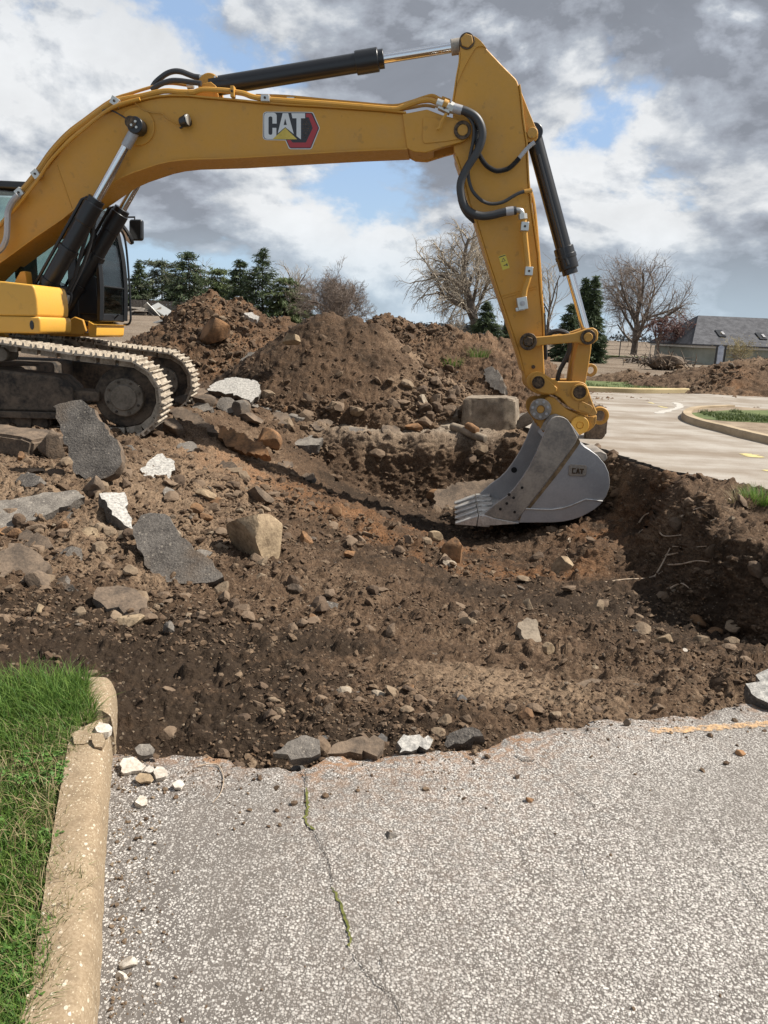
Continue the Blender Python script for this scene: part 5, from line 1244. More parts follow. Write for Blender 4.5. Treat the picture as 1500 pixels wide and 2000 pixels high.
# platform under the cab
b = B(); b.prism(r2([(100, 619), (133, 622), (150, 623.5), (176, 626), (177, 658), (100, 656)], CN), CN - .06, CF_); pl = b.build('cab_base', M['yellow'], exc, 0.02)
b = B(); b.prism(r2([(178, 627), (188, 633), (200, 634), (194, 636), (195, 641), (194, 655), (191, 658.5), (182, 659), (178, 656)], CN), CN - .10, CF_ + .02); b.build('cab_step', M['yellow_clean'], exc, 0.03)
for pts, mt in ((((577, 1137), (640, 1140), (640, 1172), (577, 1168)), 'badge_black'), (((592, 1155), (620, 1156), (620, 1170), (592, 1169)), 'badge_white'), (((612, 1196), (642, 1197), (642, 1222), (612, 1221)), 'badge_white'), (((618, 1202), (636, 1203), (636, 1216), (618, 1215)), 'zinc')):
    decal('data_label', zB(*pts), CN - .06, M[mt], pl, 0.003 + 0.002 * (mt in ('zinc', 'badge_white')))

# right front storage boxes, house, counterweight ------------------
VN, VN2 = -1.42, -0.60
b = B(); b.prism(r2(zB((-420, 846), (0, 848), (30, 850), (225, 872), (240, 880), (252, 905), (268, 975), (273, 1050), (271, 1096), (262, 1102), (-420, 1092)), VN), VN, VN2); bx = b.build('storage_box', M['yellow_clean'], exc, 0.05, seg=3)
b = B(); b.prism(r2(zB((-420, 1094), (280, 1106), (290, 1112), (296, 1140), (296, 1200), (288, 1222), (275, 1226), (-420, 1222)), VN), VN - .01, VN2); sk_ = b.build('front_skirt', M['yellow_clean'], exc, 0.035, seg=3)
c = rel(*zB((234, 1166))[0], VN); b = B(); n_ = 20; rr_ = [Vector((c.x + .027 * math.cos(6.283 * i / n_), VN - .018, c.z + .058 * math.sin(6.283 * i / n_))) for i in range(n_)]
b.hull([p for p in rr_], [p + Vector((0, .05, 0)) for p in rr_]); b.build('tie_down_hole', M['black'], sk_, 0.004)
b = B(); b.prism(r2(zB((110, 850), (150, 780), (185, 775), (200, 880), (120, 880)), -.6), -0.62, -0.45); b.build('boom_foot_plate', M['yellow'], exc, 0.012)
b = B(); ft = rel(-84, 562, 0)
b.prism([(ft.x - .5, 1.0), (ft.x + .45, 1.0), (ft.x + .30, ft.z - .1), (ft.x + .1, ft.z + .2), (ft.x - .15, ft.z + .2), (ft.x - .4, ft.z - .2)], -.50, -.42); b.prism([(ft.x - .5, 1.0), (ft.x + .45, 1.0), (ft.x + .30, ft.z - .1), (ft.x + .1, ft.z + .2), (ft.x - .15, ft.z + .2), (ft.x - .4, ft.z - .2)], .42, .52); b.build('boom_foot_plate', M['yellow'], exc, 0.012)
hz0, hz1 = 1.12, 2.35
b = B(); b.box((ft.x - 1.9, -.95, (hz0 + hz1) / 2), (3.2, 1.0, hz1 - hz0)); b.build('engine_house', M['yellow_clean'], exc, 0.06)
b = B(); b.box((ft.x - 2.2, .9, (hz0 + hz1) / 2), (2.6, 1.1, hz1 - hz0)); b.build('engine_house', M['yellow_clean'], exc, 0.06)
b = B(); b.box((ft.x - 4.0, 0, 1.7), (1.0, 2.9, 1.3)); b.build('counterweight', M['black'], exc, 0.2, seg=4)
# swing frame
q0 = rel(92, 664, -.9)
zf_ = rel(60, 650, -.9).z
b = B(); b.box((ft.x - .9, 0, zf_ - .06), (ft.x * 0 + 2.5, 2.3, 0.16)); b.build('swing_frame', M['black'], exc, 0.02)
b = B(); b.cyl((ft.x - .6, 0, zf_ - .35), (ft.x - .6, 0, zf_ - .1), 0.75, 40); b.build('swing_bearing', M['undercarriage'], exc, 0.01)
for v in (-.42, .42):
    c = rel(108, 637, -.42); b = B(); b.prism([(c.x - .55, zf_ - .02), (c.x + .05, zf_ - .02), (c.x + .12, c.z - .06), (c.x + .08, c.z + .1), (c.x - .05, c.z + .14), (c.x - .2, c.z + .05), (c.x - .55, zf_ + .15)], v - .16, v - .11); b.prism([(c.x - .55, zf_ - .02), (c.x + .05, zf_ - .02), (c.x + .12, c.z - .06), (c.x + .08, c.z + .1), (c.x - .05, c.z + .14), (c.x - .2, c.z + .05), (c.x - .55, zf_ + .15)], v + .11, v + .16); b.build('cylinder_bracket', M['yellow'], exc, 0.012)
# hoses hanging between cylinders
for i, (pts, v) in enumerate((([(150, 405), (140, 440), (128, 470), (112, 500), (96, 540), (86, 560)], -.2), ([(180, 410), (172, 450), (160, 490), (146, 540), (130, 570)], .1), ([(196, 400), (185, 430), (178, 470), (165, 510), (150, 545), (128, 590)], .2),
                              ([(105, 600), (112, 585), (119, 573), (126, 572), (128, 582), (120, 600), (112, 618)], -.2), ([(112, 604), (120, 590), (130, 574), (138, 575), (136, 590), (126, 610)], -.1), ([(66, 588), (80, 575), (92, 580), (95, 600), (92, 622)], -.3))):
    run('hose', pts, v, 0.026, M['rubber'], exc, 5, 8)
for px, py in ((113, 583), (129, 584), (100, 604), (116, 603)): clamp(px, py, -.22, (0.07, 0.07, 0.12), exc, M['zinc'], 0.3)

# tracks -----------------------------------------------------------
TY = R(6.5)
TF = np.array([math.cos(TY), math.sin(TY), 0]); TL = np.array([-math.sin(TY), math.cos(TY), 0])
pi_ = at_y(236, 779, 9.55)
TO = pi_ + TL * 0.36; TZ = TO[2] - 0.50
Rinv = Matrix.Rotation(-YAW, 3, 'Z')
def track_path():
    """closed line of the shoes' outer face, in track coordinates (s forward, w up)"""
    R1, R2, S2 = 0.50, 0.53, -4.25; C1 = (0, 0.50); C2 = (S2, 0.58); pts = []
    for i in range(13): a = R(-90 + 165 * i / 12); pts.append((C1[0] + R1 * math.cos(a), C1[1] + R1 * math.sin(a)))
    pts += [(-0.55, 1.035), (-1.1, 1.10), (-1.6, 1.15), (-2.3, 1.15), (-3.0, 1.17), (-3.6, 1.14)]
    for i in range(13): a = R(88 + 190 * i / 12); pts.append((C2[0] + R2 * math.cos(a), C2[1] + R2 * math.sin(a)))
    pts += [(-3.6, 0.01), (-2.0, 0.0)]
    return pts
TP = track_path()
def resample(pts, n):
    P_ = np.array(pts + [pts[0]]); L_ = np.concatenate([[0], np.cumsum(np.linalg.norm(np.diff(P_, axis=0), axis=1))]); t_ = np.linspace(0, L_[-1], n + 1)[:-1]
    return np.stack([np.interp(t_, L_, P_[:, 0]), np.interp(t_, L_, P_[:, 1])], 1), L_[-1]
NS = 50
SP, TLEN = resample(TP, NS); pitch = TLEN / NS
# one shoe: plate with three grousers (x along, y across, z outward)
b = B(); b.box((0, 0, -0.012), (pitch * 0.93, 0.70, 0.024))
for gx_ in (-0.40, -0.02, 0.36): b.hull([(gx_ * pitch - .016, -.35, 0.0), (gx_ * pitch + .016, -.35, 0.0), (gx_ * pitch + .016, .35, 0.0), (gx_ * pitch - .016, .35, 0.0)], [(gx_ * pitch - .008, -.35, .036), (gx_ * pitch + .008, -.35, .036), (gx_ * pitch + .008, .35, .036), (gx_ * pitch - .008, .35, .036)])
b.box((0, -.09, -.065), (pitch * .8, .05, .085)); b.box((0, .09, -.065), (pitch * .8, .05, .085))
shoe_o = b.build('track_shoe', M['track'], None, 0.0)
shoe_me = shoe_o.data; bpy.data.objects.remove(shoe_o)
for side in (0, 1):
    w0 = TO + TL * (2.78 * side) - XO; loc = Rinv @ Vector((w0[0], w0[1], TZ - XO[2]))
    # frame between the wheels
    b = B(); b.prism([(-3.75, .30), (-.62, .30), (-.58, .42), (-.60, .60), (-.75, .74), (-1.5, .80), (-3.2, .80), (-3.75, .70)], -.27, .27); tr_ = b.build('track', M['undercarriage'], exc, 0.03)
    tr_.location = loc; tr_.rotation_euler = (0, 0, TY - YAW)
    b = B(); b.prism([(-3.7, .22), (-.7, .22), (-.7, .30), (-3.7, .30)], -.33, .33); b.build('frame_rail', M['undercarriage'], tr_, 0.01)
    b = B(); b.prism([(-.70, .42), (-.30, .44), (-.30, .56), (-.70, .58)], -.2, .2); b.build('idler_yoke', M['undercarriage'], tr_, 0.02)
    for s_, w_, r_ in ((0, .50, .385), (-4.25, .58, .40)):
        b = B(); b.cyl((s_, -.09, w_), (s_, .09, w_), r_, 36); wh = b.build('idler' if s_ == 0 else 'sprocket', M['undercarriage'], tr_, 0.02)
        b = B(); b.cyl((s_, -.20, w_), (s_, .20, w_), .24, 32); b.build('hub', mat_simple('hub_dust', (.10, .085, .065), (.20, .17, .135), 6, .85, .2) if 'hub_dust' not in bpy.data.materials else bpy.data.materials['hub_dust'], wh, 0.015)
        b = B(); b.cyl((s_, -.225, w_), (s_, .225, w_), .16, 28); b.build('hub_cap', bpy.data.materials['hub_dust'], wh, 0.01)
        for q in range(8):
            a = q * math.pi / 4 + .3; b = B(); b.cyl((s_ + .2 * math.cos(a), -.222, w_ + .2 * math.sin(a)), (s_ + .2 * math.cos(a), -.19, w_ + .2 * math.sin(a)), .017, 6); b.build('bolt', M['undercarriage'], wh)
    for k in range(8):
        s_ = -3.55 + k * .42; b = B(); b.cyl((s_, -.22, .155), (s_, .22, .155), .10, 20); b.cyl((s_, -.17, .155), (s_, -.11, .155), .125, 20); b.cyl((s_, .11, .155), (s_, .17, .155), .125, 20); b.build('track_roller', M['undercarriage'], tr_, 0.006)
        if k % 2 == 1:
            b = B(); b.prism([(s_ + .10, .05), (s_ + .32, .05), (s_ + .34, .24), (s_ + .08, .24)], -.26, -.22); b.build('track_guard', M['undercarriage'], tr_, 0.008)
    for s_ in (-1.45, -2.9):
        b = B(); b.cyl((s_, -.2, .98), (s_, .2, .98), .085, 20); b.build('carrier_roller', M['yellow_worn'] if False else bpy.data.materials['hub_dust'], tr_, 0.008)
    for s_, w_, rx, rz in ((-2.08, .66, .105, .05), (-1.55, .42, .05, .045)):
        b = B(); rr_ = [Vector((s_ + rx * math.copysign(abs(math.cos(6.283 * i / 20)) ** .7, math.cos(6.283 * i / 20)), -.273, w_ + rz * math.sin(6.283 * i / 20))) for i in range(20)]
        b.hull(rr_, [p + Vector((0, .02, 0)) for p in rr_]); b.build('frame_hole', M['black'], tr_)
    for i in range(NS):
        p0, p1 = SP[i], SP[(i + 1) % NS]; mid = (p0 + p1) / 2; d = p1 - p0; a = math.atan2(d[1], d[0])
        o = bpy.data.objects.new('track_shoe', shoe_me); COL.objects.link(o); o.parent = tr_
        o.location = (mid[0], 0, mid[1]); o.rotation_euler = (math.pi, -a, 0)      # grousers outwards
        if side == 0 and i == 0: pass
cbm = B(); cw = Rinv @ Vector(tuple(TO + TL * 1.39 + TF * (-2.1) - XO)); cbm.box((cw.x, cw.y, TZ - XO[2] + .62), (1.5, 2.3, .38), Matrix.Rotation(TY - YAW, 3, 'Z')); cbm.build('carbody', M['undercarriage'], exc, 0.05)

# ------------------------------------------------------------------ broken slabs, boulders, stones
def slab(name, label, cat, poly, at, n, thick, mat, jagamp=0.018, seed=0, lift=0.0, step=0.042, gz=None, group=None, rough=0.006, side=None):
    """a broken plate: its outline is read off the picture on a plane through the ground point 'at', with normal n"""
    g = ground_hit(*at) if gz is None else np.array(gz, float)
    g = g + np.array([0, 0, lift]); n = np.array(n, float); n /= np.linalg.norm(n)
    P3 = [at_plane(px, py, g, n) for px, py in poly]
    e1 = np.cross([0, 0, 1.0], n) if abs(n[2]) < 0.95 else np.array([1.0, 0, 0]); e1 -= n * (e1 @ n); e1 /= np.linalg.norm(e1); e2 = np.cross(n, e1)
    c = np.mean(P3, 0)
    p2 = [((p - c) @ e1, (p - c) @ e2) for p in P3]
    p2 = jag(p2, step, jagamp, seed + 5, True)
    rnd = random.Random(seed)
    bm = bmesh.new()
    A = [bm.verts.new((a, b_, 0)) for a, b_ in p2]
    Mid = [bm.verts.new((a * 0.99 + rnd.gauss(0, jagamp * .4), b_ * 0.99 + rnd.gauss(0, jagamp * .4), -thick * 0.5)) for a, b_ in p2]
    Bq = [bm.verts.new((a * 0.955 + rnd.gauss(0, jagamp * .6), b_ * 0.955 + rnd.gauss(0, jagamp * .6), -thick * (0.9 + .2 * rnd.random()))) for a, b_ in p2]
    k = len(p2); f1 = bm.faces.new(A); bm.faces.new(Bq[::-1])
    for U, W in ((A, Mid), (Mid, Bq)):
        for i in range(k): bm.faces.new((U[(i + 1) % k], U[i], W[i], W[(i + 1) % k]))
    bmesh.ops.recalc_face_normals(bm, faces=bm.faces)
    caps = [f for f in bm.faces if len(f.verts) > 4]
    r_ = bmesh.ops.triangulate(bm, faces=caps)
    for _ in range(2):
        lng = [e for e in bm.edges if e.calc_length() > step * 1.6]
        if lng: bmesh.ops.subdivide_edges(bm, edges=lng, cuts=1); bmesh.ops.triangulate(bm, faces=[f for f in bm.faces if len(f.verts) > 3])
    if rough > 0:
        co = np.array([v.co[:] for v in bm.verts]); dn = fbm(co[:, 0] + seed, co[:, 1], co[:, 2], 3.0, 4, seed)
        for v, d_ in zip(bm.verts, dn): v.co.z += float(d_) * rough * 3
    me = bpy.data.meshes.new(name); bm.to_mesh(me); bm.free()
    for p in me.polygons: p.use_smooth = True
    me.set_sharp_from_angle(angle=R(38))
    o = mkobj(name, me, mat)
    Mx = Matrix(((e1[0], e2[0], n[0], c[0]), (e1[1], e2[1], n[1], c[1]), (e1[2], e2[2], n[2], c[2]), (0, 0, 0, 1)))
    o.matrix_world = Mx
    if side is not None:
        me.materials.append(side)
        for p in me.polygons:
            if abs(p.normal.z) < 0.6: p.material_index = 1
    return props(o, label, cat, group)

def rock_mesh(seed, sub=3, cuts=9, lo=0.55, hi=0.95, squash=(1, 1, .75), noise=0.06, flat=False):
    rnd = np.random.RandomState(seed)
    bm = bmesh.new(); bmesh.ops.create_icosphere(bm, subdivisions=sub, radius=1.0)
    V = np.array([v.co[:] for v in bm.verts])
    for _ in range(cuts):
        nn = rnd.randn(3); nn /= np.linalg.norm(nn); d = lo + (hi - lo) * rnd.rand(); h = V @ nn
        V = V - np.outer(np.maximum(h - d, 0), nn) * 0.96
    V = V * (1 + noise * fbm(V[:, 0] * 1 + seed, V[:, 1], V[:, 2], 2.2, 3, seed))[:, None]
    V = V * np.array(squash)
    for v, c in zip(bm.verts, V): v.co = c
    me = bpy.data.meshes.new('stone'); bm.to_mesh(me); bm.free()
    for p in me.polygons: p.use_smooth = not flat
    if not flat: me.set_sharp_from_angle(angle=R(24))
    return me

def boulder(name, label, cat, box, at, mat, seed, squash=(1, .8, .8), rot=(0, 0, 0), sink=0.12, cuts=12, group=None, gz=None, lo=.32):
    """box: x0, y0, x1, y1 of the stone in the picture"""
    g = ground_hit(*at) if gz is None else np.array(gz, float)
    dist = np.linalg.norm(g - CAMP); w = (box[2] - box[0]) / FPX * dist * 0.5; h = (box[3] - box[1]) / FPX * dist * 0.5
    me = rock_mesh(seed, 4, cuts, lo, .78, (1, 1, 1), 0.03); me.name = name
    V = np.array([v.co[:] for v in me.vertices]); Rm = np.array(Matrix.Rotation(rot[0], 3, 'X') @ Matrix.Rotation(rot[1], 3, 'Y') @ Matrix.Rotation(rot[2], 3, 'Z')); V = V @ Rm.T
    ext = (V.max(0) - V.min(0)) / 2; V = (V - (V.max(0) + V.min(0)) / 2) / ext * np.array([w, w * squash[1], h * 1.02])
    V += 0.02 * w * fbm(V[:, 0] * 8 / w * .3, V[:, 1] * 8 / w * .3, V[:, 2] * 8 / w * .3, 1.5, 3, seed)[:, None]
    me.vertices.foreach_set('co', V.astype(np.float32).ravel()); me.update()
    me.set_sharp_from_angle(angle=R(28))
    o = mkobj(name, me, mat)
    d = ray((box[0] + box[2]) / 2, (box[1] + box[3]) / 2); t_ = dist / np.linalg.norm(d)
    o.location = CAMP + d * t_ + np.array([0, w * squash[1] * 0.5, -sink * h])
    return props(o, label, cat, group)

G1 = 'broken slabs lying in the dug earth'
slab('asphalt_slab', 'large dark asphalt slab standing on edge in front of the near track', 'asphalt slab', [(104, 792), (128, 786), (150, 783), (168, 786), (178, 795), (205, 835), (232, 868), (237, 885), (236, 910), (222, 925), (208, 934), (190, 940), (165, 934), (146, 926), (138, 905), (130, 870), (118, 832)], (180, 955), (-0.08, -0.86, 0.50), 0.13, M['slab_dark'], 0.012, 1, side=M['slab_brown'])
slab('asphalt_slab', 'long dusty asphalt slab lying flat at the left edge of the picture, with a pale stripe', 'asphalt slab', [(-70, 985), (0, 979), (60, 968), (100, 962), (148, 957), (166, 970), (140, 985), (100, 1000), (55, 1017), (0, 1035), (-70, 1050)], (80, 1010), (0.10, -0.34, 0.94), 0.13, M['slab_grey'], 0.012, 2, lift=.13, side=M['slab_dark'])
slab('asphalt_slab', 'narrow bright slab tilted beside the long flat slab, its chip surface upwards', 'asphalt slab', [(194, 966), (214, 962), (244, 961), (248, 978), (250, 1000), (258, 1022), (263, 1036), (243, 1026), (226, 1012), (212, 992)], (220, 1030), (0.28, -0.34, 0.9), 0.16, M['slab_light'], 0.010, 3, lift=.16, side=M['slab_dark'])
slab('asphalt_slab', 'big charcoal slab leaning on the rubble, left of the tan boulder', 'asphalt slab', [(276, 1006), (300, 1001), (324, 1003), (336, 1018), (348, 1040), (372, 1062), (405, 1092), (436, 1126), (420, 1136), (385, 1140), (350, 1141), (318, 1134), (294, 1130), (284, 1100), (270, 1070), (262, 1046), (268, 1020)], (340, 1140), (-0.12, -0.66, 0.74), 0.13, M['slab_dark'], 0.012, 4, lift=.02, side=M['slab_dark'])
slab('asphalt_slab', 'small pale slab with soil on it, above the charcoal slab', 'asphalt slab', [(274, 917), (296, 897), (306, 886), (318, 885), (340, 905), (341, 918), (328, 942), (310, 938), (284, 932)], (305, 938), (0.15, -0.42, 0.9), 0.10, M['slab_light'], 0.012, 5, lift=.07, side=M['slab_brown'])
slab('asphalt_slab', 'pale chip-surfaced slab lying against the foot of the reddish heap', 'asphalt slab', [(406, 760), (420, 746), (438, 738), (462, 736), (484, 740), (503, 744), (508, 768), (498, 776), (490, 786), (478, 780), (455, 772), (420, 765)], (460, 790), (0.05, -0.62, 0.8), 0.12, M['slab_light'], 0.02, 6, lift=.05, side=M['slab_dark'])
slab('asphalt_slab', 'grey slab with a lit top, between the pale slab and the brown clod', 'asphalt slab', [(488, 783), (500, 770), (535, 770), (562, 774), (558, 790), (548, 806), (520, 800), (498, 795)], (525, 806), (0.1, -0.45, 0.88), 0.16, M['slab_grey'], 0.02, 7, lift=.06, side=M['slab_dark'])
slab('asphalt_slab', 'dark flat slab edge beside the far track', 'asphalt slab', [(356, 758), (375, 754), (405, 762), (430, 768), (428, 778), (400, 776), (360, 772)], (390, 778), (0.05, -0.35, 0.93), 0.14, M['slab_brown'], 0.02, 8, lift=.03)
slab('asphalt_slab', 'soil covered slab sliding into the pit below the near track', 'asphalt slab', [(330, 800), (352, 795), (380, 806), (410, 828), (428, 846), (405, 842), (370, 826), (340, 815)], (380, 836), (-0.12, -0.45, 0.88), 0.12, M['slab_brown'], 0.02, 9, lift=.05)
slab('asphalt_slab', 'rusty brown slab tipped over the edge of the pit, left part', 'asphalt slab', [(423, 828), (440, 832), (470, 845), (500, 860), (520, 875), (528, 890), (505, 888), (470, 880), (440, 868), (428, 850)], (470, 895), (-0.3, -0.62, 0.7), 0.12, M['rustrock'], 0.02, 10, lift=.06)
slab('asphalt_slab', 'long grey slab half buried on the slope of the rubble heap', 'asphalt slab', [(946, 722), (962, 716), (975, 730), (985, 752), (984, 768), (966, 760), (950, 745)], (965, 765), (-0.45, -0.6, 0.65), 0.2, M['slab_grey'], 0.02, 11, gz=(2.3, 16.6, .62), side=M['slab_dark'])
slab('asphalt_slab', 'slanted brown slab leaning against the concrete block', 'asphalt slab', [(826, 832), (838, 812), (862, 797), (884, 792), (897, 800), (894, 812), (868, 826), (838, 838)], (860, 838), (-0.28, -0.62, 0.72), 0.22, M['concrete'], 0.02, 12, lift=.06)
slab('asphalt_slab', 'dark slab lying on the pit floor in front of the bucket teeth', 'asphalt slab', [(846, 975), (855, 955), (890, 944), (940, 938), (972, 938), (985, 950), (975, 966), (945, 985), (900, 996), (862, 998)], (900, 1000), (-0.05, -0.5, 0.86), 0.18, M['slab_brown'], 0.025, 13, lift=.06)
slab('asphalt_slab', 'low flat slab under loose earth near the lawn', 'asphalt slab', [(186, 1166), (196, 1150), (230, 1145), (262, 1152), (290, 1180), (286, 1204), (262, 1196), (230, 1188), (198, 1178)], (240, 1200), (0.06, -0.25, 0.96), 0.12, M['slab_brown'], 0.02, 14, lift=.09, side=M['slab_dark'])
slab('asphalt_slab', 'thin dark slab edge lying alone in the middle of the scraped dirt', 'asphalt slab', [(598, 1182), (615, 1176), (640, 1174), (660, 1178), (658, 1190), (630, 1192), (602, 1193)], (630, 1194), (0.05, -0.32, 0.95), 0.07, M['slab_dark'], 0.008, 15, lift=.05, step=.03)
slab('asphalt_slab', 'short brown plank-like slab on the right of the dirt floor', 'asphalt slab', [(1012, 1216), (1030, 1206), (1048, 1208), (1055, 1240), (1054, 1258), (1030, 1258), (1018, 1240)], (1035, 1262), (0.1, -0.55, 0.83), 0.10, M['concrete'], 0.008, 16, lift=.03, step=.03)
slab('asphalt_slab', 'broken pale asphalt corner beside the pavement at the right edge', 'asphalt slab', [(1455, 1332), (1475, 1316), (1500, 1304), (1570, 1290), (1580, 1340), (1530, 1372), (1500, 1374), (1470, 1356)], (1490, 1378), (-0.25, -0.25, 0.93), 0.13, M['slab_light'], 0.012, 17, gz=(1.80, 3.42, .11), side=M['slab_dark'], step=.03)
slab('asphalt_slab', 'dark asphalt lump standing on the pavement edge', 'asphalt slab', [(862, 1450), (880, 1430), (905, 1422), (935, 1424), (945, 1434), (918, 1442), (890, 1448), (872, 1458)], (900, 1452), (-0.2, -0.6, 0.77), 0.09, M['slab_dark'], 0.010, 18, gz=(0.32, 2.84, .02), step=.025)
slab('asphalt_slab', 'broken edge piece with orange paint on it, at the pavement edge', 'asphalt slab', [(776, 1448), (795, 1440), (838, 1438), (845, 1446), (842, 1462), (812, 1466), (782, 1470)], (810, 1468), (0.1, -0.55, 0.83), 0.06, M['slab_light'], 0.006, 19, gz=(0.16, 2.755, .035), step=.02, side=M['slab_dark'])
slab('asphalt_slab', 'grey tar slab broken from the pavement, left of the orange painted piece', 'asphalt slab', [(535, 1475), (560, 1448), (600, 1438), (622, 1448), (624, 1470), (590, 1480), (570, 1487)], (580, 1486), (0.05, -0.5, 0.86), 0.05, M['slab_dark'], 0.008, 20, gz=(-.30, 2.60, .0), step=.025)
slab('asphalt_slab', 'dusty tar piece lying between two broken pavement edges', 'asphalt slab', [(640, 1470), (655, 1450), (690, 1436), (730, 1432), (748, 1444), (745, 1464), (700, 1472)], (690, 1474), (0.02, -0.4, 0.9), 0.05, M['slab_brown'], 0.010, 21, gz=(-.08, 2.69, .0), step=.025)
slab('asphalt_slab', 'black tar piece half buried in the scraped dirt', 'asphalt slab', [(640, 1348), (660, 1346), (700, 1350), (695, 1362), (672, 1368), (650, 1358)], (670, 1370), (0.0, -0.7, 0.7), 0.05, M['slab_dark'], 0.008, 22, lift=.02, step=.025)
slab('asphalt_slab', 'dark slab edge sticking out of the dirt on the right', 'asphalt slab', [(1120, 1335), (1150, 1326), (1190, 1330), (1200, 1344), (1180, 1350), (1150, 1348)], (1160, 1352), (0.0, -0.35, 0.93), 0.09, M['slab_brown'], 0.012, 23, lift=.05, step=.03)
slab('asphalt_slab', 'flat dark piece below the rubble on the ledge above the pit', 'asphalt slab', [(675, 842), (685, 834), (712, 838), (714, 846), (700, 850)], (695, 850), (0, -.3, .95), 0.09, M['slab_dark'], 0.012, 24, lift=.05)
slab('asphalt_slab', 'overhanging black road crust at the back edge of the pit', 'asphalt slab', [(548, 852), (570, 846), (610, 848), (632, 856), (622, 868), (585, 870), (555, 864)], (590, 872), (0.0, -.28, .95), 0.16, M['slab_grey'], 0.012, 25, lift=.08, side=M['slab_dark'])
slab('asphalt_slab', 'thin slab lying on top of the reddish heap', 'asphalt slab', [(476, 612), (490, 610), (506, 618), (503, 625), (488, 620)], (490, 622), (.1, -.6, .78), .1, M['slab_light'], .015, 26, gz=(-3.0, 17.2, 1.72))
slab('asphalt_slab', 'small grey slab stuck in the slope left of the dark cone', 'asphalt slab', [(468, 706), (486, 688), (502, 686), (500, 696), (484, 706)], (485, 706), (-.3, -.5, .8), .1, M['slab_grey'], .015, 27, gz=(-2.62, 15.2, .95))
# concrete lumps behind the pit
def conc_block(name, label, quad, depth, y_, mat, seed, cat='concrete block'):
    P0 = [at_y(px, py, y_ + dy) for px, py, dy in quad]
    bm = bmesh.new(); a = [bm.verts.new(p) for p in P0]; d_ = np.array([0.25, 1.0, 0.0]) * depth
    c = [bm.verts.new(p + d_) for p in P0]; bm.faces.new(a); bm.faces.new(c[::-1]); n_ = len(a)
    for i in range(n_): bm.faces.new((a[i], a[(i + 1) % n_], c[(i + 1) % n_], c[i]))
    bmesh.ops.recalc_face_normals(bm, faces=bm.faces)
    bmesh.ops.bevel(bm, geom=bm.edges[:], offset=0.03, segments=2, affect='EDGES')
    bmesh.ops.triangulate(bm, faces=bm.faces)
    for _ in range(4):
        lg = [e for e in bm.edges if e.calc_length() > 0.08]
        if lg: bmesh.ops.subdivide_edges(bm, edges=lg, cuts=1); bmesh.ops.triangulate(bm, faces=[f for f in bm.faces if len(f.verts) > 3])
    bm.normal_update()
    co = np.array([v.co[:] for v in bm.verts]); dn = fbm(co[:, 0], co[:, 1], co[:, 2], 5.0, 4, seed)
    for v, q_ in zip(bm.verts, dn): v.co += v.normal * float(q_) * 0.03
    me = bpy.data.meshes.new(name); bm.to_mesh(me); bm.free()
    for p in me.polygons: p.use_smooth = True
    me.set_sharp_from_angle(angle=R(40))
    return props(mkobj(name, me, mat), label, cat)
conc_block('concrete_block', 'large soil stained concrete block behind the bucket, above the back wall of the pit', [(900, 835, 0), (905, 778, .05), (985, 778, 0.0), (1006, 782, .1), (1007, 838, .1), (985, 843, 0), (940, 842, 0)], 0.75, 13.6, M['concrete'], 3)
conc_block('concrete_block', 'dark broken lump of road behind the bucket hinge', [(1140, 860, 0), (1150, 800, 0), (1176, 792, 0), (1188, 812, 0), (1184, 850, 0), (1170, 866, 0)], 0.5, 12.6, M['slab_brown'], 4, 'rubble lump')
conc_block('concrete_block', 'broken concrete stub lying between the block and the bucket', [(1006, 836, 0), (1010, 818, 0), (1034, 802, 0), (1046, 812, 0), (1040, 826, 0), (1016, 840, 0)], 0.4, 13.2, M['concrete'], 5, 'rubble lump')
conc_block('concrete_block', 'dark block at the left edge of the picture, below the track', [(-80, 905, 0), (-70, 840, 0), (-10, 846, 0), (40, 852, 0), (64, 862, 0), (58, 905, 0), (30, 920, 0), (-40, 915, 0)], 0.5, 7.9, M['slab_brown'], 6, 'rubble lump')
def kerb_piece(name, label, p0, p1, r_, y_, mat):
    a, c = at_y(*p0, y_[0]), at_y(*p1, y_[1]); b = B(); b.tube([a, Vector(a).lerp(Vector(c), .33) + Vector((0, 0, .012)), Vector(a).lerp(Vector(c), .66), c], [r_, r_ * 1.04, r_ * .98, r_ * .95], 14)
    o = b.build(name, mat, None, 0.02, 50); return props(o, label, 'kerb piece')
kerb_piece('kerb_piece', 'rounded length of old concrete kerb lying on the rim of the pit', (882, 833), (948, 858), .075, (13.4, 12.9), M['concrete'])
kerb_piece('kerb_piece', 'short dark end of broken kerb beside the concrete block', (912, 832), (932, 842), .07, (13.2, 13.0), M['rustrock'])
boulder('boulder', 'big tan angular boulder in the middle of the rubble slope', 'boulder', (436, 1000, 547, 1106), (492, 1098), M['boulder'], 12, (1, .85, 1), (.3, .2, .5), 0.03, 8)
boulder('boulder', 'dark wet boulder with a pale ridge, behind the tan boulder', 'boulder', (478, 945, 535, 990), (506, 985), M['slab_brown'], 15, (1, .9, 1), (.5, .2, .1), 0.1)
boulder('boulder', 'rusty upright boulder left of the bucket teeth', 'boulder', (862, 1048, 904, 1104), (884, 1100), M['rustrock'], 18, (1, .8, 1), (.2, .6, .3), 0.1)
boulder('boulder', 'grey brown boulder with a white fleck in front of the bucket', 'boulder', (1080, 1084, 1120, 1124), (1100, 1122), M['boulder'], 21, (1, .9, 1), (.1, .3, 1.0), 0.15)
boulder('boulder', 'tan boulder set in the side of the reddish heap', 'boulder', (388, 622, 448, 672), (418, 670), M['rustrock'], 24, (1, .7, 1), (.2, .1, .4), 0, gz=(-3.6, 16.45, 1.25))
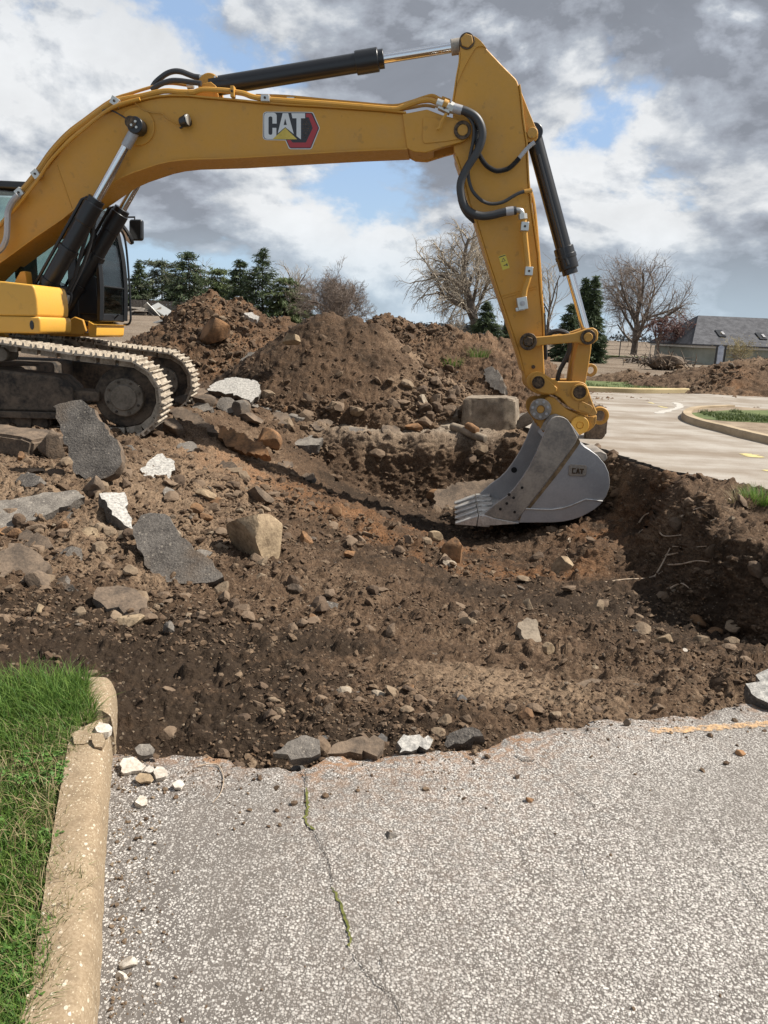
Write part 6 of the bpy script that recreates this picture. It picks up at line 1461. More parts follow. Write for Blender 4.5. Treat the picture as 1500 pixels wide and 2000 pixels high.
boulder('boulder', 'yellowish sandy clod on the flank of the dark cone', 'boulder', (551, 650, 587, 674), (569, 672), M['boulder'], 27, (1, .8, .8), (.2, .1, .4), 0, gz=(-1.9, 14.2, 1.42))
boulder('boulder', 'sandy brown clod beside the grey slab at the foot of the heap', 'boulder', (552, 764, 622, 812), (590, 812), M['boulder'], 30, (1, .8, 1), (.5, .1, .2), 0.05)
boulder('boulder', 'orange brown broken stone on the edge of the pit', 'boulder', (500, 836, 550, 880), (525, 884), M['rustrock'], 33, (1, .7, 1), (.3, .4, .4), 0.05)
boulder('boulder', 'brown stone in front of the flat slab near the lawn', 'boulder', (222, 1203, 278, 1240), (250, 1236), M['boulder'], 36, (1, .8, 1), (.1, .1, .3), 0.1)
boulder('boulder', 'black tar covered stone beside the brown stone near the lawn', 'boulder', (315, 1216, 345, 1248), (330, 1246), M['slab_dark'], 39, (1, .8, 1), (.7, .1, .3), 0.1)
boulder('boulder', 'squared brown stone at the foot of the dark boulder', 'boulder', (585, 1035, 612, 1068), (598, 1068), M['rustrock'], 42, (1, .8, 1), (.2, .1, .5), 0.1)
boulder('boulder', 'orange lit stone on the rusty mound left of the bucket', 'boulder', (836, 1036, 866, 1062), (852, 1060), M['boulder'], 45, (1, .5, 1), (.2, .7, .5), 0.1)
boulder('boulder', 'round brown stone on the near right of the pit floor', 'boulder', (1280, 1238, 1312, 1268), (1296, 1266), M['boulder'], 48, (1, .8, 1), (.2, .7, .5), 0.15)
boulder('boulder', 'flat topped pale stone on the near right of the pit floor', 'boulder', (1318, 1268, 1350, 1296), (1334, 1294), M['concrete_pale'], 51, (1, .8, .8), (.2, .2, .5), 0.15)
boulder('boulder', 'brown broken block leaning on the standing dark slab', 'boulder', (155, 928, 200, 975), (176, 972), M['slab_brown'], 54, (1, .7, 1), (.3, .2, .2), 0.1, 11)
boulder('boulder', 'brown stone under the corner of the standing dark slab', 'boulder', (66, 838, 118, 902), (92, 900), M['slab_brown'], 57, (1, .7, 1), (.3, .2, .2), 0.1, 11)
boulder('boulder', 'rusty stone at the foot of the rubble heap by the slanted slab', 'boulder', (790, 826, 826, 846), (808, 846), M['rustrock'], 60, (1, .7, 1), (.3, .2, .2), 0.1, 9)
NTH = ['first', 'second', 'third', 'fourth', 'fifth', 'sixth', 'seventh', 'eighth', 'ninth', 'tenth', 'last']
for i, (x0, y0, x1, y1, mt) in enumerate(((318, 818, 356, 850, 'slab_brown'), (372, 770, 420, 800, 'slab_brown'), (420, 776, 462, 806, 'slab_dark'), (452, 780, 488, 816, 'slab_dark'), (466, 806, 512, 828, 'slab_brown'), (560, 808, 596, 826, 'slab_grey'), (640, 792, 668, 812, 'slab_grey'), (700, 800, 730, 824, 'slab_brown'), (742, 806, 768, 828, 'slab_dark'), (770, 784, 798, 806, 'slab_grey'))):
    boulder('asphalt_chunk', f'{NTH[i]} from the left of the broken asphalt chunks along the far pit rim', 'asphalt chunk', (x0, y0, x1, y1), ((x0 + x1) / 2, y1 + 2), M[mt], 130 + i, (1, .8, 1), (.3 * i, .2, .7 * i), 0.1, 9, group='asphalt chunks along the far rim of the pit', lo=.28)
slab('asphalt_slab', 'dusty brown slab lying flat at the left edge, above the lawn', 'asphalt slab', [(-40, 1090), (20, 1062), (62, 1072), (96, 1102), (84, 1128), (30, 1140), (-40, 1148)], (40, 1145), (.12, -.42, .9), .13, M['slab_brown'], .014, 140, lift=.07)
slab('asphalt_slab', 'brown slab corner rising out of the rubble below the long flat slab', 'asphalt slab', [(28, 1060), (52, 1034), (84, 1046), (104, 1068), (80, 1076), (48, 1066)], (66, 1076), (-.2, -.5, .84), .12, M['slab_brown'], .012, 141, lift=.06)
for i, (x0, y0, x1, y1, mt, lb) in enumerate(((100, 1068, 150, 1104, 'slab_dark', 'dark crumbly chunk in the rubble left of the charcoal slab'), (152, 1030, 186, 1062, 'boulder', 'tan stone between the long flat slab and the charcoal slab'), (44, 1116, 92, 1160, 'slab_brown', 'brown clod at the left edge just above the lawn'), (380, 955, 420, 985, 'boulder', 'tan stone on the rubble right of the small pale slab'), (405, 968, 432, 990, 'rustrock', 'rusty stone left of the dark wet boulder'),
                                              (560, 1140, 590, 1164, 'slab_brown', 'brown clod on the middle of the dirt floor'), (670, 1075, 694, 1098, 'rustrock', 'orange brown stone right of the tan boulder'), (1060, 1256, 1084, 1280, 'boulder', 'tan stone in front of the plank-like slab'), (1226, 1336, 1256, 1362, 'slab_brown', 'brown clod near the pavement edge on the right'), (60, 1180, 92, 1212, 'boulder', 'tan stone just behind the lawn at the left'))):
    boulder('boulder', lb, 'boulder', (x0, y0, x1, y1), ((x0 + x1) / 2, y1), M[mt], 150 + i, (1, .85, 1), (.3 * i, .4, .7 * i), 0.12, 10, lo=.3)
rn = random.Random(77)
for grp, wher, spots in (('plates', 'lying along the far rim of the pit', ((352, 778, 46), (396, 796, 40), (545, 818, 44), (600, 780, 40), (632, 828, 46), (692, 818, 38), (762, 838, 40), (810, 812, 34), (868, 776, 34), (1022, 812, 30))),
                         ('plates', 'lying on the rubble slope below the tracks', ((56, 940, 50), (132, 1008, 38), (218, 1078, 40), (252, 878, 36), (330, 962, 34), (366, 872, 44), (398, 1080, 36), (442, 908, 40), (560, 905, 36), (604, 930, 32), (24, 1172, 44), (120, 1140, 46)))):
    for i, (px, py, w_) in enumerate(spots):
        pg = [(px + w_ * .5 * rn.uniform(.7, 1.15) * math.cos(q * 6.283 / 6 + rn.uniform(-.3, .3)), py + w_ * .27 * rn.uniform(.7, 1.15) * math.sin(q * 6.283 / 6 + rn.uniform(-.3, .3))) for q in range(6)]
        wd = 'leftmost' if i == 0 else 'rightmost' if i == len(spots) - 1 else ('second', 'third', 'fourth', 'fifth', 'sixth', 'seventh', 'eighth', 'ninth', 'tenth', 'eleventh')[i - 1] + ' from left'
        slab('asphalt_plate', f'{wd} small broken asphalt plate {wher}', 'asphalt plate', pg, (px, py + w_ * .3), (rn.uniform(-.4, .4), rn.uniform(-.6, -.2), .8), rn.uniform(.06, .13), M[('slab_brown', 'slab_grey', 'slab_brown', 'slab_dark')[rn.randrange(4)]], .014, 300 + i + 40 * (wher[6] == 'o'), lift=.05, step=.035, group='small broken asphalt plates ' + wher, side=M['slab_dark'])
# broken kerb chips on the pavement
for i, (x0, y0, x1, y1, lb) in enumerate(((228, 1478, 284, 1512, 'largest flat cream chip of broken kerb on the pavement by the kerb'), (282, 1495, 303, 1510, 'small square cream chip between the larger kerb chips'), (296, 1496, 330, 1522, 'slanting cream kerb chip, farthest right of the cluster by the kerb end'),
                                          (262, 1510, 300, 1530, 'orange stained kerb chip in front of the cream chips'), (336, 1522, 362, 1541, 'cream kerb chip lying apart on the pavement'), (262, 1453, 304, 1480, 'grey kerb chip on the crumbled pavement edge'), (264, 1552, 290, 1572, 'rounded grey chip lying on the pavement beside the kerb'),
                                          (184, 1410, 220, 1432, 'jagged kerb spall sticking up at the break in the kerb'), (176, 1428, 210, 1462, 'cream kerb fragment filling the break in the kerb'), (140, 1425, 175, 1458, 'tan kerb fragment between the grass and the break in the kerb'))):
    rn = random.Random(i + 40); zz = 0.012 if i < 7 else (.136, .134, .132)[i - 7]; cxm, cym = (x0 + x1) / 2, (y0 + y1) / 2
    pg = []
    for q in range(7):
        a = q / 7 * 6.283 + rn.uniform(-.35, .35); k_ = rn.uniform(.75, 1.12); pg.append((cxm + (x1 - x0) / 2 * k_ * math.cos(a), cym + (y1 - y0) / 2 * k_ * math.sin(a)))
    slab('concrete_chip', lb, 'concrete chip', pg, None, (rn.uniform(-.25, .25), rn.uniform(-.35, -.05), .95), (.018, .014, .018, .012, .012, .02, .018, .03, .03, .03)[i], (M['kerb'] if i > 7 else M['concrete_pale']) if i not in (3, 5) else M['boulder' if i == 3 else 'slab_grey'], .003, 60 + i, gz=at_z(cxm, y1, zz), step=.014, rough=.0015, lift=.004)
boulder('pebble', 'dark tar pebble alone in the middle of the pavement', 'pebble', (754, 1629, 777, 1643), (765, 1640), M['slab_dark'], 90, (1, .8, 1), (0, 0, 1), 0, gz=at_z(765, 1640, .0))
boulder('pebble', 'smooth pale pebble beside the kerb near the bottom of the picture', 'pebble', (234, 1878, 263, 1898), (248, 1894), M['concrete_pale'], 91, (1, .8, 1), (0, 0, 1), 0, cuts=2, gz=at_z(248, 1894, .0))
boulder('pebble', 'smaller pale pebble just below the smooth one beside the kerb', 'pebble', (226, 1902, 247, 1919), (236, 1915), M['concrete_pale'], 92, (1, .8, 1), (0, 0, 1), 0, cuts=3, gz=at_z(236, 1915, .0))
boulder('pebble', 'dark clod at the right edge of the pavement', 'pebble', (1440, 1468, 1458, 1481), (1450, 1478), M['rustrock'], 93, (1, .8, 1), (0, 0, 1), 0, gz=at_z(1450, 1478, .0))
boulder('pebble', 'small dark clod just below the paint line', 'pebble', (1218, 1404, 1233, 1420), (1225, 1417), M['slab_brown'], 94, (1, .8, 1), (0, 0, 1), 0, gz=at_z(1225, 1417, .0))
boulder('pebble', 'reddish clod on the pavement below the pavement edge', 'pebble', (1028, 1558, 1044, 1572), (1036, 1569), M['rustrock'], 95, (1, .8, 1), (0, 0, 1), 0, gz=at_z(1036, 1569, .0))

# loose stones: the 290 largest as things of their own, the rest one bed of gravel
rs = np.random.RandomState(21)
# candidate spots: points of the finished ground and heaps (their grids are spread evenly over the view)
def visible(P_):
    v = P_ - CAMP; d_ = v @ _f; return (np.abs(v @ _r / d_) < 0.58) & (d_ > 1) & (np.abs(v @ _u / d_) < 0.75)
g_ = PG.reshape(-1, 3); gi = rs.choice(len(g_), 150000, replace=False); cand = [g_[gi]]
for Pm_, hh_ in HEAPS:
    q_ = Pm_.reshape(-1, 3)[hh_.reshape(-1) > 0.0]; q_ = q_[rs.choice(len(q_), min(len(q_), int(len(q_) * .42)), replace=False)]; cand.append(q_)
pts = np.concatenate(cand); pts = pts[visible(pts)]
nh = len(pts)
px3, py3 = pts[:, 0], pts[:, 1]; f32 = np.float32
ok = (py3 > edge_y(np.clip(px3, -1.7, 4.2)) + 0.03) | (px3 < -1.75)
ok &= ~((py3 < 3.35) & (px3 < kerb_x(np.clip(py3, .5, 3.06)) + .03))
ok &= poly_sd(px3.astype(f32), py3.astype(f32), ROAD) > 0.02
ok &= ~((py3 > 23.5) & (px3 < 9)) & ~((py3 > 12) & (px3 / np.maximum(py3, 1) < -0.30)) & (py3 < 36)
ok &= (poly_sd(px3.astype(f32), py3.astype(f32), I1) > 0) & (poly_sd(px3.astype(f32), py3.astype(f32), isl2p) > 0)
hm_ = np.maximum.reduce([np.where(py3 > 11.5, hm(px3, py3), -9) for hm in (HM1, HM2, HM3, HM4)])
ok &= pts[:, 2] > hm_ - 0.12                        # not under a heap
dn_ = fbm(px3, py3, 0 * px3, 0.9, 3, 70) + 0.30     # clusters, thinner on the scraped strip
scr_ = sstep(5.0, 3.9, py3 + 0.25 * px3) * sstep(1.6, 0.2, px3); dn_ = dn_ - 0.12 * scr_
dn_ = dn_ + 0.55 * np.exp(-((px3 + 1.6) / 1.3) ** 2 - ((py3 - 6.0) / 1.4) ** 2) + .5 * sstep(12.8, 13.6, py3) * sstep(-.6, .4, px3) * sstep(1.3, .5, pts[:, 2]) + .3 * np.exp(-((px3 - 1.8) / 1) ** 2 - ((py3 - 4.3) / .5) ** 2)
dn_ = dn_ - 0.9 * (hm_ - HM2(px3, py3) < .01) * sstep(13.2, 13.8, py3) * sstep(.25, .6, pts[:, 2]) * sstep(.6, -.1, px3)
dn_ = dn_ - 1.0 * sstep(12.2, 12.6, py3) * sstep(13.75, 13.45, py3) * sstep(-1.2, -.6, px3)
ok &= rs.rand(nh) < np.clip(dn_, 0.07, 1) * 0.95
pts = pts[ok]
dist = np.hypot(pts[:, 0], pts[:, 1])
rr = 0.0092 * (1 - rs.rand(len(pts))) ** -0.44 * np.clip(dist / 5.0, .6, 2.6)
rr = np.minimum(rr, np.where(dist < 12, .008 * dist + .02, .15))
rr = np.minimum(rr, np.where(dist < 4.6, .038, 1))
app = rr / np.maximum(dist, 1); order = np.argsort(-app)
TONES = [('dark brown', (0.070, 0.047, 0.032), (0.125, 0.085, 0.055)), ('brown', (0.12, 0.082, 0.054), (0.19, 0.135, 0.09)), ('tan', (0.15, 0.105, 0.068), (0.24, 0.18, 0.12)), ('pale', (0.22, 0.175, 0.125), (0.35, 0.29, 0.22)), ('rusty', (0.11, 0.062, 0.034), (0.22, 0.125, 0.062)), ('dark grey', (0.055, 0.05, 0.046), (0.13, 0.12, 0.11))]
TW = np.array([.25, .42, .19, .03, .06, .05])
tmats = [mat_simple('stone_' + nm_.replace(' ', '_'), c0, c1, 12, 0.92, 0.6, 0.012, fine=70) for nm_, c0, c1 in TONES]
smesh = {}
def where(p):
    if p[1] > 23: return 'on the far clod heap', 'far clod heap'
    if p[1] > 16.6: return ('on the reddish heap', 'reddish heap') if p[0] < -1 else ('on the rubble heap', 'rubble heap')
    if p[1] > 12.9 and p[2] > 0.35: return 'on the dark cone of earth', 'dark cone'
    if p[1] > 12.2: return 'at the foot of the dark cone', 'ledge behind the pit'
    if p[0] > 2.3 and p[1] > 4.6: return 'on the dark right bank of the pit', 'right bank'
    if p[1] < 4.2: return 'on the scraped dirt by the pavement', 'scraped dirt'
    if p[0] < -0.6: return ('on the rubble slope below the tracks', 'rubble slope') if p[1] > 5 else ('on the dirt behind the lawn', 'dirt behind the lawn')
    if p[1] > 7.2: return 'on the pit floor around the bucket', 'pit floor by the bucket'
    return 'on the open dirt floor', 'open dirt floor'
byl = {}
for c, k in enumerate(order[:290]):
    ti = rs.choice(6, p=TW); mi = rs.randint(7)
    if (ti, mi) not in smesh:
        smesh[(ti, mi)] = rock_mesh(100 + mi + 11 * ti, 2, 11, .42, .9, (1, .72 + .2 * (mi % 3), .5 + .14 * (mi % 4)), .10, True); smesh[(ti, mi)].materials.append(tmats[ti])
    o = bpy.data.objects.new('stone', smesh[(ti, mi)]); COL.objects.link(o)
    o.location = (pts[k, 0], pts[k, 1], pts[k, 2] + rr[k] * .15); s_ = rr[k] * 1.1; o.scale = (s_, s_ * rs.uniform(.8, 1.2), s_)
    o.rotation_euler = (rs.randn() * .4, rs.randn() * .4, rs.rand() * 6.28)
    lb, gr = where(pts[k]); ap = app[k]
    sz = 'large' if ap > .0165 else 'middling' if ap > .0115 else 'small'
    sh = ('flat ', 'blocky ', '', 'chunky ')[mi % 4]
    props(o, None, 'stone', f'stones, {gr}'); vq = pts[k] - CAMP; byl.setdefault((f'{sz} {sh}{TONES[ti][0]} stone', lb), []).append(((vq @ _r) / (vq @ _f), o))
ORD = ['leftmost', 'second', 'third', 'fourth', 'fifth', 'sixth', 'seventh', 'eighth', 'ninth', 'tenth', 'eleventh', 'twelfth', 'thirteenth', 'fourteenth', 'fifteenth', 'sixteenth', 'seventeenth', 'eighteenth', 'nineteenth', 'twentieth']
for (kind_, lb), L_ in byl.items():
    L_.sort(key=lambda q_: q_[0])
    for i, (_, o) in enumerate(L_):
        n_ = len(L_); wd = '' if n_ == 1 else 'leftmost ' if i == 0 else 'rightmost ' if i == n_ - 1 else f'{ORD[min(i, 19)]} from left '
        o['label'] = f'{wd}{kind_} {lb}'
def stone_bed(name, label, P_, r_, base, mat, seed, tone=None):
    rs_ = np.random.RandomState(seed); n = len(P_)
    bmx = bmesh.new(); bmesh.ops.create_icosphere(bmx, subdivisions=1, radius=1.0); V0 = np.array([v.co[:] for v in bmx.verts]); F0 = np.array([[v.index for v in f.verts] for f in bmx.faces]); bmx.free()
    kinds = []
    for q in range(16):
        V = V0.copy(); rq = np.random.RandomState(seed + q)
        for _ in range(6):
            nn = rq.randn(3); nn /= np.linalg.norm(nn); h = V @ nn; V = V - np.outer(np.maximum(h - rq.uniform(.3, .8), 0), nn)
        kinds.append(V * np.array([1, rq.uniform(.65, 1), rq.uniform(.45, .8)]))
    K = np.stack(kinds)[rs_.randint(16, size=n)]
    a = rs_.rand(n) * 6.283; ca, sa = np.cos(a), np.sin(a); tl = rs_.randn(n) * .5
    X = K[..., 0] * ca[:, None] - K[..., 1] * sa[:, None]; Y = K[..., 0] * sa[:, None] + K[..., 1] * ca[:, None]; Z = K[..., 2] + X * tl[:, None] * .5
    V = np.stack([X, Y, Z], 2) * r_[:, None, None] + P_[:, None, :]; V[..., 2] += (r_ * base)[:, None]
    F = (F0[None] + (np.arange(n) * len(V0))[:, None, None]).reshape(-1, 3)
    tn = rs_.rand(n) if tone is None else tone
    me = np_mesh(name, V.reshape(-1, 3), F, False, {'tone': np.repeat(tn, len(V0))})
    return props(mkobj(name, me, mat), label, kind='stuff')
rest = order[290:]
pz = pts[rest].copy()
stone_bed('gravel', 'gravel and small clods scattered over the dug earth', pz, rr[rest], .15, M['stone_attr'], 5)
# crumbs along the pavement edge and grit on the pavement
n = 1500
gxp = rs.uniform(-1.0, 2.3, n); off = np.abs(rs.randn(n)) * .22; gyp = edge_y(gxp) - off + .05
gp_ = np.stack([gxp, gyp, np.where(off < .05, -.01, 0.0)], 1); keep_ = rs.rand(n) < np.clip(.35 + fbm(gxp, gyp, 0 * gxp, 4, 3, 4) + .4 * (gxp < -.4), .05, 1)
stone_bed('crumbs', 'crumbs of soil and stone along the broken pavement edge', gp_[keep_], (.0035 * (1 - rs.rand(n)) ** -.45).clip(.003, .018)[keep_], .3, M['stone_attr'], 9)
n = 900
gyp = rs.uniform(.9, 2.6, n); gxp = np.interp(gyp, [q.y for q in KL], [q.x for q in KL]) + .012 + np.abs(rs.randn(n)) * .09
stone_bed('grit', 'pale grit gathered in the gutter along the kerb', np.stack([gxp, gyp, 0 * gyp], 1), (.0022 * (1 - rs.rand(n)) ** -.5).clip(.002, .010), .3, M['stone_attr'], 10, np.where(rs.rand(n) < .55, .965, .74 + .1 * rs.rand(n)))
n = 110
gp_ = np.stack([rs.uniform(-.7, 1.6, n), rs.uniform(1.0, 2.7, n), np.zeros(n)], 1)
stone_bed('grit', 'few small clods scattered over the open pavement', gp_, (.003 * (1 - rs.rand(n)) ** -.4).clip(.002, .009), .3, M['stone_attr'], 11, rs.rand(n) * .8)

# ------------------------------------------------------------------ trees
def tubes_np(name, branches, nside, mat, parent=None):
    """many tapered branches in one mesh; branches: list of (points, radii)"""
    V = []; F = []; base = 0; ang = np.arange(nside) * 2 * np.pi / nside
    ca, sa = np.cos(ang), np.sin(ang)
    for p, r_ in branches:
        p = np.asarray(p); k = len(p); t_ = np.gradient(p, axis=0); t_ /= np.linalg.norm(t_, axis=1, keepdims=True) + 1e-9
        ref = np.where(np.abs(t_[:, 2:3]) < .9, np.array([[0, 0, 1.0]]), np.array([[1.0, 0, 0]])); a = np.cross(t_, ref); a /= np.linalg.norm(a, axis=1, keepdims=True) + 1e-9; b_ = np.cross(t_, a)
        ring = p[:, None, :] + (a[:, None, :] * ca[None, :, None] + b_[:, None, :] * sa[None, :, None]) * np.asarray(r_)[:, None, None]
        V.append(ring.reshape(-1, 3)); i = base + np.arange(k * nside).reshape(k, nside)
        F.append(np.stack([i[:-1], np.roll(i[:-1], -1, 1), np.roll(i[1:], -1, 1), i[1:]], 2).reshape(-1, 4)); base += k * nside
    return mkobj(name, np_mesh(name, np.concatenate(V), np.concatenate(F), True), mat, parent)

def bark(name, c0, c1): return mat_simple(name, c0, c1, 3, 0.95, 0.5, 0.03, fine=12)
M['bark'] = bark('bark', (0.085, 0.068, 0.055), (0.20, 0.165, 0.135))
M['twig'] = bark('twig', (0.14, 0.108, 0.088), (0.27, 0.215, 0.175))
M['twig_pale'] = bark('pale_twig', (0.26, 0.215, 0.165), (0.42, 0.36, 0.28))
M['twig_red'] = bark('reddish_twig', (0.085, 0.050, 0.045), (0.17, 0.105, 0.09))
M['twig_yellow'] = bark('yellow_twig', (0.22, 0.18, 0.09), (0.36, 0.30, 0.16))

def bare_tree(name, label, base, height, spread, trunk_r, seed, kids=(5, 6, 5, 5), forks=0.22, droop=0.0, up=0.35, lean=(0, 0), bark_m='bark', twig_m='twig', twig_r=0.011, cat='tree', group=None, stems=1, squash=1.0, angle=.75):
    rnd = np.random.RandomState(seed); big = []; fine = []
    t = empty(name, base, 0, label=label, cat=cat, group=group)
    def grow(p, d, L, r_, lv):
        k = 6 if lv < 2 else 5; pts_ = [p]; dd = d.copy(); seg = L / (k - 1)
        for i in range(k - 1):
            dd = dd + rnd.randn(3) * (0.07 + .035 * lv); dd[2] += up * 0.10 if lv < 3 else 0
            dd[2] -= droop * (0.10 + 0.16 * lv) * (i / k)
            dd /= np.linalg.norm(dd); pts_.append(pts_[-1] + dd * seg)
        pts_ = np.array(pts_); tip = max(r_ * (0.55 if lv < len(kids) else 0.35), twig_r * .6); rad = np.linspace(r_, tip, k)
        (big if lv < 2 else fine).append((pts_, np.maximum(rad, twig_r * .7)))
        if lv >= len(kids): return
        nk = kids[lv] + rnd.randint(-1, 2)
        for j in range(nk):
            q = forks + (1 - forks) * (j + .5 + .5 * rnd.rand()) / nk if lv == 0 else .15 + .85 * (j + rnd.rand()) / nk
            q = min(q, .995); ii = q * (k - 1); i0 = min(int(ii), k - 2); pp = pts_[i0] + (pts_[i0 + 1] - pts_[i0]) * (ii - i0)
            dirp = pts_[i0 + 1] - pts_[i0]; dirp /= np.linalg.norm(dirp)
            az = rnd.rand() * 6.283 if lv else (j * 2.4 + rnd.rand() * .8); side = np.cross(dirp, [math.cos(az), math.sin(az), .15]); side /= np.linalg.norm(side) + 1e-9
            sp_ = (angle if lv == 0 else .9) * rnd.uniform(.5, 1.1); nd = dirp * math.cos(sp_) + side * math.sin(sp_); nd[2] = nd[2] * squash + up * .3; nd /= np.linalg.norm(nd)
            grow(pp, nd, L * (spread if lv == 0 else .62) * rnd.uniform(.75, 1.2) * (1.15 - .35 * q if lv else 1.0), max(r_ * (.5 if lv == 0 else .42) * rnd.uniform(.7, 1.1), twig_r), lv + 1)
    for s_ in range(stems):
        a = s_ * 6.283 / max(stems, 1) + .5; d0 = np.array([lean[0] + (.45 * math.cos(a) if stems > 1 else 0), lean[1] + (.45 * math.sin(a) if stems > 1 else 0), 1.0]); d0 /= np.linalg.norm(d0)
        grow(np.zeros(3), d0, height * .52, trunk_r / math.sqrt(stems), 0)
    # scale to the wanted height
    top = max(b_[0][:, 2].max() for b_ in fine); f_ = height * 1.05 / top
    tubes_np('trunk', [(p * f_, r_) for p, r_ in big], 7, M[bark_m], t)
    tubes_np('crown', [(p * f_, r_) for p, r_ in fine], 3, M[twig_m], t)
    return t

def leafy(parent, centers, n_per, rad, size, mat, seed, name='foliage', flat=0.6):
    rnd = np.random.RandomState(seed); C_ = np.repeat(centers, n_per, 0); n = len(C_)
    P_ = C_ + rnd.randn(n, 3) * rad * np.array([1, 1, flat])
    a = rnd.randn(n, 3); a /= np.linalg.norm(a, axis=1, keepdims=True); b_ = np.cross(a, rnd.randn(n, 3)); b_ /= np.linalg.norm(b_, axis=1, keepdims=True) + 1e-9
    s_ = size * rnd.uniform(.5, 1.3, (n, 1)); V = np.stack([P_ - a * s_, P_ + b_ * s_ * .5, P_ + a * s_, P_ - b_ * s_ * .5], 1).reshape(-1, 3)
    me = np_mesh(name, V, np.arange(n * 4).reshape(-1, 4), False, {'tone': np.repeat(rnd.rand(n), 4)})
    o = mkobj(name, me, mat, parent)
    if parent is not None: o['kind'] = 'stuff'
    return o

M['needle'] = mat_leaf('spruce_needles', (0.030, 0.050, 0.026), (0.105, 0.135, 0.062), 0.22, True)
M['needle_green'] = mat_leaf('pine_needles', (0.042, 0.068, 0.026), (0.15, 0.18, 0.07), 0.22, True)
M['needle_grey'] = mat_leaf('thin_pine_needles', (0.055, 0.072, 0.042), (0.15, 0.165, 0.095), 0.2, True)
M['bud'] = mat_leaf('reddish_buds', (0.10, 0.045, 0.040), (0.22, 0.115, 0.095), 0.2, True)
M['catkin'] = mat_leaf('yellow_buds', (0.20, 0.165, 0.07), (0.34, 0.28, 0.13), 0.2, True)

def conifer(name, label, base, height, width, seed, mat='needle', droop=0.25, gap=0.0, leaders=1, irregular=0.15, base_gap=.06, dens=1.0, rounded=0.0, group=None):
    rnd = np.random.RandomState(seed); t = empty(name, base, 0, label=label, cat='tree', group=group); br = []; V = []; T = []
    tops = [(0, 0, 1.0)] if leaders == 1 else [(-.12 * width, 0, .97), (.08 * width, 0, 1.0)]
    for lx, ly, hf in tops:
        H_ = height * hf; br.append((np.array([[0, 0, 0], [lx * .5, 0, H_ * .5], [lx, ly, H_ * .97]]), np.array([.022 * height, .013 * height, .003 * height])))
        nw = int(26 * dens ** .5)
        for w_ in range(nw):
            q = base_gap + (1 - base_gap) * (w_ + rnd.rand() * .6) / nw; z_ = q * H_
            prof = (1 - q) ** (.92 - .45 * rounded) * (1 if q > .12 else .75 + 2 * q)
            if rounded: prof = (1 - rounded) * prof + rounded * math.sqrt(max(0, 1 - (2 * q - .9) ** 2 / 1.21))
            L_ = width * .5 * prof * (1 / math.sqrt(leaders) ** .3)
            for j in range(rnd.randint(6, 9)):
                if rnd.rand() < gap: continue
                a = rnd.rand() * 6.283; l_ = L_ * rnd.uniform(1 - irregular * 2.6, 1 + irregular); dz = -droop * l_ * rnd.uniform(.5, 1.3)
                if q > .85: dz = abs(dz)
                p0 = np.array([lx * q, ly, z_]); p2 = p0 + np.array([math.cos(a) * l_, math.sin(a) * l_, dz]); p1 = (p0 + p2) / 2 + np.array([0, 0, -.12 * dz + .04 * l_])
                br.append((np.array([p0, p1, p2]), np.array([.004 * height, .003 * height, .001 * height]) + .008))
                ns = max(10, int(58 * dens * l_ / (width * .5) + 8))
                s_ = np.sqrt(rnd.rand(ns)) * .95 + .08; s_ = s_[:, None]; ps = (1 - s_) ** 2 * p0 + 2 * s_ * (1 - s_) * p1 + s_ ** 2 * p2
                ps += rnd.randn(ns, 3) * np.array([.05, .05, .025]) * width * .55
                out = np.array([math.cos(a), math.sin(a), -.25]) + rnd.randn(ns, 3) * .5; out /= np.linalg.norm(out, axis=1, keepdims=True)
                sd_ = np.cross(out, rnd.randn(ns, 3) * .6 + np.array([0, 0, 1])); sd_ /= np.linalg.norm(sd_, axis=1, keepdims=True) + 1e-9
                sz = (.17 + .014 * width) * rnd.uniform(.5, 1.4, (ns, 1))
                V.append(np.stack([ps - out * sz * .7, ps + sd_ * sz * .15, ps + out * sz, ps - sd_ * sz * .15], 1)); T.append(rnd.rand(ns) * .6 + .4 * rnd.rand())
    tubes_np('trunk', br, 5, M['bark'], t)
    V = np.concatenate(V).reshape(-1, 3); T = np.repeat(np.concatenate(T), 4)
    mkobj('crown', np_mesh('crown', V, np.arange(len(V)).reshape(-1, 4), False, {'tone': T}), M[mat], t)
    return t

def stand(px, y_, z=None):
    """foot of something seen in picture column px, y_ metres away"""
    d = at_y(px, 650, y_); zz = float(H(np.array([d[0]]), np.array([y_]))[0]) if z is None else z
    return (d[0], y_, zz - 0.05)
def px_h(px_size, px, y_):  return px_size / FPX * y_ * 1.0

